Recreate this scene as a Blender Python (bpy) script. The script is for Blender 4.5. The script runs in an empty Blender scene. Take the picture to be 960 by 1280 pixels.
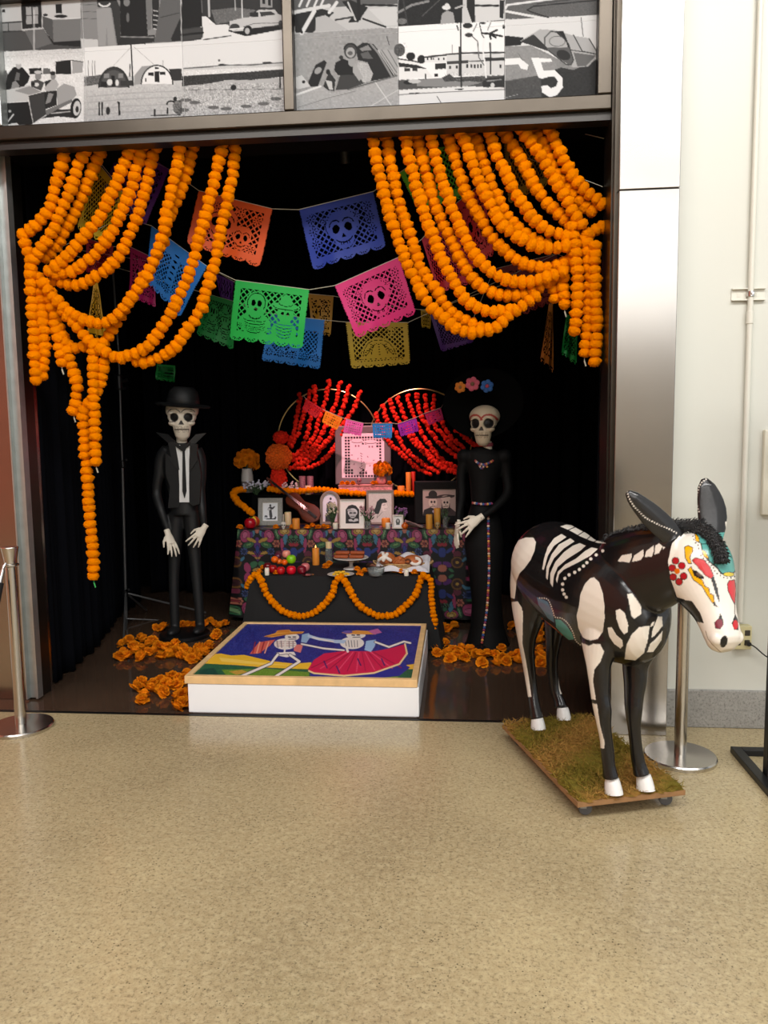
import bpy, bmesh, math, random
import numpy as np
from mathutils import Vector, Matrix

SC = bpy.context.scene
COL = SC.collection
random.seed(7)
NR = np.random.default_rng(11)

# ------------------------------------------------------------------ camera
CAM_POS = np.array([0.0, -4.034, 1.55]); FPX = 980.0
_y, _p, _r = [math.radians(a) for a in (5.46, 6.06, -0.787)]
_fw = np.array([-math.sin(_y)*math.cos(_p), math.cos(_y)*math.cos(_p), -math.sin(_p)])
_rt = np.array([math.cos(_y), math.sin(_y), 0.0]); _up = np.cross(_rt, _fw)
RT = math.cos(_r)*_rt + math.sin(_r)*_up; UP = -math.sin(_r)*_rt + math.cos(_r)*_up; FW = _fw
cd = bpy.data.cameras.new('camera'); cam = bpy.data.objects.new('camera', cd); COL.objects.link(cam)
cd.sensor_fit = 'HORIZONTAL'; cd.sensor_width = 36.0; cd.lens = FPX/960*36.0; cd.clip_start = 0.05
cam.matrix_world = Matrix(((RT[0], UP[0], -FW[0], CAM_POS[0]), (RT[1], UP[1], -FW[1], CAM_POS[1]),
                           (RT[2], UP[2], -FW[2], CAM_POS[2]), (0, 0, 0, 1)))
SC.camera = cam

# ------------------------------------------------------------------ light
SC.view_settings.view_transform = 'Standard'; SC.view_settings.look = 'None'
SC.view_settings.gamma = 1.0; SC.view_settings.use_curve_mapping = False
SC.view_settings.exposure = 0.04
W = bpy.data.worlds.new('hall_daylight'); SC.world = W; W.use_nodes = True
W.node_tree.nodes['Background'].inputs[0].default_value = (0.95, 0.98, 1.0, 1)
W.node_tree.nodes['Background'].inputs[1].default_value = 0.75

def area(name, loc, target, sx, sy, power, col=(1, 1, 1)):
    d = bpy.data.lights.new(name, 'AREA'); d.shape = 'RECTANGLE'; d.size = sx; d.size_y = sy
    d.energy = power; d.color = col
    o = bpy.data.objects.new(name, d); COL.objects.link(o); o.location = loc
    o.rotation_euler = (Vector(target)-Vector(loc)).to_track_quat('-Z', 'Y').to_euler()
    return o
area('overhead_fill', (0.4, -4.7, 6.1), (0.0, 0.4, 1.0), 9.0, 1.3, 800, (1.0, 0.985, 0.96))  # added overhead fill for the alcove, set clear of the columns' reflection
area('clerestory_far', (0.4, -8.4, 6.1), (0.0, 0.4, 1.2), 9.0, 0.45, 55, (1.0, 0.985, 0.96))
area('hall_window', (0.8, -11.8, 4.7), (-0.3, 0.0, 1.5), 11.0, 2.5, 290, (0.98, 0.99, 1.0))
area('rear_wall_fill', (0.0, -9.6, 6.1), (0.0, -10.2, 0.0), 9.0, 0.8, 260, (1.0, 0.97, 0.92))  # added fill that brightens the rear wall mirrored in the steel columns

# ------------------------------------------------------------------ pixel -> place helpers (960x1280 frame)
def ray(x, y): return FW + RT*(x-480)/FPX - UP*(y-640)/FPX
def atY(x, y, Y):
    d = ray(x, y); return CAM_POS + d*((Y-CAM_POS[1])/d[1])
def atZ(x, y, z=0.0):
    d = ray(x, y); return CAM_POS + d*((z-CAM_POS[2])/d[2])
def proj(P):
    v = np.asarray(P, float)-CAM_POS; z = v@FW
    return np.stack([480+FPX*(v@RT)/z, 640-FPX*(v@UP)/z], -1)

# ------------------------------------------------------------------ colours and materials
def lin(c):
    a = np.asarray(c, float)/255.0
    return np.where(a <= .04045, a/12.92, ((a+.055)/1.055)**2.4)
def rgba(c): return tuple(lin(c)) + (1.0,)

def M(name, col, rough=.5, metal=0.0, vary=None, bump=None, coat=0.0, spec=.5, emit=0.0, trans=0.0, sheen=0.0,
      objvar=0.0, vc=False, ior=1.45, aniso=0.0, sss=0.0):
    m = bpy.data.materials.new(name); m.use_nodes = True
    nt = m.node_tree; b = nt.nodes['Principled BSDF']; N = nt.nodes.new; Lk = nt.links.new
    b.inputs['Roughness'].default_value = rough; b.inputs['Metallic'].default_value = metal
    b.inputs['Coat Weight'].default_value = coat; b.inputs['Coat Roughness'].default_value = .12
    b.inputs['Specular IOR Level'].default_value = spec; b.inputs['IOR'].default_value = ior
    b.inputs['Transmission Weight'].default_value = trans; b.inputs['Sheen Weight'].default_value = sheen
    b.inputs['Anisotropic'].default_value = aniso
    if sss:
        b.inputs['Subsurface Weight'].default_value = sss; b.inputs['Subsurface Scale'].default_value = .02
    tc = N('ShaderNodeTexCoord'); src = None
    if vc:
        at = N('ShaderNodeAttribute'); at.attribute_name = 'Col'; src = at.outputs['Color']
    else:
        rg = N('ShaderNodeRGB'); rg.outputs[0].default_value = rgba(col); src = rg.outputs[0]
    if vary:                                    # (scale, amount) of mottling
        nz = N('ShaderNodeTexNoise'); nz.inputs['Scale'].default_value = vary[0]; nz.inputs['Detail'].default_value = 4
        Lk(tc.outputs['Object'], nz.inputs['Vector'])
        mr = N('ShaderNodeMapRange'); mr.inputs['From Min'].default_value = .25; mr.inputs['From Max'].default_value = .75
        mr.inputs['To Min'].default_value = 1-vary[1]; mr.inputs['To Max'].default_value = 1+vary[1]
        Lk(nz.outputs['Fac'], mr.inputs['Value'])
        mx = N('ShaderNodeVectorMath'); mx.operation = 'SCALE'; Lk(src, mx.inputs[0]); Lk(mr.outputs[0], mx.inputs['Scale'])
        src = mx.outputs[0]
    if objvar:
        oi = N('ShaderNodeObjectInfo'); mr2 = N('ShaderNodeMapRange')
        mr2.inputs['To Min'].default_value = 1-objvar; mr2.inputs['To Max'].default_value = 1+objvar
        Lk(oi.outputs['Random'], mr2.inputs['Value'])
        mx2 = N('ShaderNodeVectorMath'); mx2.operation = 'SCALE'; Lk(src, mx2.inputs[0]); Lk(mr2.outputs[0], mx2.inputs['Scale'])
        src = mx2.outputs[0]
    Lk(src, b.inputs['Base Color'])
    if emit:
        Lk(src, b.inputs['Emission Color']); b.inputs['Emission Strength'].default_value = emit
    if bump:
        nb = N('ShaderNodeTexNoise'); nb.inputs['Scale'].default_value = bump[0]; nb.inputs['Detail'].default_value = 5
        Lk(tc.outputs['Object'], nb.inputs['Vector'])
        bp = N('ShaderNodeBump'); bp.inputs['Strength'].default_value = bump[1]; bp.inputs['Distance'].default_value = .01
        Lk(nb.outputs['Fac'], bp.inputs['Height']); Lk(bp.outputs['Normal'], b.inputs['Normal'])
    return m

# ------------------------------------------------------------------ mesh builder
def frames(pts, up=None):
    pts = np.asarray(pts, float); n = len(pts); T = np.zeros_like(pts)
    T[1:-1] = pts[2:]-pts[:-2]; T[0] = pts[1]-pts[0]; T[-1] = pts[-1]-pts[-2]
    T /= np.linalg.norm(T, axis=1)[:, None]+1e-12
    if up is None: up = np.array([0, 0, 1.0]) if abs(T[0][2]) < .9 else np.array([1.0, 0, 0])
    up = np.asarray(up, float); A = []; B = []
    a = np.cross(up, T[0]); a /= np.linalg.norm(a)+1e-12
    for i in range(n):
        a = a-T[i]*(a@T[i]); a /= np.linalg.norm(a)+1e-12
        A.append(a); B.append(np.cross(T[i], a))
    return T, np.array(A), np.array(B)

class MB:
    def __init__(s): s.v = []; s.f = []; s.c = []; s.cur = (1, 1, 1)
    def col(s, c): s.cur = tuple(lin(c)); return s
    def add(s, vs, fs):
        b = len(s.v); vs = [tuple(map(float, p)) for p in vs]
        s.v += vs; s.f += [tuple(i+b for i in f) for f in fs]; s.c += [s.cur]*len(vs); return s
    def box(s, x0, x1, y0, y1, z0, z1):
        v = [(x, y, z) for z in (z0, z1) for y in (y0, y1) for x in (x0, x1)]
        return s.add(v, [(0, 2, 3, 1), (4, 5, 7, 6), (0, 1, 5, 4), (2, 6, 7, 3), (0, 4, 6, 2), (1, 3, 7, 5)])
    def bbox(s, x0, x1, y0, y1, z0, z1, b=.004):            # bevelled box: chamfered edges
        bm = bmesh.new(); bmesh.ops.create_cube(bm, size=1.0)
        for v in bm.verts: v.co = Vector(((x0+x1)/2+v.co.x*(x1-x0), (y0+y1)/2+v.co.y*(y1-y0), (z0+z1)/2+v.co.z*(z1-z0)))
        bmesh.ops.bevel(bm, geom=list(bm.edges), offset=b, segments=2, affect='EDGES', profile=.5)
        bm.verts.index_update()
        s.add([v.co[:] for v in bm.verts], [[v.index for v in f.verts] for f in bm.faces]); bm.free(); return s
    def obox(s, c, ax, ay, az):
        c, ax, ay, az = [np.asarray(q, float) for q in (c, ax, ay, az)]
        v = [c+i*ax+j*ay+k*az for k in (-1, 1) for j in (-1, 1) for i in (-1, 1)]
        return s.add(v, [(0, 2, 3, 1), (4, 5, 7, 6), (0, 1, 5, 4), (2, 6, 7, 3), (0, 4, 6, 2), (1, 3, 7, 5)])
    def rings(s, R, caps=True):
        n = len(R[0]); v = [p for r in R for p in r]; f = []
        for i in range(len(R)-1):
            for j in range(n):
                k = (j+1) % n; f.append((i*n+j, i*n+k, (i+1)*n+k, (i+1)*n+j))
        if caps: f.append(tuple(range(n-1, -1, -1))); f.append(tuple((len(R)-1)*n+j for j in range(n)))
        return s.add(v, f)
    def lathe(s, prof, o=(0, 0, 0), n=24, axis=(0, 0, 1), caps=True):
        o = np.asarray(o, float); ax = np.asarray(axis, float); ax /= np.linalg.norm(ax)
        a = np.cross(ax, [0, 1.0, 0] if abs(ax[1]) < .9 else [1.0, 0, 0]); a /= np.linalg.norm(a); b = np.cross(ax, a)
        t = np.arange(n)*2*math.pi/n
        return s.rings([[o+ax*z+r*(a*math.cos(q)+b*math.sin(q)) for q in t] for r, z in prof], caps)
    def tube(s, pts, rad, n=8, up=None, caps=True):
        pts = np.asarray(pts, float)
        if not hasattr(rad, '__len__'): rad = [rad]*len(pts)
        T, A, B = frames(pts, up); t = np.arange(n)*2*math.pi/n; R = []
        for i in range(len(pts)):
            r = rad[i]; ra, rb = r if hasattr(r, '__len__') else (r, r)
            R.append([pts[i]+A[i]*ra*math.cos(q)+B[i]*rb*math.sin(q) for q in t])
        return s.rings(R, caps)
    def ell(s, c, r, nu=14, nv=9, Mx=None):
        c = np.asarray(c, float); r = (r, r, r) if not hasattr(r, '__len__') else r
        R = []
        for i in range(nv+1):
            th = math.pi*(i+.001)/(nv+.002)
            ring = []
            for j in range(nu):
                ph = 2*math.pi*j/nu
                p = np.array([r[0]*math.sin(th)*math.cos(ph), r[1]*math.sin(th)*math.sin(ph), -r[2]*math.cos(th)])
                if Mx is not None: p = Mx@p
                ring.append(c+p)
            R.append(ring)
        return s.rings(R)
    def prism(s, poly, o, ux, uy, depth):                    # flat outline given thickness
        o, ux, uy = [np.asarray(q, float) for q in (o, ux, uy)]; nrm = np.cross(ux, uy); nrm = nrm/np.linalg.norm(nrm)*depth
        a = [o+ux*p[0]+uy*p[1] for p in poly]; return s.rings([a, [p+nrm for p in a]])
    def build(s, name, mat, parent=None, smooth=True, vc=False, org=None, sharp=None):
        me = bpy.data.meshes.new(name); v = np.array(s.v)
        if org is None and parent is not None: org = np.array(parent_loc(parent))
        if org is not None: v = v-np.asarray(org)
        me.from_pydata(v.tolist(), [], s.f); me.validate(); fin(me, mat, smooth, s.c if vc else None, sharp)
        o = bpy.data.objects.new(name, me); COL.objects.link(o)
        if parent is not None: o.parent = parent
        elif org is not None: o.location = org
        return o

def parent_loc(p):
    l = np.array(p.location)
    while p.parent: p = p.parent; l = l+np.array(p.location)
    return l
def fin(me, mat, smooth=True, cols=None, sharp=None):
    me.materials.append(mat)
    bm = bmesh.new(); bm.from_mesh(me); bmesh.ops.recalc_face_normals(bm, faces=bm.faces)
    if smooth:
        ang = math.radians(sharp or 40)
        for f in bm.faces: f.smooth = True
        for e in bm.edges:
            if len(e.link_faces) == 2 and e.calc_face_angle(0) > ang: e.smooth = False
    bm.to_mesh(me); bm.free()
    if cols is not None: setcol(me, np.array(cols))
def setcol(me, cols):
    a = me.color_attributes.new('Col', 'FLOAT_COLOR', 'POINT')
    c = np.ones((len(me.vertices), 4), np.float32); c[:, :3] = cols; a.data.foreach_set('color', c.ravel())

def thing(name, label, cat, loc=(0, 0, 0), group=None, rz=0.0):
    o = bpy.data.objects.new(name, None); COL.objects.link(o); o.location = tuple(float(q) for q in loc); o.rotation_euler = (0, 0, rz)
    o.empty_display_size = .05
    return tag(o, label, cat, group)
def tag(o, label, cat, group=None, kind=None):
    o['label'] = label; o['category'] = cat
    if group: o['group'] = group
    if kind: o['kind'] = kind
    return o
def struct(o, label=None):
    o['kind'] = 'structure'
    if label: o['label'] = label; o['category'] = o.name.split('_')[0]
    return o
def dup(root, loc, rz=None, label=None, group=None, mats=None):
    def cp(o, par):
        c = o.copy(); COL.objects.link(c); c.parent = par
        if mats and o.data and o.data.materials and o.data.materials[0].name in mats:
            c.data = o.data.copy(); c.data.materials[0] = mats[o.data.materials[0].name]
        for ch in list(o.children): cp(ch, c)
        return c
    r = cp(root, None); r.location = loc
    if rz is not None: r.rotation_euler = (0, 0, rz)
    if label: r['label'] = label
    if group: r['group'] = group
    return r

def remesh(mb, voxel, smooth=2, factor=.5):
    me = bpy.data.meshes.new('tmp'); me.from_pydata(mb.v, [], mb.f); me.validate()
    bm = bmesh.new(); bm.from_mesh(me); bmesh.ops.recalc_face_normals(bm, faces=bm.faces); bm.to_mesh(me); bm.free()
    o = bpy.data.objects.new('tmp', me); COL.objects.link(o)
    r = o.modifiers.new('r', 'REMESH'); r.mode = 'VOXEL'; r.voxel_size = voxel
    if smooth:
        sm = o.modifiers.new('s', 'SMOOTH'); sm.iterations = smooth; sm.factor = factor
    dg = bpy.context.evaluated_depsgraph_get(); dg.update()
    out = bpy.data.meshes.new_from_object(o.evaluated_get(dg)); bpy.data.objects.remove(o)
    n = len(out.vertices); v = np.empty(n*3); out.vertices.foreach_get('co', v); v = v.reshape(-1, 3)
    nn = np.empty(n*3); out.vertices.foreach_get('normal', nn); nn = nn.reshape(-1, 3)
    return out, v, nn
def put(me, v, name, mat, parent=None, cols=None, org=None):
    """turn a remeshed surface with world-space vertices into a smooth object"""
    if org is None: org = parent_loc(parent) if parent is not None else np.zeros(3)
    me.vertices.foreach_set('co', (v-org).ravel().astype(np.float32)); me.name = name
    me.materials.clear(); me.materials.append(mat)
    me.polygons.foreach_set('use_smooth', np.ones(len(me.polygons), bool))
    if cols is not None: setcol(me, cols)
    me.update(); o = bpy.data.objects.new(name, me); COL.objects.link(o)
    if parent is not None: o.parent = parent
    else: o.location = org
    return o

# ------------------------------------------------------------------ flat print: colours drawn into an array, carried by a fine grid
class Cv:
    """drawing board in its own units: (x0,y0)-(x1,y1), y downwards"""
    def __init__(s, x0, y0, x1, y1, res, bg=(255, 255, 255)):
        s.x0, s.y0, s.k = x0, y0, res; s.w = max(2, int((x1-x0)*res)); s.h = max(2, int((y1-y0)*res))
        s.a = np.empty((s.h, s.w, 3)); s.a[:] = bg
    def win(s, xa, ya, xb, yb):
        i0 = max(0, int((xa-s.x0)*s.k)-1); i1 = min(s.w, int((xb-s.x0)*s.k)+2)
        j0 = max(0, int((ya-s.y0)*s.k)-1); j1 = min(s.h, int((yb-s.y0)*s.k)+2)
        if i1 <= i0 or j1 <= j0: return None
        X, Y = np.meshgrid((np.arange(i0, i1)+.5)/s.k+s.x0, (np.arange(j0, j1)+.5)/s.k+s.y0)
        return slice(j0, j1), slice(i0, i1), X, Y
    def mix(s, jj, ii, m, col, al=1.0):
        m = (np.clip(m, 0, 1)*al)[..., None]; s.a[jj, ii] = s.a[jj, ii]*(1-m)+np.asarray(col, float)*m
    def poly(s, pts, col, al=1.0):
        p = np.asarray(pts, float); w = s.win(p[:, 0].min(), p[:, 1].min(), p[:, 0].max(), p[:, 1].max())
        if w is None: return s
        jj, ii, X, Y = w; ins = np.zeros(X.shape, bool); n = len(p)
        for a in range(n):
            x1, y1 = p[a]; x2, y2 = p[(a+1) % n]
            if y1 == y2: continue
            ins ^= ((y1 > Y) != (y2 > Y)) & (X < (x2-x1)*(Y-y1)/(y2-y1)+x1)
        s.mix(jj, ii, ins.astype(float), col, al); return s
    def rect(s, x0, y0, x1, y1, col, al=1.0): return s.poly([(x0, y0), (x1, y0), (x1, y1), (x0, y1)], col, al)
    def ell(s, cx, cy, rx, ry, col, rot=0.0, al=1.0):
        r = max(rx, ry); w = s.win(cx-r, cy-r, cx+r, cy+r)
        if w is None: return s
        jj, ii, X, Y = w; c, q = math.cos(rot), math.sin(rot); dx, dy = X-cx, Y-cy
        d = np.sqrt(((dx*c+dy*q)/rx)**2+((dy*c-dx*q)/ry)**2)
        s.mix(jj, ii, (1-d)*min(rx, ry)*s.k+.5, col, al); return s
    def line(s, pts, wd, col, al=1.0):
        for (x1, y1), (x2, y2) in zip(pts[:-1], pts[1:]):
            w = s.win(min(x1, x2)-wd, min(y1, y2)-wd, max(x1, x2)+wd, max(y1, y2)+wd)
            if w is None: continue
            jj, ii, X, Y = w; L2 = (x2-x1)**2+(y2-y1)**2+1e-9
            t = np.clip(((X-x1)*(x2-x1)+(Y-y1)*(y2-y1))/L2, 0, 1)
            d = np.hypot(X-x1-t*(x2-x1), Y-y1-t*(y2-y1)); s.mix(jj, ii, (wd/2-d)*s.k+.5, col, al)
        return s
    def arc(s, cx, cy, rx, ry, a0, a1, wd, col, al=1.0, n=14):
        return s.line([(cx+rx*math.cos(math.radians(a0+(a1-a0)*i/n)), cy+ry*math.sin(math.radians(a0+(a1-a0)*i/n))) for i in range(n+1)], wd, col, al)
    def noise(s, amp, cell=1, box=None, rng=NR):
        x0, y0, x1, y1 = box or (s.x0, s.y0, s.x0+s.w/s.k, s.y0+s.h/s.k); w = s.win(x0, y0, x1, y1)
        jj, ii, X, Y = w; hh, ww = X.shape; g = rng.normal(0, amp, (hh//cell+2, ww//cell+2))
        g = np.kron(g, np.ones((cell, cell)))[:hh, :ww]; s.a[jj, ii] = np.clip(s.a[jj, ii]+g[..., None], 0, 255); return s
    def vgrad(s, box, c0, c1):
        w = s.win(*box); jj, ii, X, Y = w; t = np.clip((Y-box[1])/(box[3]-box[1]), 0, 1)[..., None]
        s.a[jj, ii] = np.asarray(c0, float)*(1-t)+np.asarray(c1, float)*t; return s
    def at(s, x, y):
        fx = np.clip((np.asarray(x)-s.x0)*s.k-.5, 0, s.w-1.001); fy = np.clip((np.asarray(y)-s.y0)*s.k-.5, 0, s.h-1.001)
        i = fx.astype(int); j = fy.astype(int); u = (fx-i)[..., None]; v = (fy-j)[..., None]; a = s.a
        return (a[j, i]*(1-u)+a[j, i+1]*u)*(1-v)+(a[j+1, i]*(1-u)+a[j+1, i+1]*u)*v

def grid_mesh(name, P, mat, cols=None, parent=None, keep=None, back=0.0, org=None, smooth=True, edge=(240, 240, 240)):
    """P: (ny+1, nx+1, 3) points, row 0 on top. keep: (ny,nx) mask of faces. back: thickness behind"""
    ny, nx = P.shape[0]-1, P.shape[1]-1; idx = np.arange((ny+1)*(nx+1)).reshape(ny+1, nx+1)
    F = np.stack([idx[:-1, :-1], idx[1:, :-1], idx[1:, 1:], idx[:-1, 1:]], -1)
    F = F.reshape(-1, 4) if keep is None else F[keep]
    V = P.reshape(-1, 3); Cc = None if cols is None else lin(cols.reshape(-1, 3))
    if keep is not None:
        used = np.unique(F); rm = -np.ones(len(V), int); rm[used] = np.arange(len(used)); F = rm[F]; V = V[used]
        if Cc is not None: Cc = Cc[used]
    V = V.tolist(); F = F.tolist()
    if back:
        a, b, c, d = [np.array(P[j, i]) for j, i in ((0, 0), (0, -1), (-1, -1), (-1, 0))]
        n = np.cross(b-a, d-a); n = -n/np.linalg.norm(n)*back; k = len(V)
        n = -n if back < 0 else n
        V += [list(q) for q in (a, b, c, d, a-n, b-n, c-n, d-n)]
        F += [[k, k+1, k+5, k+4], [k+1, k+2, k+6, k+5], [k+2, k+3, k+7, k+6], [k+3, k, k+4, k+7], [k+4, k+5, k+6, k+7]]
        if Cc is not None: Cc = np.vstack([Cc, np.tile(lin(edge), (8, 1))])
    if org is None: org = parent_loc(parent) if parent is not None else np.zeros(3)
    me = bpy.data.meshes.new(name); me.from_pydata((np.array(V)-org).tolist(), [], F)
    me.materials.append(mat)
    if smooth and not back: me.polygons.foreach_set('use_smooth', np.ones(len(me.polygons), bool))
    if Cc is not None: setcol(me, Cc)
    me.update(); o = bpy.data.objects.new(name, me); COL.objects.link(o)
    if parent is not None: o.parent = parent
    else: o.location = org
    return o
def quad(a, b, c, d, nx, ny):
    """bilinear grid: a top-left, b top-right, c bottom-right, d bottom-left"""
    a, b, c, d = [np.asarray(q, float) for q in (a, b, c, d)]
    u = np.linspace(0, 1, nx+1)[None, :, None]; v = np.linspace(0, 1, ny+1)[:, None, None]
    return (a*(1-u)+b*u)*(1-v)+(d*(1-u)+c*u)*v
def uvgrid(nx, ny):
    return np.meshgrid(np.linspace(0, 1, nx+1), np.linspace(0, 1, ny+1))
def spline(pts, step):
    """Catmull-Rom through the points, resampled at even distance"""
    p = np.asarray(pts, float); q = np.vstack([2*p[0]-p[1], p, 2*p[-1]-p[-2]]); out = []
    for i in range(len(p)-1):
        a, b, c, d = q[i:i+4]
        for t in np.linspace(0, 1, 24, endpoint=False):
            out.append(.5*((2*b)+(c-a)*t+(2*a-5*b+4*c-d)*t*t+(3*b-a-3*c+d)*t**3))
    out.append(p[-1]); out = np.array(out); L = np.concatenate([[0], np.cumsum(np.linalg.norm(np.diff(out, axis=0), axis=1))])
    n = max(1, int(round(L[-1]/step))); s = np.linspace(0, L[-1], n+1)
    return np.stack([np.interp(s, L, out[:, k]) for k in range(3)], -1)
# ------------------------------------------------------------------ shared materials
VC = M('print', (255, 255, 255), .55, vc=True)
VCG = M('satin_print', (255, 255, 255), .6, vc=True, spec=.25)
BLACKM = M('black_paint', (14, 14, 15), .4)
STEEL = M('brushed_steel', (164, 160, 155), .2, 1.0, vary=(3, .05))
ALU = M('galvanised_channel', (176, 180, 178), .42, .85, vary=(14, .12))
CHROME = M('satin_chrome', (205, 202, 198), .2, 1.0)
FRAME = M('anodised_frame', (72, 66, 59), .3, .9, vary=(6, .1))
DARKM = M('dark_metal', (30, 29, 28), .45, .6)
CURT = M('black_drape', (13, 14, 18), 1.0, bump=(90, .1), spec=.02)

def concrete(name, base, dark, light, rough, sp):
    m = bpy.data.materials.new(name); m.use_nodes = True; nt = m.node_tree; N = nt.nodes.new; Lk = nt.links.new
    b = nt.nodes['Principled BSDF']; tc = N('ShaderNodeTexCoord')
    def noise(sc, det, ro=.5):
        n = N('ShaderNodeTexNoise'); n.inputs['Scale'].default_value = sc; n.inputs['Detail'].default_value = det
        n.inputs['Roughness'].default_value = ro; Lk(tc.outputs['Object'], n.inputs['Vector']); return n
    def ramp(src, a, ca, bb, cb):
        r = N('ShaderNodeValToRGB'); e = r.color_ramp.elements
        e[0].position = a; e[0].color = ca; e[1].position = bb; e[1].color = cb; Lk(src, r.inputs[0]); return r
    def mix(fac, a, bcol):
        x = N('ShaderNodeMix'); x.data_type = 'RGBA'; Lk(fac, x.inputs[0])
        for s, q in ((x.inputs[6], a), (x.inputs[7], bcol)):
            if isinstance(q, tuple): s.default_value = q
            else: Lk(q, s)
        return x.outputs[2]
    W1 = (1, 1, 1, 1); K = (0, 0, 0, 1)
    big = ramp(noise(1.1, 4).outputs['Fac'], .3, rgba(dark), .7, rgba(base))
    med = mix(ramp(noise(34, 6, .75).outputs['Fac'], .42, K, .66, (.5, .5, .5, 1)).outputs[0], big.outputs[0], rgba(light))
    fine = mix(ramp(noise(78, 7, .82).outputs['Fac'], .5, K, .64, (.74, .74, .74, 1)).outputs[0], med, rgba(tuple(q*.55 for q in dark)))
    v = N('ShaderNodeTexVoronoi'); v.inputs['Scale'].default_value = 60; Lk(tc.outputs['Object'], v.inputs['Vector'])
    spk = ramp(v.outputs['Distance'], .10, (sp, sp, sp, 1), .2, K)
    gate = ramp(noise(6, 2).outputs['Fac'], .45, K, .6, W1)
    mu = N('ShaderNodeMath'); mu.operation = 'MULTIPLY'; Lk(spk.outputs[0], mu.inputs[0]); Lk(gate.outputs[0], mu.inputs[1])
    c = mix(mu.outputs[0], fine, rgba(tuple(q*.32 for q in dark)))
    Lk(c, b.inputs['Base Color'])
    rr = N('ShaderNodeMapRange'); rr.inputs['To Min'].default_value = rough*.7; rr.inputs['To Max'].default_value = rough*1.35
    Lk(noise(3.5, 5).outputs['Fac'], rr.inputs['Value']); Lk(rr.outputs[0], b.inputs['Roughness'])
    bp = N('ShaderNodeBump'); bp.inputs['Strength'].default_value = .04; bp.inputs['Distance'].default_value = .004
    Lk(noise(60, 3).outputs['Fac'], bp.inputs['Height']); Lk(bp.outputs['Normal'], b.inputs['Normal'])
    return m
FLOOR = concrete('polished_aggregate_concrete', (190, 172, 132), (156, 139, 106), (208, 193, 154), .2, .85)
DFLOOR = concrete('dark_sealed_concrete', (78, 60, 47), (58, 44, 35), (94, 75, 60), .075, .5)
KERB = concrete('bare_grey_concrete', (150, 148, 142), (126, 124, 118), (170, 168, 162), .6, .06)
WHITE = M('white_wall_paint', (206, 206, 196), .38, vary=(1.2, .02), bump=(220, .03))

# ------------------------------------------------------------------ the setting
XL, XR, ZH = -2.27, .735, 3.01                     # opening
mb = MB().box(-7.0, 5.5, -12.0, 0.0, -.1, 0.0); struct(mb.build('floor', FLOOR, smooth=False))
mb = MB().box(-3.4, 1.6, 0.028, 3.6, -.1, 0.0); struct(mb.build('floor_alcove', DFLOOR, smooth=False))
mb = MB().box(-2.6, .76, 0.0, 0.028, -.1, 0.002); struct(mb.build('trim_1', M('black_threshold', (12, 12, 12), .5), smooth=False))
# alcove shell (black painted)
SHELL = M('black_wall_paint', (7, 7, 8), .9, spec=.1)
struct(MB().box(-3.5, 1.7, 3.5, 3.6, 0, 3.7).build('wall_back', SHELL, smooth=False))
struct(MB().box(-3.5, -3.4, .5, 3.6, 0, 3.7).build('wall_left', SHELL, smooth=False))
struct(MB().box(1.6, 1.7, .3, 3.6, 0, 3.7).build('wall_right', SHELL, smooth=False))
struct(MB().box(-3.5, 1.7, .1, 3.6, 3.7, 3.8).build('ceiling', SHELL, smooth=False))
# white hall wall and its concrete kerb
struct(MB().box(1.02, 5.5, 0.0, .3, .2, 4.6).build('wall_front', WHITE, smooth=False))
struct(MB().bbox(1.04, 5.5, -.012, .3, 0.0, .2, .006).build('baseboard_front', KERB, smooth=False))
# the hall behind the camera: ceiling, rear wall and a terracotta side wall (seen only as reflections)
struct(MB().box(-7.0, 5.5, -12.0, 0.0, 6.2, 6.3).build('ceiling_hall', M('hall_ceiling_paint', (96, 88, 84), .8), smooth=False))
struct(MB().box(-7.0, 5.5, -12.1, -12.0, 0.0, 6.3).build('wall_rear', M('hall_wall_paint', (222, 212, 196), .7), smooth=False))
struct(MB().box(-7.1, -7.0, -12.0, 0.2, 0.0, 6.3).build('wall_hall_side', M('terracotta_wall', (214, 124, 96), .7), smooth=False))
struct(MB().box(-7.0, -3.0, 0.2, .5, 0.0, 4.6).build('wall_front_left', WHITE, smooth=False))
# steel-clad columns: two sheets each with an open seam
def column(n, x0, x1, yf=-.13, yb=.3):
    r = bpy.data.objects.new('wall_column_'+n, None); COL.objects.link(r); r.location = ((x0+x1)/2, 0, 0); struct(r)
    MB().box(x0+.004, x1-.004, yf+.006, yb, 0.0, 4.6).build('core', DARKM, r, smooth=False)
    for a, b in ((0.0, 2.646), (2.650, 4.6)): MB().bbox(x0, x1, yf, yb, a, b, .003).build('steel_sheet', STEEL, r, smooth=False)
    return r
column('right', .756, 1.033); column('left', -3.0, -2.507, .2, .5)
# door track channels beside the opening
r = bpy.data.objects.new('trim_2', None); COL.objects.link(r); r.location = (-2.48, .2, 0); struct(r)
MB().box(-2.507, -2.499, .17, .24, .012, 3.3).box(-2.507, -2.442, .205, .24, .012, 3.3).box(-2.456, -2.442, .185, .205, .012, 3.3).build('guide_channel', ALU, r, smooth=False)
MB().box(-2.507, -2.462, .24, .37, 0.0, 3.3).build('jamb', FRAME, r, smooth=False)
r = bpy.data.objects.new('trim_3', None); COL.objects.link(r); r.location = (.74, 0, 0); struct(r)
MB().box(.735, .756, -.04, .16, 0.0, 4.6).build('jamb', FRAME, r, smooth=False)
MB().box(.742, .756, -.085, -.045, 0.0, 4.6).build('guide_channel', FRAME, r, smooth=False)
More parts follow.
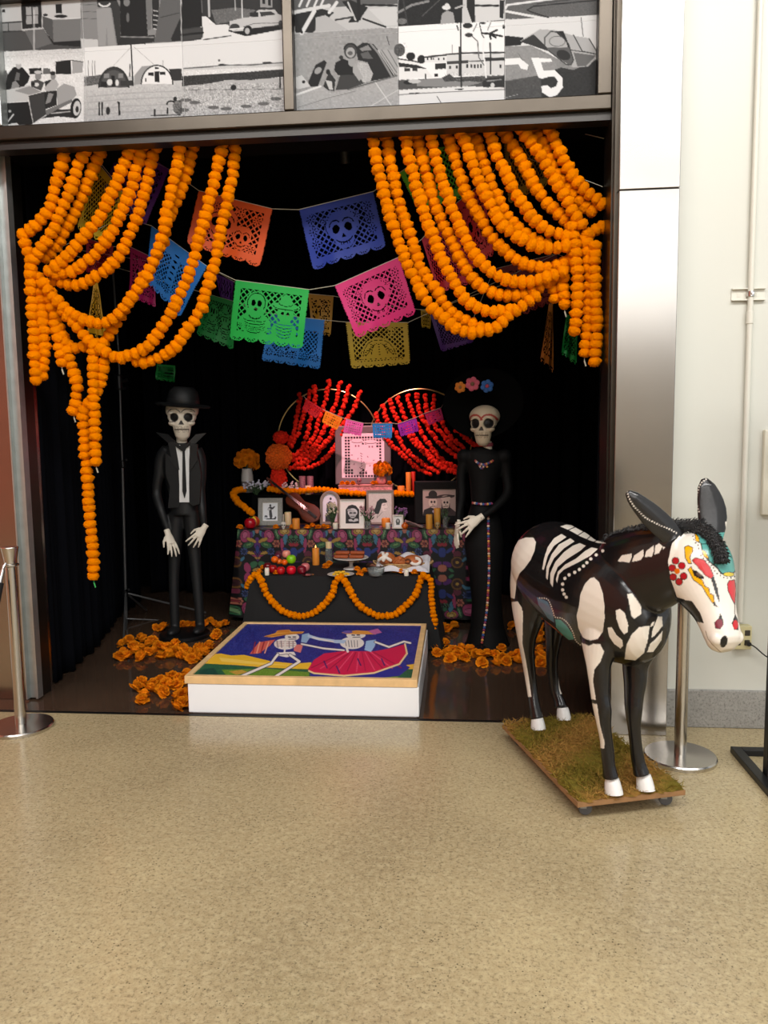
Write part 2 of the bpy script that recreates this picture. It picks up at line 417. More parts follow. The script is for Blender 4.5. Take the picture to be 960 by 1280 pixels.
# header: framed window band with photo prints behind
r = bpy.data.objects.new('window_1', None); COL.objects.link(r); r.location = (-.8, 0, 3.07); struct(r)
MB().bbox(-2.605, .735, -.03, .08, 3.052, 3.122, .006).build('frame_bar', FRAME, r, smooth=False)
MB().bbox(-2.605, .735, -.015, .07, 3.735, 3.80, .006).build('frame_bar', FRAME, r, smooth=False)
MB().bbox(-.853, -.802, -.03, .08, 3.122, 3.735, .006).build('mullion', FRAME, r, smooth=False)
MB().bbox(.668, .735, -.03, .08, 3.122, 3.735, .006).build('frame_post', FRAME, r, smooth=False)
MB().bbox(-2.605, -2.322, -.03, .08, 3.122, 3.735, .006).build('frame_post', ALU, r, smooth=False)
MB().box(-2.4, .74, .052, .08, 3.12, 3.75).build('backing_board', SHELL, r, smooth=False)
MB().box(-2.605, .735, .0, .085, 3.012, 3.052).build('soffit', M('soffit_steel', (62, 60, 58), .4, .8), r, smooth=False)
struct(MB().box(-2.604, .756, .08, .4, 3.06, 4.6).build('wall_header', SHELL, smooth=False))
struct(MB().box(-2.605, .735, -.01, .08, 3.80, 4.6).build('wall_header_top', WHITE, smooth=False))

# ------------------------------------------------------------------ black drapes round the alcove
def drape(name, pts, z0, z1, label, n=180, amp=.035, wl=.19, seed=1, flare=1.0):
    rg = np.random.default_rng(seed); p = spline(np.array(pts, float), .012); L = np.arange(len(p))*.012
    T, A, B = frames(p, (0, 0, 1)); ny = 26; P = np.zeros((ny+1, len(p), 3)); ph = rg.uniform(0, 6, 5)
    for j in range(ny+1):
        t = j/ny; am = amp*(.55+.75*t*flare)
        w = (np.sin(L*2*math.pi/wl+ph[0]+.5*np.sin(L*3+ph[1]))+.4*np.sin(L*2*math.pi/(wl*.43)+ph[2]+t))*am
        P[j, :, :2] = p[:, :2]+A[:, :2]*w[:, None]; P[j, :, 2] = z1+(z0-z1)*t+.006*np.sin(L*21+ph[3])*t
    o = grid_mesh(name, P, CURT, org=np.array([P[..., 0].mean(), P[..., 1].mean(), z0]))
    md = o.modifiers.new('thickness', 'SOLIDIFY'); md.thickness = .003
    return tag(o, label, 'curtain')
drape('black_curtain', [(-2.51, .42, 0), (-2.55, .8, 0), (-2.66, 1.4, 0), (-2.85, 2.1, 0), (-2.95, 2.9, 0)], .012, 3.55, 'black pleated curtain along the alcove side beside the long marigold strand', seed=3, amp=.028)
drape('black_curtain', [(-2.95, 3.2, 0), (-1.6, 3.25, 0), (-.2, 3.22, 0), (1.3, 3.2, 0)], .012, 3.55, 'black curtain hanging across the back of the alcove behind the altar', seed=5)
drape('black_curtain', [(.80, .38, 0), (.90, .9, 0), (1.1, 1.8, 0), (1.3, 3.0, 0)], .012, 3.55, 'black curtain along the alcove side behind the painted donkey', seed=9, amp=.028)
# ------------------------------------------------------------------ black-and-white photo prints in the header band
def tr(ox, oy, k):
    return lambda *a: [(ox+a[i]/k, oy+a[i+1]/k) for i in range(0, len(a), 2)]
G = lambda v: (v, v, v)
def draw_header():
    c = Cv(-10, -70, 770, 170, 3.0, G(225))
    # --- roadster with three men
    q = tr(0, 0, 7.758); k = 1/7.758
    c.vgrad((0, 58, 105, 90), G(205), G(238)); c.rect(0, 88, 105, 165, G(226))
    c.poly(q(10, 690, 60, 680, 90, 760, 20, 860, 10, 860), G(120)); c.noise(6, 4, (0, 60, 105, 160))
    c.poly(q(280, 665, 400, 660, 410, 720, 290, 720), G(40)); c.poly(q(420, 660, 490, 665, 490, 720, 420, 720), G(120))
    c.poly(q(540, 600, 690, 585, 690, 720, 540, 720), G(38)); c.poly(q(700, 585, 805, 600, 800, 705, 700, 715), G(175)); c.line(q(690, 585, 695, 720), 1.2, G(230)); c.line(q(540, 600, 690, 583, 805, 600), .8, G(30))
    c.poly(q(75, 720, 130, 650, 220, 655, 290, 740, 270, 800, 230, 840, 60, 880, 40, 880), G(32)); c.ell(*q(180, 630)[0], 3.6, 5, G(190)); c.ell(*q(180, 600)[0], 5, 3, G(225)); c.poly(q(120, 800, 150, 780, 190, 830, 180, 860, 105, 870), G(150)); c.poly(q(160, 700, 195, 710, 185, 780, 140, 780), G(120))
    c.poly(q(20, 880, 270, 830, 400, 890, 280, 930, 270, 980, 20, 1000), G(200)); c.poly(q(140, 880, 290, 835, 400, 890, 280, 920), G(160))
    c.poly(q(30, 1005, 275, 985, 320, 1200, 290, 1215, 50, 1210), G(30)); c.poly(q(275, 930, 430, 890, 450, 1110, 390, 1150, 325, 1195), G(74)); c.line(q(278, 940, 300, 1100, 322, 1195), .9, G(190)); c.line(q(280, 935, 430, 892), .7, G(30))
    c.ell(*q(95, 1078)[0], 1.8, 1.8, G(180)); c.line(q(60, 1200, 130, 1110), 1.6, G(210))
    c.ell(*q(370, 740)[0], 4, 5, G(150)); c.ell(*q(370, 700)[0], 5, 2.2, G(200)); c.poly(q(300, 790, 360, 770, 430, 800, 400, 880, 300, 840), G(90)); c.ell(*q(355, 820)[0], 3, 2.4, G(215)); c.ell(*q(320, 815)[0], 2.5, 2, G(40))
    c.ell(*q(515, 740)[0], 3.2, 4.6, G(150)); c.ell(*q(512, 710)[0], 3.4, 2.6, G(50)); c.poly(q(430, 860, 460, 780, 540, 770, 570, 820, 540, 880, 450, 890), G(185)); c.poly(q(430, 790, 500, 770, 480, 800, 440, 840), G(50))
    c.poly(q(430, 890, 550, 880, 550, 1020, 440, 1060), G(46)); c.poly(q(470, 900, 520, 910, 490, 990, 440, 1010), G(150)); c.poly(q(550, 860, 620, 810, 720, 840, 745, 920, 690, 980, 560, 1050), G(172)); c.poly(q(440, 1070, 700, 960, 700, 990, 450, 1120), G(130))
    c.poly(q(400, 1150, 560, 1060, 690, 1060, 740, 1145, 560, 1130), G(50)); c.line(q(500, 1100, 690, 1080), 1.5, G(190))
    c.ell(*q(735, 1050)[0], 6.8, 12.6, G(24), .1); c.ell(*q(745, 1050)[0], 4.6, 9.4, G(205), .1); c.ell(*q(748, 1060)[0], 2, 4, G(50)); c.poly(q(20, 1215, 160, 1190, 200, 1225, 20, 1240), G(205))
    # --- two round-roofed huts
    q = tr(100, 0, 6.857)
    c.rect(105, 55, 228, 165, G(232)); c.vgrad((105, 95, 228, 152), G(205), G(190)); c.noise(5, 5, (105, 104, 228, 152)); c.poly(q(40, 780, 480, 730, 870, 710, 870, 690, 40, 700), G(205))
    c.poly(q(35, 660, 180, 640, 180, 720, 40, 740), G(115)); c.noise(13, 3, (106, 96, 126, 107))
    th = np.linspace(math.pi, 0, 16); c.poly(q(*sum([[290+130*math.cos(t), 750-175*math.sin(t)] for t in th], [])), G(70)); c.poly(q(*sum([[290+112*math.cos(t), 750-150*math.sin(t)] for t in th], [])), G(100))
    c.arc(*q(290, 750)[0], 130/6.857, 175/6.857, 180, 360, 1.3, G(50)); c.rect(*q(270, 650)[0], *q(300, 740)[0], G(30)); c.rect(*q(205, 630)[0], *q(250, 670)[0], G(150)); c.rect(*q(330, 630)[0], *q(370, 670)[0], G(150)); c.ell(*q(255, 705)[0], 3.5, 4, G(225)); c.ell(*q(318, 710)[0], 2.2, 4, G(225)); c.rect(*q(180, 700)[0], *q(230, 750)[0], G(40)); c.rect(*q(345, 690)[0], *q(460, 735)[0], G(70))
    c.poly(q(470, 640, 530, 570, 650, 555, 560, 640, 530, 720, 465, 730), G(170)); c.poly(q(*sum([[660+135*math.cos(t), 720-160*math.sin(t)] for t in th], [])), G(236)); c.arc(*q(660, 720)[0], 135/6.857, 160/6.857, 180, 360, 1.5, G(30)); c.rect(*q(640, 610)[0], *q(680, 705)[0], G(35)); c.rect(*q(583, 622)[0], *q(630, 648)[0], G(40)); c.rect(*q(685, 617)[0], *q(733, 643)[0], G(40)); c.rect(*q(640, 575)[0], *q(675, 592)[0], G(40)); c.rect(*q(560, 670)[0], *q(570, 700)[0], G(40))
    c.poly(q(760, 590, 870, 590, 875, 690, 800, 690), G(60)); c.line(q(438, 385, 455, 730), 1.7, G(28)); c.line(q(430, 550, 425, 655), 1.2, G(70))
    for x in (70, 105, 127): c.line(q(x, 520, x+2, 650), .6, G(100))
    c.line(q(440, 400, 290, 560), .35, G(150)); c.line(q(460, 400, 630, 550), .35, G(150)); c.line(q(710, 520, 712, 570), .6, G(90))
    for y in (800, 850, 910, 960): c.line(q(60, y+30, 400, y, 860, y-20), 1.4, G(168), .5)
    for x in (165, 190, 335): c.line(q(x, 880, x, 985), 1.8, G(24))
    c.ell(*q(240, 950)[0], 2.6, 5, G(50)); c.line(q(325, 870, 345, 980), 1.2, G(24)); c.line(q(610, 990, 860, 985), 1.2, G(30)); c.line(q(640, 940, 640, 990), 2.2, G(24)); c.line(q(750, 930, 750, 970), 2.0, G(24)); c.ell(*q(815, 850)[0], 2.4, 3, G(40)); c.arc(*q(780, 890)[0], 5, 3.4, 170, 330, 1.8, G(40)); c.ell(*q(850, 920)[0], 8, 9, G(120)); c.noise(20, 3, (216, 120, 228, 148))
    # --- flat field
    q = tr(220, 0, 6.4)
    c.rect(229, 45, 357, 160, G(226)); c.poly(q(60, 540, 860, 495, 860, 530, 60, 565), G(208)); c.noise(4, 3, (229, 78, 356, 90)); c.line(q(60, 548, 250, 535, 400, 520, 600, 520, 860, 500), 1.2, G(90)); c.ell(*q(370, 520)[0], 5, 1.4, G(60)); c.ell(*q(345, 483)[0], 1.4, 1.4, G(110)); c.ell(*q(730, 503)[0], 6, 1.6, G(70))
    c.poly(q(50, 610, 860, 555, 860, 615, 600, 640, 400, 640, 250, 690, 50, 700), G(66)); c.noise(9, 3, (229, 88, 356, 108)); c.poly(q(50, 690, 250, 670, 420, 640, 600, 640, 860, 620, 870, 910, 50, 940), G(190)); c.noise(16, 4, (229, 104, 356, 147)); c.noise(11, 2, (229, 120, 356, 147))
    for x, y in ((80, 800), (150, 820), (300, 860), (400, 870), (700, 830), (800, 790), (60, 880), (560, 850)): c.ell(*q(x, y)[0], 7, 2.2, G(70), 0, .6)
    c.ell(*q(460, 700)[0], 3.6, 3.6, G(40)); c.line(q(832, 590, 832, 700), 2.0, G(50)); c.line(q(845, 640, 850, 700), 1.4, G(220)); c.line(q(60, 720, 860, 712), .5, G(90))
    # --- pilot with camera in a cockpit
    q = tr(360, 0, 6.4)
    c.rect(366, 35, 499, 150, G(168)); c.noise(4, 8, (366, 35, 499, 130)); c.poly(q(60, 760, 270, 690, 350, 745, 480, 715, 880, 610, 880, 860, 60, 900), G(180)); c.noise(4, 6, (366, 100, 499, 140)); c.line(q(60, 760, 260, 690), 2.6, G(222)); c.line(q(480, 715, 870, 605), 2.0, G(120)); c.line(q(700, 660, 830, 850), 1.2, G(215)); c.line(q(660, 850, 880, 720), .8, G(215))
    c.line(q(80, 860, 300, 790, 540, 730), .8, G(140))
    c.poly(q(160, 660, 220, 520, 290, 480, 310, 500, 240, 690, 180, 695), G(34)); c.ell(*q(240, 565)[0], 5.2, 3.6, G(168), -.7)
    c.poly(q(280, 690, 330, 570, 380, 640, 370, 730, 320, 720), G(55)); c.poly(q(300, 640, 350, 650, 360, 720, 330, 720), G(200)); c.ell(*q(320, 575)[0], 2.6, 3.2, G(30)); c.poly(q(60, 620, 110, 600, 180, 690, 80, 715, 60, 700), G(205)); c.ell(*q(125, 655)[0], 2, 2, G(40))
    c.poly(q(540, 380, 600, 340, 680, 350, 740, 420, 860, 600, 800, 620, 660, 650, 640, 500, 560, 480), G(44)); c.poly(q(570, 390, 640, 360, 670, 400, 590, 410), G(150)); c.poly(q(580, 430, 640, 410, 680, 470, 600, 470), G(110)); c.line(q(660, 350, 720, 420, 830, 610), 2.6, G(150)); c.line(q(720, 400, 850, 600), 1.0, G(210)); c.poly(q(740, 400, 850, 395, 885, 500, 880, 600, 850, 590), G(178)); c.line(q(750, 400, 870, 580), .7, G(90)); c.line(q(800, 400, 880, 540), .7, G(90))
    c.poly(q(380, 720, 420, 590, 540, 560, 640, 640, 600, 670, 480, 715), G(74)); c.poly(q(540, 560, 560, 490, 640, 510, 680, 590, 660, 650, 600, 660), G(190)); c.noise(7, 4, (445, 77, 466, 103)); c.poly(q(470, 510, 530, 490, 600, 620, 570, 650), G(176)); c.poly(q(380, 500, 440, 470, 520, 500, 520, 600, 400, 600, 370, 560), G(26)); c.ell(*q(500, 410)[0], 8, 9.5, G(80)); c.ell(*q(500, 420)[0], 5.6, 6.4, G(178)); c.ell(*q(498, 425)[0], 3.2, 2.6, G(110)); c.arc(*q(500, 400)[0], 8, 8, 190, 350, 2.0, G(40)); c.ell(*q(425, 460)[0], 2.6, 2.6, G(60)); c.ell(*q(510, 500)[0], 4.4, 5.2, G(170)); c.line(q(790, 290, 810, 360), .8, G(50))
    # --- street with motel, palms and parked cars
    q = tr(490, 0, 6.4)
    c.rect(498, 28, 632, 145, G(240)); c.poly(q(50, 640, 900, 600, 900, 700, 50, 720), G(95)); c.poly(q(200, 640, 420, 620, 720, 660, 560, 700, 200, 690), G(150)); c.poly(q(50, 720, 600, 690, 900, 700, 900, 790, 50, 850), G(228)); c.line(q(50, 760, 240, 745, 900, 715), 1.0, G(120)); c.poly(q(130, 745, 240, 742, 190, 755), G(40)); c.poly(q(490, 715, 580, 705, 560, 720), G(30)); c.line(q(360, 770, 400, 835), .8, G(60))
    c.ell(*q(60, 400)[0], 7, 8, G(95)); c.noise(17, 3, (496, 54, 508, 72)); c.ell(*q(150, 450)[0], 5.6, 5, G(28)); c.ell(*q(235, 475)[0], 5, 5.4, G(28))
    c.poly(q(50, 460, 200, 500, 280, 560, 330, 620, 230, 620, 50, 640), G(232)); c.poly(q(50, 500, 200, 520, 280, 550, 60, 535), G(40)); c.line(q(50, 470, 180, 490, 220, 500), 1.5, G(60)); c.rect(*q(100, 545)[0], *q(145, 570)[0], G(70)); c.rect(*q(165, 545)[0], *q(205, 570)[0], G(70)); c.ell(*q(130, 660)[0], 6, 2.4, G(30)); c.ell(*q(180, 650)[0], 8, 2.6, G(200)); c.rect(*q(265, 590)[0], *q(276, 630)[0], G(30)); c.rect(*q(340, 588)[0], *q(370, 612)[0], G(30))
    c.poly(q(260, 460, 440, 440, 480, 470, 480, 500, 265, 500), G(228)); c.line(q(260, 458, 440, 438, 560, 425, 900, 420), 2.2, G(60))
    for x in (280, 310, 325, 368, 410): c.rect(*q(x, 462)[0], *q(x+10, 480)[0], G(50))
    c.poly(q(440, 440, 900, 430, 900, 600, 440, 610), G(216)); c.poly(q(440, 490, 610, 480, 610, 505, 440, 515), G(80)); c.line(q(610, 490, 900, 480), 1.6, G(110)); c.poly(q(740, 460, 900, 460, 900, 485, 740, 485), G(60)); c.poly(q(345, 510, 430, 505, 430, 550, 345, 555), G(50))
    for x in (595, 628, 655, 680, 705, 780, 860): c.rect(*q(x, 515)[0], *q(x+14, 545)[0], G(40))
    for x in (455, 510): c.rect(*q(x, 525)[0], *q(x+16, 550)[0], G(80))
    c.poly(q(400, 620, 460, 590, 520, 640, 700, 620, 740, 650, 600, 650, 420, 650), G(80)); c.noise(11, 3, (555, 90, 608, 102))
    c.poly(q(720, 660, 760, 625, 840, 620, 900, 610, 900, 695, 730, 700), G(52)); c.ell(*q(805, 682)[0], 2.6, 3, G(210)); c.poly(q(750, 645, 880, 630, 880, 640, 760, 655), G(150))
    c.line(q(548, 185, 555, 695), 1.7, G(22)); c.line(q(520, 205, 530, 240), 1.6, G(40)); c.line(q(540, 380, 540, 600), 2.6, G(70)); c.line(q(785, 345, 790, 590), 1.8, G(40)); c.line(q(735, 290, 728, 400, 745, 520, 752, 620), 1.8, G(235)); c.line(q(700, 190, 720, 280, 735, 300), 1.2, G(60)); c.line(q(640, 290, 685, 330, 695, 460, 735, 520), 1.3, G(120)); c.line(q(480, 360, 480, 430), .7, G(80))
    for a in ((780, 270, 840, 240), (780, 270, 880, 290), (780, 270, 720, 265), (780, 270, 790, 310), (780, 270, 830, 300)): c.line(q(*a), 2.4, G(28))
    c.ell(*q(605, 205)[0], 6, 3.4, G(45)); c.ell(*q(615, 280)[0], 5, 2.6, G(70)); c.line(q(680, 190, 650, 250), .9, G(60)); c.line(q(790, 180, 765, 240), .9, G(80)); c.ell(*q(725, 185)[0], 4, 1.2, G(40)); c.ell(*q(893, 215)[0], 1.6, 2.6, G(40))
    # --- fuselage lettered with a 5
    q = tr(620, 0, 6.4)
    c.rect(632, 15, 750, 140, G(222)); c.poly(q(70, 285, 220, 300, 200, 360, 70, 370), G(26)); c.poly(q(70, 370, 280, 365, 420, 430, 560, 510, 820, 470, 820, 770, 70, 800), G(150)); c.poly(q(70, 650, 360, 600, 380, 790, 70, 800), G(92)); c.poly(q(360, 600, 520, 540, 620, 560, 820, 470, 820, 765, 440, 780, 370, 790), G(56)); c.poly(q(70, 380, 280, 370, 450, 470, 500, 540, 360, 600, 70, 640), G(158)); c.noise(4, 6, (632, 60, 748, 124))
    c.poly(q(190, 330, 350, 235, 470, 240, 570, 270, 640, 290, 745, 305, 820, 440, 740, 530, 620, 540, 560, 510, 400, 390, 260, 350), G(185)); c.poly(q(190, 335, 300, 275, 400, 370, 420, 410, 260, 355), G(60)); c.poly(q(470, 250, 540, 250, 600, 400, 610, 500, 560, 330), G(35)); c.poly(q(400, 380, 590, 380, 620, 500, 590, 520, 470, 450), G(110)); c.ell(*q(540, 440)[0], 9, 6, G(50), .4); c.arc(*q(490, 330)[0], 10, 6.4, 0, 360, .8, G(110)); c.line(q(390, 380, 390, 300, 440, 250, 500, 260, 580, 350, 620, 480, 600, 520, 560, 515, 400, 390), 1.3, G(70)); c.line(q(620, 280, 690, 410, 810, 435), 1.2, G(50)); c.line(q(745, 310, 805, 410), 1.2, G(60)); c.line(q(600, 400, 700, 415), 1.0, G(60)); c.poly(q(620, 420, 800, 445, 720, 530, 650, 530), G(120)); c.line(q(680, 140, 697, 290), .9, G(90))
    c.line(q(70, 650, 360, 620), .8, G(100)); c.line(q(360, 600, 365, 790), .8, G(70)); c.line(q(180, 430, 260, 560), .6, G(110))
    c.poly(q(70, 470, 190, 465, 260, 520, 250, 560, 200, 550, 180, 515, 70, 520), G(236))
    c.poly(q(280, 460, 440, 470, 450, 495, 360, 500, 380, 565, 470, 560, 530, 620, 535, 700, 490, 760, 430, 780, 370, 740, 362, 690, 410, 680, 440, 705, 480, 690, 495, 650, 470, 615, 420, 615, 370, 630, 340, 620), G(238))
    c.line(q(80, 780, 175, 755), .5, G(190))
    # --- upper row
    q = tr(0, 0, 7.758)      # lobby with counter
    c.poly(q(0, -500, 790, -500, 790, 465, 0, 500), G(190)); c.poly(q(0, 320, 230, 300, 420, 280, 520, 430, 790, 440, 790, 470, 0, 500), G(92)); c.poly(q(240, 300, 420, 285, 500, 420, 330, 480), G(120)); c.poly(q(0, 10, 200, 10, 205, 210, 0, 225), G(196)); c.poly(q(205, 20, 400, 0, 405, 265, 215, 280), G(44)); c.poly(q(250, 70, 370, 65, 370, 230, 255, 235), G(170)); c.line(q(310, 60, 315, 235), 1.4, G(60)); c.line(q(250, 150, 370, 145), 1, G(80)); c.line(q(330, 100, 330, 490), 2.2, G(205), .7)
    c.poly(q(0, 225, 205, 210, 210, 300, 0, 320), G(150)); c.line(q(0, 225, 205, 210), 1.5, G(70)); c.line(q(80, 220, 82, 305), 1, G(60)); c.line(q(0, 310, 215, 300), 1.3, G(50)); c.rect(*q(20, 90)[0], *q(48, 122)[0], G(60))
    c.poly(q(410, -20, 780, -20, 780, 180, 520, 180, 415, 150), G(200)); c.rect(*q(540, 40)[0], *q(600, 130)[0], G(24)); c.poly(q(510, 190, 780, 180, 785, 390, 520, 410), G(132)); c.poly(q(415, 150, 510, 190, 520, 410, 415, 260), G(98)); c.poly(q(520, 410, 785, 390, 785, 455, 520, 435, 420, 270), G(38)); c.line(q(415, 150, 520, 185, 780, 175), 1.5, G(210)); c.ell(*q(590, 158)[0], 8, 2, G(30)); c.ell(*q(440, 145)[0], 3, 1.6, G(50))
    q = tr(100, 0, 6.857)    # four standing people, trousers and coats
    c.poly(q(5, -500, 865, -500, 870, 355, 440, 385, 5, 410), G(150)); c.poly(q(5, 330, 155, 340, 155, 400, 15, 408), G(205))
    for y in (40, 100, 160): c.line(q(5, y, 140, y), .6, G(100))
    c.poly(q(140, -60, 290, -60, 340, 60, 350, 330, 320, 390, 270, 70, 150, 60), G(66)); c.poly(q(140, 80, 260, 60, 310, 390, 240, 390, 230, 200, 220, 390, 160, 395), G(166)); c.arc(*q(210, 20)[0], 7, 5, 20, 160, 2.2, G(220)); c.poly(q(340, -60, 560, -60, 580, 300, 560, 380, 350, 330), G(30)); c.ell(*q(410, 150)[0], 2, 6, G(120)); c.ell(*q(400, 20)[0], 4, 5, G(140)); c.poly(q(560, -50, 620, -50, 610, 250, 580, 260), G(130)); c.poly(q(620, -20, 680, -20, 670, 250, 620, 250), G(48))
    for y in (90, 130, 170, 210, 245): c.line(q(630, y, 665, y+6), 1.4, G(190))
    c.poly(q(700, -60, 860, -60, 860, 150, 790, 360, 640, 360), G(112)); c.poly(q(780, 330, 860, 150, 865, 350, 790, 358), G(44)); c.line(q(690, 150, 850, 110), 1, G(70)); c.poly(q(340, 330, 640, 300, 640, 360, 440, 385, 320, 390), G(56)); c.line(q(350, 315, 630, 320), 1.6, G(150))
    q = tr(220, 0, 6.4)      # saloon car at the kerb
    c.poly(q(45, -450, 860, -450, 860, 240, 45, 335), G(60)); c.poly(q(150, 130, 240, 130, 320, 200, 420, 195, 430, 250, 590, 230, 860, 235, 860, 300, 200, 325, 220, 260), G(226)); c.poly(q(280, 80, 480, 60, 640, 80, 560, 150, 320, 195), G(120)); c.noise(6, 4, (262, 10, 320, 30)); c.poly(q(45, -50, 200, -50, 210, 210, 45, 230), G(24)); c.poly(q(45, 240, 215, 215, 215, 300, 45, 330), G(80)); c.line(q(45, 280, 215, 262), 2.6, G(24)); c.line(q(260, -40, 265, 130), 2.8, G(190)); c.line(q(200, -40, 210, 100), 1, G(130)); c.line(q(525, -40, 530, 140), 1.2, G(230)); c.line(q(470, -40, 475, 80), 1.4, G(190)); c.rect(*q(675, -40)[0], *q(770, 60)[0], G(160)); c.rect(*q(690, -40)[0], *q(715, 30)[0], G(40)); c.rect(*q(735, -40)[0], *q(760, 45)[0], G(40))
    c.poly(q(420, 250, 560, 290, 850, 235, 850, 205, 420, 240), G(20)); c.poly(q(430, 170, 500, 150, 590, 135, 660, 80, 790, 75, 815, 110, 850, 125, 850, 180, 820, 200, 620, 225, 540, 250, 450, 250, 425, 215), G(200)); c.poly(q(590, 100, 660, 95, 660, 135, 595, 135), G(50)); c.poly(q(670, 95, 760, 92, 800, 115, 680, 132), G(70)); c.ell(*q(470, 215)[0], 6, 4, G(70)); c.line(q(435, 235, 540, 225), 1.8, G(225)); c.ell(*q(575, 245)[0], 5.6, 6.6, G(22)); c.ell(*q(570, 248)[0], 3, 4, G(190)); c.ell(*q(838, 195)[0], 3, 5, G(60)); c.line(q(540, 215, 620, 190, 850, 180), .8, G(110)); c.line(q(220, 318, 440, 285), 1.2, G(40))
    q = tr(360, 0, 6.4)      # trestles and timber
    c.poly(q(40, -450, 880, -450, 880, 215, 40, 270), G(198)); c.poly(q(40, -200, 880, -200, 880, 30, 300, 60, 40, 90), G(110)); c.poly(q(40, 120, 240, 60, 370, 100, 200, 260, 60, 260), G(40)); c.poly(q(220, 140, 300, 120, 480, 240, 220, 255), G(188)); c.line(q(40, 100, 330, 45), 4.5, G(215)); c.line(q(210, 90, 110, 265), 5, G(220)); c.line(q(60, 140, 110, 260), 3, G(30)); c.line(q(330, 100, 390, 20), 4, G(220)); c.poly(q(430, 10, 500, 0, 640, 60, 560, 180, 480, 180, 520, 120), G(36)); c.line(q(480, 20, 540, 160), 2.2, G(200)); c.line(q(600, 40, 870, 45), 2.4, G(24)); c.line(q(600, 150, 780, 215), 2.2, G(30)); c.line(q(560, -60, 570, 150), 4.4, G(24)); c.line(q(380, 160, 520, 135), 2, G(40)); c.poly(q(640, 70, 870, 60, 870, 200, 780, 205), G(208))
    for x in (90, 150, 210, 260): c.line(q(x, 50, x+40, -40), 2.6, G(220))
    q = tr(490, 0, 6.4)      # person in a pale hat among trees
    c.poly(q(45, -450, 900, -450, 900, 165, 50, 210), G(34)); c.poly(q(660, -450, 900, -450, 900, 160, 665, 180), G(214)); c.line(q(670, 45, 850, 45), 2.6, G(40)); c.poly(q(860, 0, 900, 0, 890, 150, 860, 140), G(40)); c.poly(q(385, 195, 400, 110, 440, 85, 490, 100, 505, 185), G(172)); c.ell(*q(435, 60)[0], 5.4, 3, G(225)); c.ell(*q(440, 45)[0], 3, 3, G(220)); c.poly(q(570, -100, 600, -100, 600, 60, 640, 180, 560, 185), G(206)); c.line(q(50, 100, 160, 40, 290, 10), 3, G(150)); c.line(q(240, 130, 380, 0), .8, G(120)); c.line(q(90, 0, 125, 200), 2, G(70)); c.ell(*q(80, 170)[0], 6, 4, G(130)); c.noise(8, 3, (497, 0, 550, 32)); c.line(q(510, 65, 580, 40), 2.2, G(190))
    q = tr(620, 0, 6.4)      # aerial view of a track
    c.poly(q(70, -450, 820, -450, 820, 120, 75, 155), G(112)); c.noise(4, 3, (632, -5, 748, 22)); c.line(q(80, 90, 400, 150), 3, G(225)); c.line(q(75, 70, 90, 40, 350, 5, 800, -60), 2.6, G(226)); c.line(q(820, 0, 300, 50, 250, 80, 280, 95, 420, 140), 1.6, G(50)); c.line(q(820, -30, 330, 30), 1.0, G(60))
    return c
HC = draw_header()
def photo(x0, x1, z0, z1, label):
    org = np.array([(x0+x1)/2, .03, z0])
    nx = int((x1-x0)/.0036); ny = int((z1-z0)/.0036)
    P = quad((x0, .03, z1), (x1, .03, z1), (x1, .03, z0), (x0, .03, z0), nx, ny); px = proj(P.reshape(-1, 3))
    cols = (255*.88*(HC.at(px[:, 0], px[:, 1])/255)**1.3).reshape(P.shape)
    o = grid_mesh('photo_print', P, VCG, cols, back=.012, org=org)
    return tag(o, label, 'photo', 'black and white prints in the header window')
_x = [-2.322, -1.891, -1.377, -.853, -.802, -.286, .231, .668]
for i, j, lab in ((0, 1, 'black and white print of three men with an open roadster'), (1, 2, 'black and white print of two round-roofed huts'),
                  (2, 3, 'black and white print of a flat scrubby field under pale sky'), (4, 5, 'black and white print of a flyer holding a camera in a cockpit'),
                  (5, 6, 'black and white print of a street with palms and parked cars'), (6, 7, 'black and white print of an aircraft side lettered with a 5')):
    photo(_x[i]+.001, _x[j]-.001, 3.123, 3.4815, lab)
for i, j, lab in ((0, 1, 'black and white print of a lobby with a front counter'), (1, 2, 'black and white print of standing people seen from the waist down'),
                  (2, 3, 'black and white print of a pale saloon car at the kerb'), (4, 5, 'black and white print of pale timber trestles'),
                  (5, 6, 'black and white print of a person in a pale hat among trees'), (6, 7, 'black and white print of a curving track seen from above')):
    photo(_x[i]+.001, _x[j]-.001, 3.4825, 3.735, lab)

# ------------------------------------------------------------------ marigold garlands
MARI = M('marigold_orange', (255, 142, 0), 1.0, vary=(45, .16), bump=(150, .7), objvar=.06, spec=.0)
MARID = M('marigold_deep', (255, 150, 26), 1.0, vary=(45, .22), bump=(150, .7), objvar=.1, spec=.0)
STRING = M('pale_cord', (170, 168, 150), .8)
LEAF = M('green_ribbon', (40, 150, 70), .6)
def pompom(seed, r=1.0, sub=4, petal=.2, flat=.8):
    rg = np.random.default_rng(seed); bm = bmesh.new(); bmesh.ops.create_icosphere(bm, subdivisions=sub, radius=1.0)
    me = bpy.data.meshes.new('marigold_bloom'); D = rg.normal(size=(110, 3)); D /= np.linalg.norm(D, axis=1)[:, None]
    for v in bm.verts:
        p = np.array(v.co); d = np.sort(D@p)[-2:]
        k = r*(1+petal*(min(1, (d[1]-d[0])*16)-.6)); v.co = Vector((p[0]*k, p[1]*k, p[2]*k*flat))
    for f in bm.faces: f.smooth = True
    bm.to_mesh(me); bm.free(); me.materials.append(MARI); return me
POM = [pompom(s) for s in range(4)]
def basis(z):
    z = z/np.linalg.norm(z); a = np.cross(z, [0.3, 1, .1]); a /= np.linalg.norm(a); return a, np.cross(z, a), z
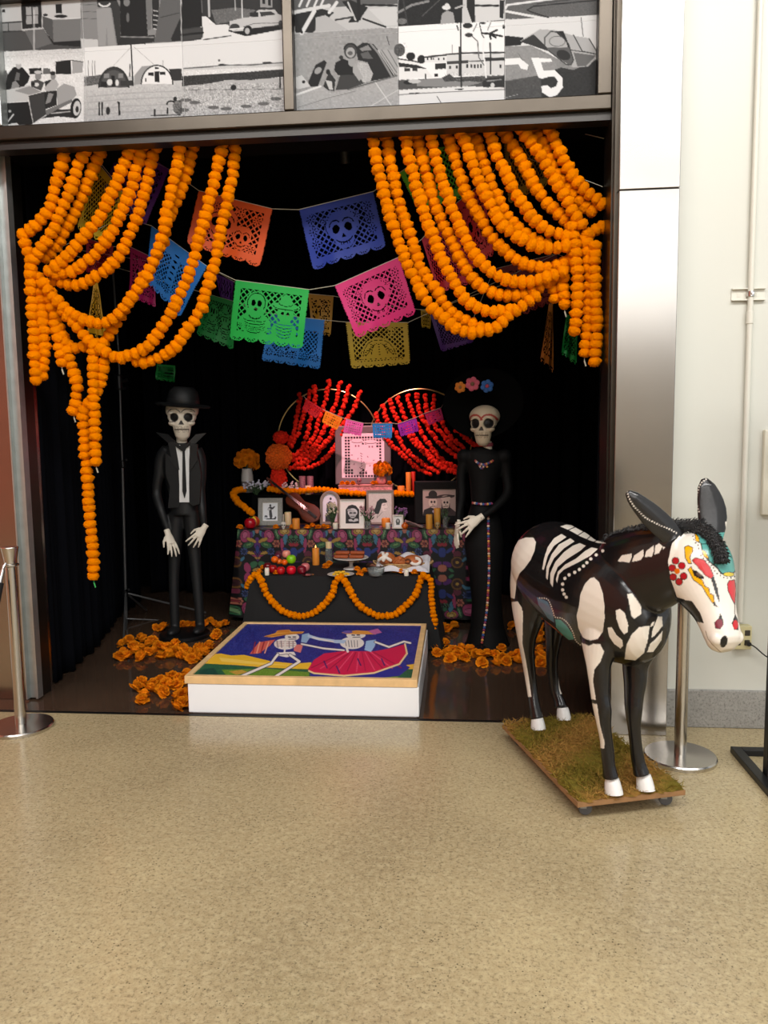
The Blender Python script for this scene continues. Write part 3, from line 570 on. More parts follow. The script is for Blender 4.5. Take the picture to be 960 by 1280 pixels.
def strand(pts, label, size=.0345, group='marigold garland curtain', step=None, name='marigold_garland', mat=None, endtie=False, cord=True):
    step = step or size*1.22; p = spline(pts, step); org = p[0]
    t = thing(name, label, 'garland', org, group)
    if cord and len(p) > 1: MB().tube(p, .0022, 5).build('cord', STRING, t)
    T, A, B = frames(p) if len(p) > 1 else (np.array([[0, 0, 1.]]), 0, 0)
    for i in range(len(p)):
        o = bpy.data.objects.new('bloom', POM[random.randrange(4)]); COL.objects.link(o); o.parent = t
        a, b, z = basis(T[i]+NR.normal(0, .12, 3)); w = random.uniform(0, 6.28); s = size*random.uniform(.93, 1.1)
        a2 = a*math.cos(w)+b*math.sin(w); b2 = np.cross(z, a2); l = p[i]-org+NR.normal(0, size*.06, 3)
        o.matrix_local = Matrix(((a2[0]*s, b2[0]*s, z[0]*s, l[0]), (a2[1]*s, b2[1]*s, z[1]*s, l[1]), (a2[2]*s, b2[2]*s, z[2]*s, l[2]), (0, 0, 0, 1)))
    if endtie:
        e = p[-1]; MB().tube([e, e-np.array([0, 0, size*1.4])], .002, 5).tube([e-np.array([0, 0, size*1.1]), e-np.array([-.008, 0, size*1.9])], .004, 6).build('end_tie', LEAF if endtie == 'g' else STRING, t)
    return t
def pix(pts, Y, Y2=None):
    n = len(pts); return [atY(x, y, Y+(0 if Y2 is None else (Y2-Y)*i/(n-1))) for i, (x, y) in enumerate(pts)]
LG = [  # strands of the bunch tied beside the galvanised channel
 ([(81,187),(78,204),(73,222),(68,238),(61,263),(43,283),(29,294)], .10),
 ([(107,188),(98,207),(89,235),(79,257),(72,276),(61,297),(45,319),(39,335)], .10),
 ([(125,190),(118,208),(109,229),(103,247),(92,269),(82,288),(72,307),(56,322)], .16),
 ([(164,185),(153,210),(142,238),(123,272),(104,297),(79,326),(61,338)], .10),
 ([(179,183),(173,201),(164,235),(151,266),(139,291),(117,319),(92,338),(70,341)], .13),
 ([(195,185),(190,201),(179,247),(167,282),(145,326),(117,347),(95,357),(67,351)], .16),
 ([(225,185),(220,213),(211,254),(203,294),(189,335),(173,360),(154,385),(136,402),(111,402),(89,391),(67,372),(54,354)], .10),
 ([(242,183),(236,207),(225,238),(212,269),(201,307),(182,344),(161,376),(148,401),(129,429),(114,429),(95,435),(76,419),(64,391),(54,360)], .17),
 ([(278,179),(270,216),(261,254),(250,294),(239,335),(223,372),(204,407),(182,435),(154,446),(142,446),(129,438),(111,426),(95,407),(79,388)], .11),
 ([(295,176),(292,207),(284,251),(275,297),(267,335),(257,366),(250,388),(236,410),(220,432),(201,446),(182,452),(170,452)], .15)]
ords = ['first', 'second', 'third', 'fourth', 'fifth', 'sixth', 'seventh', 'eighth', 'ninth', 'tenth', 'eleventh', 'twelfth', 'thirteenth']
for k, (pp, Y) in enumerate(LG): strand(pix(pp, Y), 'orange marigold strand swagged to the galvanised channel, %s counted from it' % ords[k])
for pp, Y, lab, tie in (
 ([(31,305),(38,325),(39,370),(42,420),(45,475)], .10, 'short straight marigold tail hanging closest to the galvanised channel', 0),
 ([(47,345),(52,390),(56,435),(53,470)], .13, 'short marigold tail hanging doubled beside the channel tail', 0),
 ([(62,365),(68,400),(73,430),(77,453)], .14, 'marigold tail ending in a white ring between the bunched tails', 1),
 ([(72,400),(84,436),(90,461),(97,483),(95,498),(92,513)], .16, 'marigold tail that bends back at its lower end', 1),
 ([(117,430),(117,460),(117,486),(118,524),(120,576)], .12, 'marigold tail hanging in front of the long strand', 1),
 ([(132,442),(128,467),(116,498),(104,517),(106,555),(110,605),(112,645),(115,680),(117,720)], .15, 'longest marigold tail reaching low down in front of the black curtain', 'g')):
    strand(pix(pp, Y), lab, endtie=tie)
q = tr(450, 140, 3.0)
RG = [
 (q(45,90,60,180,90,300,125,430,165,540,200,620,250,710,310,770,380,820,450,825,520,800,560,760,620,720,660,690), .10),
 (q(100,90,120,220,155,370,195,480,230,590,290,670,340,750,410,790,480,815), .15),
 (q(170,90,190,200,220,310,255,420,290,510,330,600,380,680,430,730,500,750,560,740), .11),
 (q(215,90,235,180,260,280,290,370,340,480,390,580,450,650,520,685,590,690,650,670,700,640), .15),
 (q(265,90,290,190,325,310,370,420,420,520,480,590,540,625,610,640,700,620,760,600), .11),
 (q(325,80,350,160,390,280,440,380,490,460,540,520,600,560,660,580,730,580,790,550), .15),
 (q(380,75,405,150,440,250,490,350,540,430,590,470,650,500,710,510,770,505), .10),
 (q(425,75,450,150,490,260,540,370,590,430,640,470,700,495), .16),
 (q(485,75,510,150,550,240,600,330,660,410,720,450,770,470), .12),
 (q(540,70,580,140,620,210,670,300,730,370,790,430,830,470), .16),
 (q(600,60,650,120,690,190,740,270,790,360,830,420), .11),
 (q(650,60,690,130,730,220,780,290,840,350,870,370), .16),
 (q(710,60,740,130,780,210,830,280,880,320,910,350), .12)]
for k, (pp, Y) in enumerate(RG): strand(pix(pp, Y), 'orange marigold strand swagged to jamb above donkey, %s from blue skull flag' % ords[k])
for pp, Y, lab, tie in (
 (q(800,430,812,560,815,700,805,820), .11, 'marigold tail by the jamb with the green crumpled flag behind it', 0),
 (q(850,460,858,600,860,740,842,905), .13, 'marigold tail by the jamb ending in a small white ring', 1),
 (q(880,500,882,650,888,800,880,935), .10, 'lowest marigold tail hanging hard against the brown jamb', 0),
 (q(770,560,762,640,768,720), .16, 'stub of marigolds hanging above the green crumpled flag', 1),
 (q(715,600,722,660,728,700), .18, 'two-bloom marigold stub below the gathered strands', 0),
 (q(905,430,872,450,840,480), .14, 'short loose marigold end sticking out towards the jamb', 0)):
    strand(pix(pp, Y), lab, endtie=tie)
# ------------------------------------------------------------------ papel picado bunting: cut paper flags on cords
def design(kind, nx, ny):
    c = Cv(0, 0, 100, 78, nx/100*3, (1, 1, 1)); O = (0, 0, 0); I = (1, 1, 1)
    def lattice(x0, y0, x1, y1, st=8.5, w=1.7):
        c.rect(x0, y0, x1, y1, O)
        for k in range(-40, 60):
            c.line([(x0+k*st, y0), (x0+k*st+(y1-y0), y1)], w, I); c.line([(x0+k*st, y0), (x0+k*st-(y1-y0), y1)], w, I)
        for a in ((0, 0, x0, 78), (x1, 0, 100, 78), (0, 0, 100, y0), (0, y1, 100, 78)): c.rect(*a, I)
    def rosette(x, y, r, n=8):
        c.ell(x, y, r, r, I)
        for k in range(n):
            a = 6.283*k/n; c.ell(x+r*.62*math.cos(a), y+r*.62*math.sin(a), r*.26, r*.1, O, a)
        c.ell(x, y, r*.17, r*.17, O)
    def skull(x, y, s, deco=True):
        c.ell(x, y-2*s, 15*s, 15*s, I); c.ell(x, y+11*s, 9.5*s, 9*s, I)
        c.ell(x-6.2*s, y, 3.6*s, 4.4*s, O, .3); c.ell(x+6.2*s, y, 3.6*s, 4.4*s, O, -.3)
        c.poly([(x, y+5*s), (x-2*s, y+9*s), (x+2*s, y+9*s)], O); c.arc(x, y+8*s, 8.5*s, 6*s, 20, 160, 1.1*s, O)
        c.arc(x-6.2*s, y-2*s, 6*s, 6.5*s, 190, 320, 1.0*s, O); c.arc(x+6.2*s, y-2*s, 6*s, 6.5*s, 220, 350, 1.0*s, O)
        if deco:
            for dx in (-4, -2, 0, 2, 4): c.line([(x+dx*s, y+13*s), (x+dx*s, y+16*s)], .6*s, O)
    # frame band with small cuts
    if kind in ('skull', 'two', 'couple', 'arch', 'lattice'): lattice(9, 9, 91, 64)
    if kind == 'skull':
        for y in (16, 32, 48): rosette(12, y, 7); rosette(88, y, 7)
        for k in range(7): rosette(30+k*6.7, 17+abs(k-3)*2.2, 5.5, 6)
        for x in (31, 36, 64, 69): c.ell(x, 32, 3.5, 9, I, .2 if x < 50 else -.2); c.arc(x, 32, 2, 7, 80, 280, .9, O)
        skull(50, 36, 1.32)
    elif kind == 'two':
        skull(38, 34, 1.35); skull(68, 46, .85)
        for x, y in ((16, 18), (28, 14), (60, 14), (84, 20), (82, 58), (18, 56)): rosette(x, y, 6.5)
    elif kind == 'couple':
        c.ell(32, 28, 15, 17, I); c.ell(32, 52, 22, 14, I); c.ell(72, 58, 17, 14, I); c.ell(72, 36, 11, 10, I); c.ell(71, 26, 19, 5.5, I); c.ell(71, 20, 8, 9, I)
        for x in (28, 36): c.ell(x, 26, 3, 4.4, O)
        c.ell(32, 34, 2.6, 1.8, O); c.arc(32, 26, 12, 13, 150, 390, 1.1, O); c.arc(32, 42, 8, 4, 10, 170, 1.2, O); c.arc(71, 25, 17, 5, 10, 170, 1.0, O); c.arc(71, 22, 9, 3, 10, 170, .9, O)
        for x in (68, 75): c.ell(x, 35, 2, 2.4, O)
        for k in range(5): c.arc(32, 46+k*3.6, 16-k*1.5, 4, 20, 160, .9, O); c.arc(72, 46+k*4, 13-k, 4, 20, 160, .9, O)
        for k in range(6): rosette(13+k*8, 60-abs(k-2.5)*1.5, 3.4, 6)
    elif kind == 'arch':
        c.poly([(20, 62)]+[(50+30*math.cos(math.radians(a)), 60-34*math.sin(math.radians(a))) for a in range(180, -1, -12)]+[(80, 62)], I)
        c.arc(50, 60, 27, 30, 185, 355, 1.1, O); c.arc(50, 60, 14, 24, 190, 350, .8, O)
        for sg in (-1, 1):
            for k in range(6): c.line([(50+sg*(8+k*2.6), 40+k*3), (50+sg*(13+k*2.4), 38+k*3.4)], 1.2, O)
            c.line([(50+sg*6, 38), (50+sg*24, 58)], .9, O)
        for k in range(5): c.ell(50, 38+k*4.4, 1.2, 1.0, O)
        for k in range(14): c.ell(13+k*5.7, 66, 1.4, .9, O)
        skull(72, 16, .4, False); skull(28, 16, .4, False)
    elif kind == 'bands':
        c.rect(9, 18, 91, 64, O)
        for k in range(-6, 22): c.line([(k*7, 18), (k*7+46, 64)], 1.6, I); c.line([(k*7, 18), (k*7-46, 64)], 1.6, I)
        c.rect(0, 0, 8, 78, I); c.rect(92, 0, 100, 78, I); c.rect(44, 10, 60, 70, I); c.rect(0, 64, 100, 78, I)
        for k in range(6): c.ell(52, 14+k*8, 4, 1.4, O)
        for k in range(5): rosette(10+k*20, 60, 8, 10)
    elif kind == 'mini':
        for k in range(7):
            for j in range(4): c.ell(14+k*12, 16+j*14, 2.8, 3.6, O, .4*(k % 2))
    # toothed sides and scalloped hem with little fans
    hem = np.ones((c.h, c.w), bool); X, Y = np.meshgrid((np.arange(c.w)+.5)/c.k, (np.arange(c.h)+.5)/c.k)
    n = 5; bump = 6.5*np.sqrt(np.clip(1-((X*n/100) % 1*2-1)**2, 0, 1))
    hem = Y < 70.5+bump
    for k in range(n):
        for a in (30, 60, 90, 120, 150): c.ell(100/n*(k+.5)+5*math.cos(math.radians(a)), 70.5+4.4*math.sin(math.radians(a)), .7, 1.5, O, math.radians(a)-1.57)
    m = (c.a[..., 0] > .5) & hem & (X > .9*np.abs(np.sin(Y*1.3))) & (X < 100-.9*np.abs(np.sin(Y*1.3)))
    jj = np.clip(((np.arange(ny)+.5)/ny*c.h).astype(int), 0, c.h-1); ii = np.clip(((np.arange(nx)+.5)/nx*c.w).astype(int), 0, c.w-1)
    return m[np.ix_(jj, ii)]
PAPER = {}
def paper(col):
    if col not in PAPER: PAPER[col] = M('cut_paper_%d_%d_%d' % col, tuple(int(q*.86) for q in col), .5, spec=.35)
    return PAPER[col]
_DC = {}
def flag(par, px, Y, kind, col, cell=.0042, label=None, wave=.008, seed=0, twist=0.0):
    a, b, c, d = [atY(x, y, Y) for x, y in px]
    w = (np.linalg.norm(b-a)+np.linalg.norm(c-d))/2; h = np.linalg.norm(d-a)
    nx = max(18, int(w/cell)); ny = max(14, int(h/cell)); key = (kind, nx//6*6, ny//6*6); nx, ny = max(18, key[1]), max(14, key[2])
    P = quad(a, b, c, d, nx, ny); U, V = uvgrid(nx, ny); rg = np.random.default_rng(seed+int(px[0][0])); f = rg.uniform(0, 6, 3)
    P[..., 1] += wave*V*(np.sin(U*7+f[0])+.6*np.sin(U*15+V*4+f[1])+.8*np.sin(V*6+f[2]))+twist*(U-.5)*V
    if key not in _DC: _DC[key] = design(kind, nx, ny)
    o = grid_mesh('flag', P, paper(col), parent=par, keep=_DC[key])
    if label: o['label'] = label
    return o
def bunting(label, cordpx, Y, flags, cell=.0042, group='papel picado buntings', r=.0022, ends=None, **k):
    pts = [atY(x, y, Y) for x, y in cordpx]
    if ends: pts = ([np.array(ends[0])] if ends[0] else [])+pts+([np.array(ends[1])] if ends[1] else [])
    t = thing('paper_bunting', label, 'bunting', pts[0], group)
    MB().tube(np.array(pts)+[0, .002, 0], r, 5).build('cord', STRING, t)
    for i, (px, kind, col, lab) in enumerate(flags): flag(t, px, Y+.001*i, kind, col, cell, lab, seed=i*7, **k)
    return t
ORANGE, BLUE, GREEN, PINK, GOLD, PURPLE, YELLOW, LIME, CRIM, SKY = (226, 84, 10), (14, 48, 152), (22, 176, 70), (226, 40, 124), (172, 140, 22), (84, 30, 130), (226, 196, 20), (110, 214, 50), (186, 20, 46), (14, 112, 196)
MAG = (180, 20, 100)
bunting('cut-paper bunting with the orange and deep blue skull flags, hung highest', [(88,176),(125,203),(155,240),(180,196),(212,212),(248,238),(341,261),(373,262),(467,239),(499,216),(566,168),(628,158),(700,160)][2:], .55, [
    ([(152,172),(212,212),(181,283),(128,240)], 'two', PURPLE, 'purple cut-paper flag'),
    ([(248,238),(341,261),(325,336),(233,306)], 'two', ORANGE, 'orange cut-paper flag with two skulls'),
    ([(373.5,262),(467,239),(483,309),(391,339)], 'skull', BLUE, 'deep blue cut-paper flag with a flower-crowned skull'),
    ([(499,216),(566,168),(582,247),(523,264)], 'lattice', LIME, 'lime green cut-paper flag'),
    ([(628,158),(695,160),(684,232),(636,256)], 'lattice', GOLD, 'gold cut-paper flag')], ends=((-2.0,.38,3.062),(.73,.15,2.98)))
bunting('short cut-paper bunting with the yellow flag behind the gathered marigold strands', [(88,170),(95,178),(122,203),(155,243),(175,278)], .50, [
    ([(84,166),(100,180),(97,190),(84,184)], 'mini', SKY, 'small blue flag corner'),
    ([(122,203),(155,243),(129,306),(96,286)], 'lattice', YELLOW, 'yellow cut-paper flag')], ends=((-2.12,.38,3.062),None))
bunting('cut-paper bunting with the bright green couple flag and the pink skull flag', [(160,268),(175,278),(189,282),(259,333),(294,350),(387,362),(418,357),(499,321),(527,299),(560,262),(603,228),(640,190)], .62, [
    ([(189,282),(259,333),(224,398),(182,352)], 'bands', SKY, 'sky blue cut-paper flag'),
    ([(294,350),(387,362),(378,437),(286,425)], 'couple', GREEN, 'bright green cut-paper flag with a skull couple in a sombrero'),
    ([(418,357),(499,321),(521,393),(446,424)], 'skull', PINK, 'pink cut-paper flag with a flower-crowned skull'),
    ([(527,299),(552,280),(587,356),(548,368)], 'lattice', CRIM, 'crimson cut-paper flag'),
    ([(560,262),(603,228),(618,320),(583,342)], 'two', (196, 26, 26), 'red cut-paper flag')], ends=((-2.27,.16,2.5),(.73,.16,2.75)))
bunting('dim cut-paper bunting deeper in the alcove with the blue scalloped and gold arch flags', [(100,296),(140,306),(165,310),(192,322),(272,344),(258,367),(293,377),(338,392),(406,400),(432,402.5),(510,403),(535,385),(590,400),(620,336),(696,317)][5:11], 1.2, [
    ([(258,367),(293,377),(292,438),(245,418)], 'couple', (16, 130, 56), 'dark green cut-paper flag'),
    ([(338,392),(406,400),(400,463),(327,452)], 'bands', SKY, 'blue cut-paper flag with rosettes along its hem'),
    ([(432,402.5),(510,403),(513,456),(439,462)], 'arch', (190, 160, 36), 'gold cut-paper flag with an arch of leaves')], cell=.0055, ends=((-2.60,1.2,2.75),(.95,1.2,2.78)))
bunting('dim cut-paper bunting with the brown-gold flag furthest back behind the green couple flag', [(272,340),(292,352),(340,362),(385,367),(417,370),(470,380),(526,387),(540,388)], 1.26, [
    ([(270,342),(292,352),(290,379),(274,370)], 'lattice', PURPLE, 'dark purple flag'),
    ([(385,367),(417,370),(413,421),(390,416)], 'two', (176, 128, 20), 'brown-gold cut-paper flag'),
    ([(526,387),(539,388),(538,411),(527,409)], 'lattice', GOLD, 'small gold flag')], cell=.0065, ends=((-2.62,1.26,2.8),(.98,1.26,2.7)))
bunting('dim cut-paper bunting with dark purple and maroon flags behind the gathered strands', [(520,380),(535,385),(590,402),(618,336),(696,317),(725,330)][1:], 1.2, [
    ([(535,385),(588,402),(592,428),(552,441)], 'lattice', (66, 26, 100), 'dark purple cut-paper flag'),
    ([(618,336),(696,317),(702,374),(655,394)], 'two', (130, 30, 20), 'maroon cut-paper flag')], cell=.0055, ends=(None,(.96,1.2,2.75)))
bunting('dim cut-paper bunting with the magenta flag behind the marigold strands', [(100,294),(115,300),(140,308),(164,309),(191,322)], 1.0, [
    ([(108,298),(142,308),(137,340),(108,342)], 'lattice', CRIM, 'dark red flag'),
    ([(163,308),(192,322),(196,386),(162,372)], 'two', MAG, 'magenta flag')], cell=.0055, ends=((-2.52,1.0,2.75),None))
for px, Y, col, lab in (([(686,380),(691,379),(693,466),(675,451)], 1.0, (160, 96, 20), 'twisted brown paper flag hanging on its own below the gathered strands'),
                        ([(708,393),(723,398),(721,456),(700,444)], .5, (20, 140, 60), 'crumpled green paper flag behind the marigold tails by the jamb'),
                        ([(117,352),(122,353),(133,423),(113,421)], .6, (200, 150, 16), 'twisted yellow paper flag behind the gathered marigold bunch'),
                        ([(196,455),(219,457),(218,478),(197,475)], 1.9, (20, 140, 56), 'small green paper flag hanging over the skeleton man hat')):
    t = thing('loose_paper_flag', lab, 'paper flag', atY(*px[0], Y), 'loose paper flags')
    flag(t, px, Y, 'lattice', col, .005, wave=.018, seed=3, twist=.06)
    MB().tube([atY((px[0][0]+px[1][0])/2, px[0][1]+1, Y), atY((px[0][0]+px[1][0])/2, px[0][1]+1, Y)*[1, 1, 0]+[0, 0, 2.999 if Y < .39 else (3.0 if Y < .4 else 3.699)]], .0012, 5).build('cord', BLACKM, t)
# ------------------------------------------------------------------ painted donkey on its dolly
DH = np.array([.306, -.952]); DL = np.array([.952, .306]); DO = np.array([.557, -.58])
def dk(u, v, z): p = DO+u*DH+v*DL; return np.array([p[0], p[1], z])
def cub(L, D, n):
    """smooth (monotone-ish Catmull-Rom) resampling of rows D at parameter L"""
    m = np.gradient(D, L, axis=0); x = np.linspace(L[0], L[-1], n); i = np.clip(np.searchsorted(L, x)-1, 0, len(L)-2)
    h = (L[i+1]-L[i])[:, None]; t = ((x-L[i])[:, None])/h
    return (2*t**3-3*t**2+1)*D[i]+(t**3-2*t**2+t)*h*m[i]+(-2*t**3+3*t**2)*D[i+1]+(t**3-t**2)*h*m[i+1]
def dpx(x, y, u):
    d = ray(x, y); p0 = CAM_POS[:2]-DO; t = (u-p0@DH)/(d[:2]@DH); return CAM_POS+t*d
def loft(mb, data, n=36):
    """data: (u, v, z, half height, half width) rings square to the path"""
    d0 = np.array(data, float); L = np.concatenate([[0], np.cumsum(np.linalg.norm(np.diff(d0[:, :3], axis=0), axis=1)+.01)])
    data = cub(L, d0, max(8, int(L[-1]/.02)))
    pts = [dk(*d[:3]) for d in data]; T, A, B = frames(pts, (0, 0, 1)); t = np.arange(n)*2*math.pi/n
    mb.rings([[pts[i]+A[i]*d[4]*math.cos(q)+B[i]*d[3]*math.sin(q) for q in t] for i, d in enumerate(data)])
mb = MB()
loft(mb, [(-.505,0,.93,.05,.05), (-.48,0,.925,.12,.12), (-.42,0,.915,.18,.18), (-.32,0,.892,.205,.212), (-.2,0,.86,.213,.212), (-.05,0,.835,.223,.208), (.1,0,.828,.235,.206), (.24,0,.835,.24,.194), (.36,0,.82,.225,.165), (.45,0,.80,.185,.128), (.51,0,.79,.12,.085), (.535,0,.79,.05,.04)])
loft(mb, [(.16,0,.94,.10,.07), (.26,0,.945,.165,.10), (.36,.0,.965,.175,.10), (.44,.015,.995,.17,.095), (.52,.04,1.03,.155,.088), (.58,.065,1.065,.13,.08), (.62,.085,1.085,.10,.07)])
# head: poll to muzzle
HP = dk(.575, .122, 1.10); HE = dk(.78, .128, .79)
hd = HE-HP; hl = np.linalg.norm(hd); hd = hd/hl
hside = np.cross(hd, [0, 0, 1.0]); hside /= np.linalg.norm(hside); hup = np.cross(hside, hd)     # hup: forehead side
def hpt(t, up=0.0, sd=0.0): return HP+hd*hl*t+hup*up+hside*sd
hr = np.array([(-.12,0,.04,.04), (-.07,0,.075,.065), (0,0,.10,.085), (.1,0,.122,.096), (.22,-.005,.132,.10), (.36,-.006,.124,.093), (.52,.0,.098,.078), (.68,.006,.074,.06), (.82,.006,.064,.053), (.93,.004,.058,.05), (1.01,0,.047,.042), (1.055,-.006,.022,.022)]); hr[:, 3] *= 1.22; hr = cub(hr[:, 0], hr, 30)
t20 = np.arange(36)*2*math.pi/36
mb.rings([[hpt(t, o)+hup*a*math.sin(q)+hside*b*math.cos(q) for q in t20] for t, o, a, b in hr])
for s in (-1, 1):
    mb.ell(hpt(.20, -.055, s*.045), (.062, .062, .075)); mb.ell(hpt(.27, .05, s*.073), .026)     # cheek, brow
    mb.ell(hpt(.95, .02, s*.036), .027)
mb.tube([hpt(.55, -.06), hpt(.8, -.055), hpt(.97, -.045)], [.026, .026, .018])
# ears
EARS = []
def ear(base, tip, bend, fw, wk=1.0):
    base, tip = np.array(base), np.array(tip); EARS.append((base, tip)); m = (base+tip)/2+np.array(bend); p = spline([base, m, tip], .03)
    n = len(p); w = [.022+.026*math.sin(math.pi*min(1, .12+.9*i/(n-1)))*(1 if i < n-1 else .2) for i in range(n)]; w = [a*wk for a in w]; w[-1] = .012
    mb.tube(p, [(a, .016 if i < n-1 else .008) for i, a in enumerate(w)], 14, up=fw)
ear(hpt(0.0, .035, .06), dk(.545, -.122, 1.311), (.004, 0, -.004), (0, -1, .1), .95)
ear(hpt(0.0, .05, -.06), dk(.55, .186, 1.352), (.012, 0, .004), (0, -1, .1), 1.12)
# legs
def leg(top, px, du=0.0):
    """top: (u,v,z,ra,rb) rings inside the trunk, then (px x, px y, width px, u, fore-aft factor) down to the hoof"""
    R = [list(dk(*t[:3]))+[t[3], t[4]] for t in top]
    for x, y, w, u, k in px:
        p = dpx(x, y, u); r = w*((p-CAM_POS)@FW)/FPX/2; R.append(list(p)+[r, r*k])
    R = np.array(R); L = np.concatenate([[0], np.cumsum(np.linalg.norm(np.diff(R[:, :3], axis=0), axis=1))]); Q = cub(L, R, 40)
    mb.tube(Q[:, :3], [(a, b) for a, b in Q[:, 3:]], 24, up=(DH[0], DH[1], 0))
leg([(.31, -.09, .80, .06, .10), (.33, -.105, .70, .066, .10)], [(748, 833, 29, .35, 1.25), (749, 851, 25, .36, 1.2), (750, 869, 22, .37, 1.2), (753, 886, 21.5, .38, 1.2), (755, 906, 17.5, .38, 1.1), (757.7, 924, 15.5, .375, 1.1), (759.5, 942, 16.5, .372, 1.1), (761, 957, 16, .378, 1.1), (763.5, 972, 19, .385, 1.15)])
leg([(.31, .075, .80, .06, .10), (.33, .08, .70, .066, .10)], [(794, 833, 30, .35, 1.2), (794, 851, 27, .36, 1.2), (792.5, 869, 23, .37, 1.2), (792, 887, 20.5, .38, 1.2), (792.5, 906, 16.5, .38, 1.1), (794, 924, 15, .375, 1.1), (796, 942, 16, .372, 1.1), (799, 957, 17, .378, 1.1), (802, 968, 20, .385, 1.15)])
leg([(-.345, -.11, .90, .085, .14), (-.34, -.115, .78, .088, .15)], [(660, 770, 34, -.33, 1.7), (658, 796, 22, -.345, 1.6), (660, 822, 16, -.375, 1.6), (663, 845, 14, -.385, 1.45), (666, 869, 12.6, -.36, 1.2), (668.5, 885, 14, -.335, 1.15), (671, 898, 16.5, -.318, 1.15)])
leg([(-.37, .11, .90, .085, .14), (-.38, .11, .78, .08, .14)], [(695, 770, 27, -.40, 1.6), (692, 796, 19, -.42, 1.6), (690, 825, 13.5, -.455, 1.5), (691, 845, 12.5, -.465, 1.45), (695, 866, 12.5, -.445, 1.2), (699, 876, 14, -.425, 1.15), (701, 884, 16, -.41, 1.15)])
mb.tube([dk(-.49, 0, 1.0), dk(-.53, 0, .95), dk(-.545, 0, .8), dk(-.54, 0, .65)], [.03, .028, .024, .03])
dme, dv, dn = remesh(mb, .0034, 10, .5)
# paint
W_, K_ = (226, 218, 205), (20, 19, 20)
RED, YEL, TEAL, BLUEP = (196, 26, 32), (232, 170, 6), (84, 158, 150), (92, 128, 150)
body = head = Cv(600, 570, 960, 1010, 3.6, K_); ears = Cv(760, 580, 930, 700, 4.5, (30, 29, 29))
A = tr(630, 640, 6.4); B_ = tr(720, 640, 6.738); H_ = tr(820, 590, 5.333); F_ = tr(610, 760, 2.743)
for p in (A(60,245,170,205,235,205,255,240,245,310,215,380,165,450,125,490,100,550,95,620,85,695,40,680,-10,560,-20,430,0,340),
          A(60,720,110,715,145,770,140,850,130,920,140,1000,165,1216,60,1216), F_(98,0,120,10,118,120,130,180,140,240,149,305,128,305,118,200,90,90),
          A(460,175,500,200,400,270,350,350,320,460,305,460,320,370,350,280,400,210), A(530,210,565,235,480,290,400,370,360,450,350,540,335,530,340,440,380,340,440,260),
          A(605,248,655,270,610,310,500,380,430,440,400,510,390,600,370,570,370,490,410,400,480,320,550,270), A(700,283,752,295,690,350,580,410,480,460,440,500,425,570,415,540,430,480,490,420,580,370,650,310),
          A(450,115,500,100,540,105,575,125,640,160,700,190,770,225,815,252,750,248,680,225,600,190,530,150),
          A(720,522,760,560,790,650,803,740,805,850,790,960,750,1015,690,1028,630,1005,595,930,580,830,600,750,610,660,650,570,690,530),
          F_(320,118,345,130,362,122,385,125,398,150,385,185,365,210,360,250,370,315,354,312,338,200), F_(352,325,374,330,384,400,400,460,398,482,383,480,368,400),
          B_(350,415,385,365,470,350,470,380,450,425), B_(470,420,490,365,570,315,568,370,545,405), B_(578,380,590,330,655,280,655,330,640,375), B_(660,360,668,285,730,240,728,290,700,345), B_(730,320,738,240,805,195,790,245,760,290),
          B_(430,690,470,685,510,735,550,800,550,860,490,900,465,870,450,780), B_(335,830,370,815,410,850,440,950,435,1010,405,1030,370,985,340,900), B_(265,975,300,970,340,1035,390,1080,395,1130,375,1150,320,1110,280,1050),
          B_(410,1240,425,1120,470,1030,530,970,620,960,605,1080,570,1190,500,1250), B_(640,930,665,920,650,960,625,965), B_(690,880,725,880,730,960,665,1040,635,1060,645,990), B_(730,1000,720,1080,650,1180,600,1180,625,1110,670,1070)):
    body.poly(p, W_)
for a in ((500,150,570,120),(585,190,640,155),(660,222,700,185),(720,240,760,215)): body.line(A(*a), 1.0, K_)
for i, (x, y) in enumerate(A(790,310,738,343,695,375,663,405,636,432,603,460,566,482,521,503,487,531,469,577,469,623,481,656,498,681)): body.ell(x, y, 2.1, 2.0, W_)
body.poly(A(262,680,310,700,350,720,385,790,398,850,400,885,350,850,310,790,275,740), BLUEP); body.poly(A(410,860,450,860,500,910,545,970,560,1020,520,1025,460,975,415,920), TEAL)
body.line(A(300,850,400,925,470,990), 1.2, (170, 80, 40))
bd = np.array(A(285,688,350,700,390,790,408,840,460,850,510,890,550,960,575,1030,610,1062))
bd3 = spline(np.c_[bd, np.zeros(len(bd))], 2.9)
for p in bd3: body.ell(p[0], p[1], .95, .95, W_)
# face
head.poly(H_(170,430,235,340,300,345,360,330,480,330,620,400,680,620,660,1050,620,1220,430,1260,300,1200,285,1040,270,985,222,895,190,850,140,835,100,720,80,600,105,480,150,425), (232, 224, 212))
head.poly(H_(175,850,240,862,295,940,320,1010,250,990,200,910), K_)
head.poly(H_(257,385,330,372,400,400,470,390,515,470,545,600,535,665,480,695,430,678,400,636,350,597,305,545,296,480,262,440), K_); head.poly(H_(264,392,330,379,400,410,466,398,508,474,538,600,528,658,480,687,434,668,406,628,354,590,312,540,303,478,268,440), TEAL)
head.line(H_(296,480,350,478), .6, K_); head.line(H_(400,636,420,590), .6, K_)
for a, col in ((H_(258,398,285,436,290,472,264,458), YEL), (H_(302,515,330,530,356,585,318,560), YEL)): head.poly(a, col); head.line(a+a[:1], .6, K_)
head.ell(*H_(485, 682)[0], 7, 2.7, (214, 190, 60)); head.ell(*H_(532, 550)[0], 2.6, 5, YEL); head.arc(*H_(485, 682)[0], 7, 2.7, 0, 360, .6, K_)
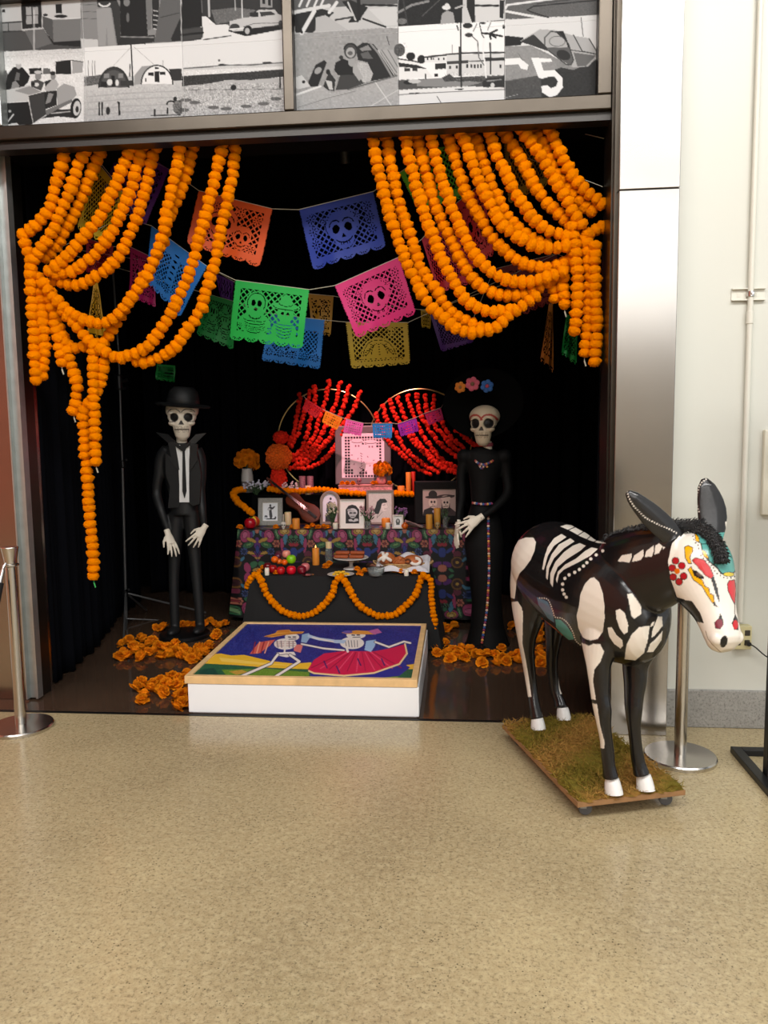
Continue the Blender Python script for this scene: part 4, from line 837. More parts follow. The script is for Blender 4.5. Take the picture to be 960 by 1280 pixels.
for a, col in ((H_(190,500,215,490,245,505,244,530,225,570,237,612,215,610,195,570), YEL), (H_(212,650,235,630,255,690,310,720,325,760,352,775,360,810,382,820,395,890,370,865,335,810,305,760,250,720), YEL), (H_(240,590,262,571,320,585,362,635,384,690,370,715,330,690,285,640), RED),
               (H_(476,745,490,722,525,718,534,780,526,885,502,840,480,790), (206, 44, 52))): head.poly(a, col); head.line(a+a[:1], .75, K_)
head.poly(H_(366,710,386,696,412,780,428,880,400,820), K_); head.poly(H_(244,650,275,660,320,700,315,715,275,705,250,680), K_); head.ell(*H_(285,684)[0], 4, 2, (90, 70, 60), .5); head.poly(H_(378,850,396,880,418,905,385,890), K_)
head.poly(H_(430,940,445,985,450,1020,425,1050,395,1040,388,1005,415,980), K_); head.ell(*H_(420,1012)[0], 5, 6, (120, 30, 48), .2)
head.poly(H_(528,945,548,990,550,1055,520,1050,505,1010), K_); head.ell(*H_(530,1018)[0], 3.4, 6, RED); head.line(H_(525,885,524,945), .7, K_)
head.ell(*H_(452,1130)[0], 4.4, 7.6, (14, 13, 14), .25)
head.ell(*H_(585,620)[0], 6, 11, RED)
for x, y in ((130,592),(172,625),(184,695),(154,732),(114,700),(108,640)): head.ell(*H_(x, y)[0], 4.7, 4.7, K_); head.ell(*H_(x, y)[0], 4.0, 4.0, (176, 18, 32))
head.ell(*H_(141, 660)[0], 3.6, 3.6, (224, 110, 10))
for x, y in ((250,385),(246,405),(246,428),(252,450),(265,472),(280,488),(285,510),(288,532),(300,556),(316,575),(334,592),(352,605),(370,622),(382,640),(392,660),(408,676),(430,690),(452,702),(476,708),(500,706),(524,697),(252,368),(270,362)): head.ell(*H_(x, y)[0], .85, .85, K_)
head.line(H_(330,1060,345,1110,375,1150,430,1200), .8, (150, 130, 110))
E3 = tr(610, 580, 2.8235)
for pl in (E3(491,97,497,118,512,145,535,170,560,192,600,213,640,230,665,243), E3(770,54,752,68,742,90,737,120,738,145,744,168)):
    for p in spline(np.c_[np.array(pl), np.zeros(len(pl))], 3.4): ears.ell(p[0], p[1], 1.0, 1.0, W_)
# project: the far half takes the mirror image of the near half
loc = np.c_[(dv[:, :2]-DO)@DH, (dv[:, :2]-DO)@DL, dv[:, 2]]
tt = (dv-HP)@hd/hl; sd = (dv-HP)@hside; upc = (dv-HP)@hup
ishead = (tt > .02) & (loc[:, 0] > .5) & ((upc > -.12) | (tt > .5))
isear = np.zeros(len(dv), bool)
for e0, e1 in EARS:
    ab = e1-e0; t_ = np.clip(((dv-e0)@ab)/(ab@ab), 0, 1.1); isear |= (np.linalg.norm(dv-e0-t_[:, None]*ab, axis=1) < .052) & (t_ > .12)
view = CAM_POS-dv; view /= np.linalg.norm(view, axis=1)[:, None]
near = (dn*view).sum(1) > -.12
lm = loc.copy(); lm[:, 1] *= -1; pm = np.c_[DO+lm[:, :1]*DH+lm[:, 1:2]*DL, lm[:, 2]]
legs = loc[:, 2] < .56
far = np.where(legs, loc[:, 1] > 0, ~near)
pb = np.where(far[:, None], pm, dv)
hm = dv-2*sd[:, None]*hside
pb = np.where(ishead[:, None], np.where((near | (sd > 0))[:, None], dv, hm), pb)
px = proj(pb); cols = body.at(px[:, 0], px[:, 1])
pe = proj(dv); ce = ears.at(pe[:, 0], pe[:, 1])
cols = np.where(isear[:, None], np.where(near[:, None], ce, (30, 29, 29)), cols)
under = (loc[:, 2] < .62) & (np.abs(loc[:, 1]) < .05) & (np.abs(loc[:, 0]) < .3)
cols[under] = K_
DONK = M('glossy_sculpture_paint', (20, 19, 20), .26, vc=True, bump=(26, .12), coat=.25)
don = thing('donkey_statue', 'black donkey statue painted with white bones and a bright sugar-skull face, on a mossy dolly', 'statue', dk(0, 0, .093))
put(dme, dv, 'body', DONK, don, lin(cols))
HOOF = M('white_hoof_paint', (228, 226, 222), .4, bump=(40, .2)); FUR = M('black_fur', (12, 12, 14), .75, sheen=.3)
for u, v in ((.385, -.07), (.385, .07), (-.315, -.087), (-.40, .087)):
    m2 = MB(); pts = [dk(u-.006, v, .15), dk(u-.002, v, .135), dk(u+.008, v, .105), dk(u+.011, v, .093)]
    m2.tube(pts, [(.026, .028), (.030, .034), (.034, .041), (.035, .044)], 16, up=(DH[0], DH[1], 0)); m2.build('hoof', HOOF, don)
def fur(name, path, r, n, ln, seed, droop=0.0, par=don):
    rg = np.random.default_rng(seed); p = spline(path, .012); m = MB(); T, Aa, Bb = frames(p, hside)
    for k in range(n):
        i = rg.integers(0, len(p)); a = rg.uniform(0, 6.283); d = Aa[i]*math.cos(a)+Bb[i]*math.sin(a)
        s = p[i]+d*r*rg.uniform(.2, 1.0); e = s+d*ln*rg.uniform(.2, .7)+T[i]*ln*rg.uniform(.2, .9)+np.array([0, 0, -droop*rg.uniform(.4, 1)])
        m.tube([s, (s+e)/2+rg.normal(0, .002, 3), e], [.0022, .0018, .0005], 3, caps=False)
    m.tube(p, [r*(.5 if i in (0, len(p)-1) else .95) for i in range(len(p))], 10)
    o = m.build(name, FUR, par); return o
fur('mane', [dk(.17, 0, 1.07), dk(.26, 0, 1.10), dk(.36, .0, 1.13), dk(.44, .015, 1.155), dk(.52, .04, 1.175), hpt(-.13, .085)], .021, 2600, .022, 3)['kind'] = 'stuff'
fur('forelock', [hpt(-.14, .06, .0), hpt(-.06, .10, .0), hpt(.03, .122, -.002), hpt(.12, .136, -.002), hpt(.21, .142, .0), hpt(.30, .138, .002)], .022, 2800, .018, 5)['kind'] = 'stuff'
m2 = MB(); m2.tube([dk(.225, -.03, 1.09)+np.array([math.cos(a)*.012, 0, math.sin(a)*.012+.01]) for a in np.linspace(0, 6.28, 14)], .0018, 5); m2.build('wire_loop', BLACKM, don)
# dolly
DOLLY = thing('rolling_dolly', 'low plywood dolly on grey casters covered in moss under the donkey', 'dolly', dk(-.02, .0, 0))
PLY = M('plywood_edge', (146, 108, 70), .7, vary=(20, .2), bump=(60, .2))
c0, c1, c2 = atZ(628, 905, .088), atZ(722, 1003, .088), atZ(850, 982, .088); ex = (c1-c0); ey = (c2-c1); ey = ey-ex*(ex@ey)/(ex@ex); cc = c0+ex/2+ey/2
MB().obox(cc-[0, 0, .012], ex/2, ey/2, (0, 0, .010)).build('board', PLY, DOLLY, smooth=False)
RUB = M('grey_rubber', (88, 88, 90), .6); 
for a, b in ((.42, .38), (.42, -.38), (-.42, .38), (-.42, -.38)):
    p = cc+ex*a+ey*b; m2 = MB().obox([p[0], p[1], .061], (.028, 0, 0), (0, .028, 0), (0, 0, .003)).obox([p[0], p[1]-.013, .046], (.012, 0, 0), (0, .002, 0), (0, 0, .016)).obox([p[0], p[1]+.013, .046], (.012, 0, 0), (0, .002, 0), (0, 0, .016))
    cs = m2.build('caster', M('zinc_caster', (150, 150, 148), .4, .9), DOLLY, smooth=False)
    MB().lathe([(.006, -.011), (.025, -.011), (.0275, -.006), (.0275, .006), (.025, .011), (.006, .011)], (p[0]+.008, p[1], .0275), 20, (0, 1, 0)).build('wheel', RUB, cs, org=np.array(parent_loc(DOLLY)))
rg = np.random.default_rng(21); m2 = MB()
cA, cB = (104, 92, 34), (140, 102, 50)
nx, ny = 46, 26; U, V = np.meshgrid(np.linspace(-.5, .5, nx+1), np.linspace(-.5, .5, ny+1))
P = cc[None, None]+ex*U[..., None]+ey*V[..., None]; P[..., 2] = .088+.010*rg.random(U.shape)+.016*np.clip(np.sin(U*9+1)*np.sin(V*7+2), 0, 1); ed = (np.abs(U) > .485) | (np.abs(V) > .48); P[ed, 2] = .084; P[ed] += rg.normal(0, .004, (ed.sum(), 3))
mix = np.clip(.5+.5*np.sin(U*11+V*5)+rg.normal(0, .25, U.shape), 0, 1)[..., None]
gc = np.array(cA)*mix+np.array(cB)*(1-mix); MOSS = M('dry_moss', (110, 90, 44), .95, vc=True, bump=(160, .6), spec=.1)
grid_mesh('moss_mat', P, MOSS, gc, parent=DOLLY, smooth=False)
for k in range(9000):
    u, v = rg.uniform(-.5, .5, 2); p = cc+ex*u+ey*v; p[2] = .090+.014*rg.random()
    if rg.random() < .25: v = -.5 if False else v
    d = np.array([rg.normal(), rg.normal(), rg.uniform(.0, 1.1)]); d *= rg.uniform(.012, .036)/np.linalg.norm(d); w = np.cross(d, rg.normal(size=3)); w *= .0021/np.linalg.norm(w)
    t = np.clip(.5+.5*math.sin(u*11+v*5)+rg.normal(0, .3), 0, 1); m2.col(np.array(cA)*1.15*t+np.array([168, 126, 66])*(1-t)); m2.add([p-w, p+w, p+d], [(0, 1, 2)])
m2.build('moss_fibres', MOSS, DOLLY, smooth=False, vc=True)['kind'] = 'stuff'
# ------------------------------------------------------------------ skeleton figures
BONE = M('bone_paint', (226, 216, 196), .5, vc=True, bump=(60, .1)); BONEP = M('bone_hand', (222, 212, 194), .5, bump=(60, .1))
SUIT = M('black_suit_paint', (20, 21, 22), .55, vary=(8, .12), bump=(50, .05)); SUITD = M('black_lapel_paint', (31, 32, 33), .42)
SHIRT = M('white_shirt_paint', (224, 224, 222), .5)
def hand(wrist, d, across, nrm, L, curl=.25, name='hand', par=None, thumb=1, spread=.22, mat=None):
    """bony hand: wrist point, pointing direction d, across = towards the little finger, nrm = back-of-hand normal"""
    wrist, d, across, nrm = [np.asarray(q, float) for q in (wrist, d, across, nrm)]
    d = d/np.linalg.norm(d); across = across-d*(across@d); across /= np.linalg.norm(across); nrm = np.cross(d, across)*np.sign(np.cross(d, across)@nrm)
    mb = MB(); mb.tube([wrist-d*.16*L, wrist, wrist+d*.2*L, wrist+d*.42*L], [(.12*L, .10*L), (.12*L, .09*L), (.17*L, .075*L), (.19*L, .07*L)], 12, up=nrm)
    for k, (ln, o) in enumerate(((.50, -.14), (.56, -.05), (.52, .05), (.42, .14))):
        b = wrist+d*.38*L+across*o*L; dd = d+across*spread*(o/.14); dd /= np.linalg.norm(dd); p = [b]
        for q in range(3):
            a = curl*(q+.4); v = dd*math.cos(a)-nrm*math.sin(a); p.append(p[-1]+v*ln*L/3)
        mb.tube(p, [.05*L, .046*L, .042*L, .028*L], 8); [mb.ell(x, .047*L, 8, 6) for x in p[1:3]]
    b = wrist+d*.12*L-across*.13*L*thumb; v = d*.75-across*.6*thumb-nrm*.2; v /= np.linalg.norm(v); v2 = d*.95-across*.15*thumb-nrm*.3; v2 /= np.linalg.norm(v2)
    mb.tube([b, b+v*.2*L, b+v*.2*L+v2*.22*L], [.055*L, .048*L, .03*L], 8)
    me, v_, n_ = remesh(mb, L*.022, 2, .4); return put(me, v_, name, mat or BONEP, par)
def skull(c, s, yaw, tilt, par, brow=False, colr=None, wide=1.0, eye=1.0):
    """painted skull of height s, centre c, facing -Y turned by yaw"""
    mb = MB(); cy, sy = math.cos(yaw), math.sin(yaw)
    R = np.array([[cy, -sy, 0], [sy, cy, 0], [0, 0, 1.0]])@np.array([[1, 0, 0], [0, math.cos(tilt), -math.sin(tilt)], [0, math.sin(tilt), math.cos(tilt)]])
    W = lambda x, y, z: np.asarray(c)+R@np.array([x*wide, y, z])*s
    I = lambda p: ((np.asarray(p)-c)@R)/s
    mb.ell(W(0, .05, .22), (.36*s*wide, .38*s, .29*s), 24, 16, R)
    mb.ell(W(0, -.05, .05), (.31*s*wide, .30*s, .20*s), 20, 12, R)
    for sg in (-1, 1): mb.ell(W(sg*.185, -.19, -.085), (.115*s, .11*s, .08*s), 12, 8, R); mb.ell(W(sg*.15, -.26, .15), (.13*s, .06*s, .05*s), 12, 8, R)
    mb.tube([W(0, -.12, .0), W(0, -.16, -.14), W(0, -.15, -.26), W(0, -.14, -.42), W(0, -.13, -.50)], [(.26*s, .2*s), (.225*s, .2*s), (.21*s, .19*s), (.17*s, .15*s), (.10*s, .09*s)], 18, up=R@np.array([0, 1.0, 0]))
    mb.tube([W(0, -.28, .10), W(0, -.31, -.02)], [.035*s, .03*s], 10)
    me, v, n = remesh(mb, s*.016, 4, .5); l = I(v); x, y, z = l[:, 0]/1.0, l[:, 1], l[:, 2]; x = x/wide; fr = (y < .02)
    bone = np.array((228, 218, 200) if colr is None else colr, float); col = np.tile(bone, (len(v), 1)); dep = np.zeros(len(v))
    def soft(d, w=.06): return np.clip((1-d)/w, 0, 1)*fr
    for sg in (-1, 1):
        d = np.hypot((x-sg*.145*eye**.3)/(.088*eye), (z-.055)/(.10*eye)); m = soft(d, .15); dep = np.maximum(dep, m*.07); col = col*(1-m[:, None])+np.array((16, 14, 13))*m[:, None]
    d = np.maximum(np.abs(x)/(.012+np.clip(-(z+.02), 0, .1)*.55+1e-6), np.abs(z+.07)/.055); m = soft(d, .3); dep = np.maximum(dep, m*.04); col = col*(1-m[:, None])+np.array((24, 18, 15))*m[:, None]
    def stroke(mask, c_, a=1.0):
        nonlocal col; col = col*(1-a*mask[:, None])+np.array(c_)*a*mask[:, None]
    th = fr & (np.abs(x) < .155) & (np.abs(z+.235) < .075)
    stroke(th & (np.abs(((x/.034) % 1)-.5) > .36), (120, 106, 86), .8); stroke(th & (np.abs(z+.235+.25*x*x) < .012), (70, 58, 44), .9)
    for sg in (-1, 1):
        r_ = np.hypot((x-sg*.145*eye**.3)/(.15*eye**.6), (z-.09)/(.155*eye**.6)); a_ = np.arctan2(z-.09, (x-sg*.145)*sg)
        if brow == 'red': stroke(fr & (np.abs(r_-1.0) < .13) & (a_ > .2) & (a_ < 2.9), (150, 40, 34), .9)
        else: stroke(fr & (np.abs(r_-1.0) < .055) & (a_ > .5) & (a_ < 2.6), (34, 30, 26), .9)
        stroke(fr & (np.abs(z+.055-.5*(np.abs(x)-.2)**2) < .010) & (x*sg > .12) & (x*sg < .30), (60, 50, 40), .7)
    v = v+(R@np.array([0, 1.0, 0]))*dep[:, None]*s
    return put(me, v, 'skull', BONE, par, lin(col)), R, W
# ---- skeleton man in a suit
YM = 1.62
def pm_(x, y, dy=0.0): return atY(x, y, YM+dy)
mx = tr(170, 460, 3.765); base = atY(231, 793, YM); base[2] = 0
man = thing('skeleton_man_statue', 'tall skeleton man statue in black suit, tie and hat on a round base', 'statue', base)
MB().lathe([(.01, 0), (.185, 0), (.19, .006), (.19, .026), (.183, .032), (.01, .032)], base, 40).build('base', BLACKM, man)
def mp(x, y, dy=0.0): a = mx(x, y)[0]; return pm_(a[0], a[1], dy)
u1 = 1/3.765/FPX*5.64    # metres per crop unit at the figure
mb = MB()
mb.tube([mp(218,345,.02), mp(215,375,.02), mp(213,410,.02), mp(214,470,.02), mp(218,545,.02), mp(224,600,.02), mp(226,640,.02), mp(227,690,.02)], [(.04,.04), (.125,.06), (.148,.075), (.14,.085), (.12,.08), (.108,.078), (.106,.082), (.10,.085)], 24, up=(0, 1, 0))
for pts in ([(150,385),(122,420),(108,500),(97,590),(118,670),(150,765)], [(282,385),(300,430),(306,510),(304,590),(312,670),(320,742)]):
    mb.tube(spline([mp(x, y, .02-.05*(i > 3)) for i, (x, y) in enumerate(pts)], .03), list(np.interp(np.linspace(0, 1, len(spline([mp(x, y, .02-.05*(i > 3)) for i, (x, y) in enumerate(pts)], .03))), [0, .2, .5, .62, 1], [.05, .045, .034, .036, .024])), 14)
for pts in ([(192,680),(186,780),(182,880),(178,1000),(181,1120),(184,1225)], [(258,680),(268,780),(276,880),(286,1000),(296,1120),(302,1215)]):
    mb.tube(spline([mp(x, y, .02) for x, y in pts], .04), list(np.interp(np.linspace(0, 1, len(spline([mp(x, y, .02) for x, y in pts], .04))), [0, .25, .5, .8, 1], [.062, .052, .041, .036, .036])), 14)
for x, y in ((184, 1235), (303, 1228)):
    p = mp(x, y, 0); mb.ell(p+np.array([0, -.03, .0]), (.042, .085, .034))
me, v, n = remesh(mb, .008, 6, .5); v[:, 2] = np.maximum(v[:, 2], .031); put(me, v, 'body', SUIT, man)
# jacket front: shirt, lapels, collar wings, tie
def plate(name, poly, off, mat, par, th=.008, lift=None):
    a = [mp(x, y, off-(lift(x, y) if lift else 0)) for x, y in poly]; MB().rings([a, [q+np.array([0, th, 0]) for q in a]]).build(name, mat, par, smooth=False)
plate('shirt', [(183,362),(252,362),(250,450),(249,550),(250,632),(204,632),(204,550),(200,460)], -.075, SHIRT, man, .03)
plate('lapel', [(150,352),(178,345),(186,375),(198,440),(203,480),(185,468),(158,430),(165,415)], -.082, SUITD, man, .02)
plate('lapel', [(262,352),(290,360),(285,415),(292,430),(268,466),(250,488),(251,430),(256,380)], -.082, SUITD, man, .02)
plate('jacket_edge', [(196,440),(206,470),(206,632),(200,656),(150,660),(160,560),(140,500),(138,400)], -.068, SUIT, man, .03)
plate('jacket_edge', [(249,488),(288,400),(306,500),(298,640),(268,650),(249,634)], -.070, SUIT, man, .03)
plate('tie', [(207,360),(238,360),(232,385),(228,392),(236,580),(228,612),(218,580),(219,392),(213,385)], -.088, SUIT, man, .01)
plate('tie_collar', [(180,350),(216,372),(252,348),(250,366),(217,392),(184,368)], -.090, SUITD, man, .014)
for poly in ([(93,303),(150,312),(184,345),(178,382),(150,352)], [(329,306),(282,312),(250,345),(256,384),(285,350)]):
    plate('collar_wing', poly, -.05, SUITD, man, .012, lambda x, y: .035*(1-abs(x-217)/130))
MB().tube([mp(214,300,.0), mp(216,350,.01)], [.036, .04], 16).build('neck', BONEP, man)
_, Rm, Wm = skull(mp(218, 240, 0), .30, .25, .06, man, wide=1.12, eye=1.1)
hb = mp(222, 172, .02); mb = MB()
HA = np.array([.10, -.05, 1.0]); HA /= np.linalg.norm(HA)
mb.lathe([(.10, -.002), (.15, -.016), (.19, -.014), (.2, -.004), (.19, .003), (.14, .002), (.118, .012), (.114, .05), (.10, .10), (.068, .128), (.03, .122), (.004, .118)], hb, 40, HA); mb.build('hat', SUIT, man)
mb = MB().lathe([(.1185, .012), (.1195, .014), (.1165, .04), (.115, .041)], hb, 40, HA, caps=False); mb.build('hat_band', SUITD, man)
hand(mp(150,778,-.05), mp(185,880,-.08)-mp(150,778,-.05), (-.55, -.5, .2), (-.6, -.75, .2), .20, .18, par=man, thumb=-1)
hand(mp(320,752,-.05), mp(268,828,-.09)-mp(320,752,-.05), (.2, 0, -1), (.1, -1, .1), .19, .2, par=man, thumb=1, spread=.3)
# ---- catrina
YC = 1.5
cx_ = tr(540, 450, 3.46)
def cp(x, y, dy=0.0): a = cx_(x, y)[0]; return atY(a[0], a[1], YC+dy)
cb_ = cp(225, 1235); cb_[2] = 0
cat = thing('skeleton_lady_statue', 'skeleton lady statue in long black gown under a wide black hat with flowers', 'statue', cb_)
GOWN = M('black_gown_paint', (11, 11, 11), .7, spec=.2, vary=(8, .12))
mb = MB()
def rl(l, n): return list(np.interp(np.linspace(0, 1, n), *l))
pts = [cp(x, y, .02) for x, y in ((238,380),(232,405),(228,450),(222,530),(218,620),(220,700),(226,800),(232,920),(236,1050),(238,1150),(240,1245))]
mb.tube(pts, [(.05,.045), (.135,.07), (.125,.085), (.095,.08), (.078,.07), (.125,.10), (.14,.115), (.12,.11), (.105,.105), (.12,.12), (.165,.165)], 28, up=(0, 1, 0))
for x in (140, 312): mb.ell(cp(x, 418, .02), (.055, .055, .055))
a1 = [cp(x, y, d) for x, y, d in ((140,425,.02),(125,500,.02),(128,590,.0),(118,650,-.04),(112,705,-.06))]
a2 = [cp(x, y, d) for x, y, d in ((314,425,.02),(322,500,.02),(326,575,-.02),(270,640,-.10),(205,684,-.14))]
for a in (a1, a2):
    sp = spline(a, .03); mb.tube(sp, rl(([0, .3, .6, 1], [.04, .034, .032, .022]), len(sp)), 14)
me, v, n = remesh(mb, .009, 6, .5); v[:, 2] = np.maximum(v[:, 2], .004); put(me, v, 'gown', GOWN, cat)
MB().tube([cp(240,352,.0), cp(240,392,.01)], [.028, .034], 16).build('neck', BONEP, cat)
mb = MB().lathe([(.036, 0), (.038, .004), (.038, .022), (.036, .026)], cp(240,374,.0), 24, (0, 0, 1)); mb.build('choker', M('pink_blue_choker', (130, 60, 70), .6, vary=(120, .6)), cat)
_, Rc, Wc = skull(cp(226, 283, -.02), .275, -.26, .02, cat, brow='red', colr=(190, 176, 150), wide=1.08, eye=1.28)
# hat: wide shallow brim tipped up behind the head
hc = cp(222, 195, .10); ax = np.array([-.10, -.78, .42]); ax /= np.linalg.norm(ax)
mb = MB().lathe([(.005, -.14), (.09, -.14), (.115, -.11), (.12, -.02), (.15, -.006), (.22, .006), (.272, .028), (.283, .04), (.272, .034), (.22, .014), (.14, .004), (.005, .0)], hc, 56, ax); mb.build('hat', M('black_hat_felt', (8, 8, 8), .95, spec=.05), cat)
for x, y, r, col, ctr in ((122,118,.038,(214,128,40),(150, 110, 60)), (175,104,.048,(206,96,118),(120, 90, 60)), (238,113,.044,(50,100,168),(170, 60, 80))):
    p = cp(x, y, -.01); m = MB(); m.col(col)
    for k in range(6):
        a = k*math.pi/3+.3; m.ell(p+np.array([math.cos(a)*r*.62, -.004, math.sin(a)*r*.62]), (r*.44, .010, r*.44), 12, 6)
    f = m.build('hat_flower', M('felt_flower_%d' % x, col, .7, bump=(80, .2)), cat)
    MB().ell(p+np.array([0, -.012, 0]), (r*.3, .008, r*.3), 10, 6).build('flower_centre', M('flower_centre_%d' % x, ctr, .6), f)
# bead trim: chest spray, belt and button strip
BC = [M('bead_%d' % i, c_, .45) for i, c_ in enumerate(((150, 60, 54), (52, 84, 140), (196, 140, 70), (200, 170, 150), (120, 40, 80)))]
def beads(name, pts, r, dens):
    sp = spline(pts, dens); m = MB()
    t = bpy.data.objects.new(name, None)
    m5 = [MB() for _ in BC]
    for i, p in enumerate(sp): m5[(i*3+i//4) % 5].ell(p, (r, r*.6, r), 8, 5)
    mm = MB(); cols5 = ((150, 60, 54), (52, 84, 140), (196, 140, 70), (200, 170, 150), (120, 40, 80))
    for i, p in enumerate(sp): mm.col(cols5[(i*3+i//4) % 5]); mm.ell(p, (r, r*.6, r), 8, 5)
    return mm.build(name, VC, cat, vc=True)
beads('chest_beads', [cp(188,436,-.075), cp(200,446,-.08), cp(222,452,-.08), cp(245,446,-.075), cp(262,436,-.07)], .009, .012)
beads('chest_drop', [cp(205,455,-.08), cp(215,470,-.08), cp(228,455,-.08), cp(238,462,-.08)], .008, .011)
beads('bead_belt', [cp(177,618,-.045), cp(200,622,-.062), cp(230,624,-.064), cp(258,621,-.05)], .010, .015)
beads('button_strip', [cp(243,675,-.085), cp(245,800,-.10), cp(247,900,-.09), cp(243,1000,-.09), cp(235,1100,-.10), cp(216,1222,-.14)], .010, .0175)
hand(cp(205,684,-.14), cp(140,728,-.15)-cp(205,684,-.14), (.1, -.2, -1), (-.2, -1, .2), .20, .16, par=cat, thumb=1, spread=.35)
hand(cp(112,708,-.06), (-.12, -.1, -1), (.3, -1, 0), (-1, -.3, 0), .19, .12, par=cat, thumb=-1)
for x, y in ((210, 1243), (150, 1232)):
    p = cp(x, y, -.17); m = MB().ell([p[0], p[1], .02], (.04, .09, .02)); m.build('shoe', BLACKM, cat)
# ------------------------------------------------------------------ painted platform in front of the altar
PINE = M('pale_pine', (224, 186, 132), .55, vary=(14, .14), bump=(40, .15)); BOXW = M('white_box_paint', (236, 238, 240), .45)
plat = thing('display_platform', 'low white box platform with a pine-framed painting of dancing skeletons on top', 'platform', (-.855, .64, 0))
MB().bbox(-1.488, -.214, .034, 1.25, .006, .172, .006).box(-1.47, -.23, .05, 1.23, 0, .006).build('box', BOXW, plat, smooth=False)
for a in ((-1.503, -.222, .028, .062, .172, .215), (-1.503, -.222, 1.216, 1.25, .172, .215), (-1.503, -1.469, .062, 1.216, .172, .215), (-.256, -.222, .062, 1.216, .172, .215)):
    MB().bbox(*a, .003).build('frame_rail', PINE, plat, smooth=False)
c = Cv(225, 765, 535, 870, 5, (38, 46, 128)); q = tr(230, 770, 3.2)
c.noise(9, 6, (225, 765, 535, 870))
c.poly(q(0,188,90,186,200,197,330,207,505,213,505,235,700,240,860,230,960,180,960,290,0,290), (38, 92, 62)); c.poly(q(150,215,330,210,500,225,500,262,180,250), (104, 140, 44)); c.poly(q(180,222,230,215,260,225,210,235), (190, 150, 60)); c.poly(q(60,215,120,208,140,235,60,245), (24, 70, 56)); c.poly(q(720,245,830,225,860,245,760,262), (110, 134, 50))
c.noise(8, 3, (225, 828, 535, 870))
c.poly(q(80,155,150,150,190,158,240,155,345,180,440,190,510,185,505,213,430,211,330,206,200,196,80,190), (236, 186, 48)); c.poly(q(140,165,300,185,440,198,300,195,150,182), (246, 206, 90)); c.poly(q(890,196,960,186,960,214,890,212), (226, 176, 60))
WH = (236, 226, 218); INK = (40, 34, 60)
c.poly(q(300,105,365,94,345,118,300,150,262,152), (214, 96, 84))
for k in range(4): c.line(q(285+k*18, 104, 275+k*16, 148), 1.4, (246, 170, 140) if k % 2 else (150, 40, 50))
c.poly(q(440,115,477,113,466,147,440,140), (222, 120, 116))
c.ell(*q(405,112)[0], 14, 7, WH); 
for k in range(5): c.line(q(372+k*16, 100, 376+k*15, 126), .8, INK)
for y in (104, 112, 120): c.line(q(368, y, 445, y-2), .6, (180, 120, 120))
c.line(q(405,104,402,150), 2.2, WH); c.poly(q(370,146,440,143,448,158,410,165,372,158), WH); c.line(q(372,158,410,152,446,158), .6, INK)
for a in ((375,154,348,190,210,249), (424,156,462,182,350,252)): c.line(q(*a), 4.2, INK); c.line(q(*a), 3.0, WH)
c.line(q(205,249,240,247), 2.4, WH); c.line(q(340,252,372,252), 2.2, WH)
c.line(q(470,112,560,130,640,137), 3.0, INK); c.line(q(470,112,560,130,640,137), 2.2, WH)
c.ell(*q(432,84)[0], 9, 4.6, WH); c.line(q(418,84,426,85), 1.4, INK); c.line(q(436,84,446,84), 1.4, INK); c.line(q(420,93,448,92), .8, INK)
c.poly(q(318,82,365,68,375,58,420,54,430,62,482,62,472,70,405,76,350,86), (232, 160, 66)); c.line(q(330,82,400,73,470,66), .9, (180, 100, 40)); c.poly(q(372,66,378,57,418,54,424,66), (214, 130, 50))
c.poly(q(472,74,500,68,506,84,490,108,468,104), (150, 180, 214)); c.line(q(500,80,540,92,600,100), 3.6, (190, 206, 230)); c.line(q(515,86,600,104), 1.8, WH)
c.poly(q(505,230,640,240,760,229,870,190,905,205,860,240,700,256,505,254), (38, 42, 138))
c.poly(q(560,150,640,140,760,141,830,128,882,112,893,150,862,190,760,226,640,236,520,226,495,215,520,175), (206, 24, 74))
for k in range(11): c.line(q(640+k*12, 145, 510+k*36, 222-abs(k-5)*3), 1.3, (236, 86, 120) if k % 2 else (160, 14, 60), .8)
for x, y in ((560, 195), (695, 185), (610, 215), (790, 185)): c.line(q(x, y-14, x+12, y+12), 1.8, (74, 26, 96))
c.line(q(500,220,520,229,640,239,760,228,862,192,892,150,884,112), 2.2, (238, 206, 150)); c.line(q(650,260,690,258), 1.2, WH); c.line(q(745,250,775,262), 1.4, WH)
c.ell(*q(672,108)[0], 15, 7.6, WH); 
for k in range(5): c.line(q(645+k*12, 98, 650+k*11, 124), .7, INK)
c.line(q(650,125,655,142), 3, WH); c.poly(q(600,95,650,96,640,110,600,108), (180, 200, 226)); c.poly(q(728,100,768,94,764,120,748,144,722,136), (158, 190, 226)); c.line(q(765,104,820,124,880,102,905,108), 3.4, INK); c.line(q(765,104,820,124,880,102,905,108), 2.4, WH)
c.ell(*q(688,77)[0], 12, 4.4, WH); c.line(q(672,76,682,77), 1.4, INK); c.line(q(692,76,702,76), 1.4, INK); c.line(q(675,85,705,84), .8, INK)
c.poly(q(630,66,690,57,740,60,768,74,700,73,650,72), (226, 150, 66)); c.poly(q(735,60,775,50,792,66,760,74), (190, 100, 160)); c.ell(*q(655,64)[0], 6, 1.8, (110, 90, 170))
P = quad((-1.469, 1.216, .207), (-.256, 1.216, .207), (-.256, .062, .207), (-1.469, .062, .207), 330, 300); px = proj(P.reshape(-1, 3))
grid_mesh('painted_canvas', P, VC, c.at(px[:, 0], px[:, 1]).reshape(P.shape), parent=plat)

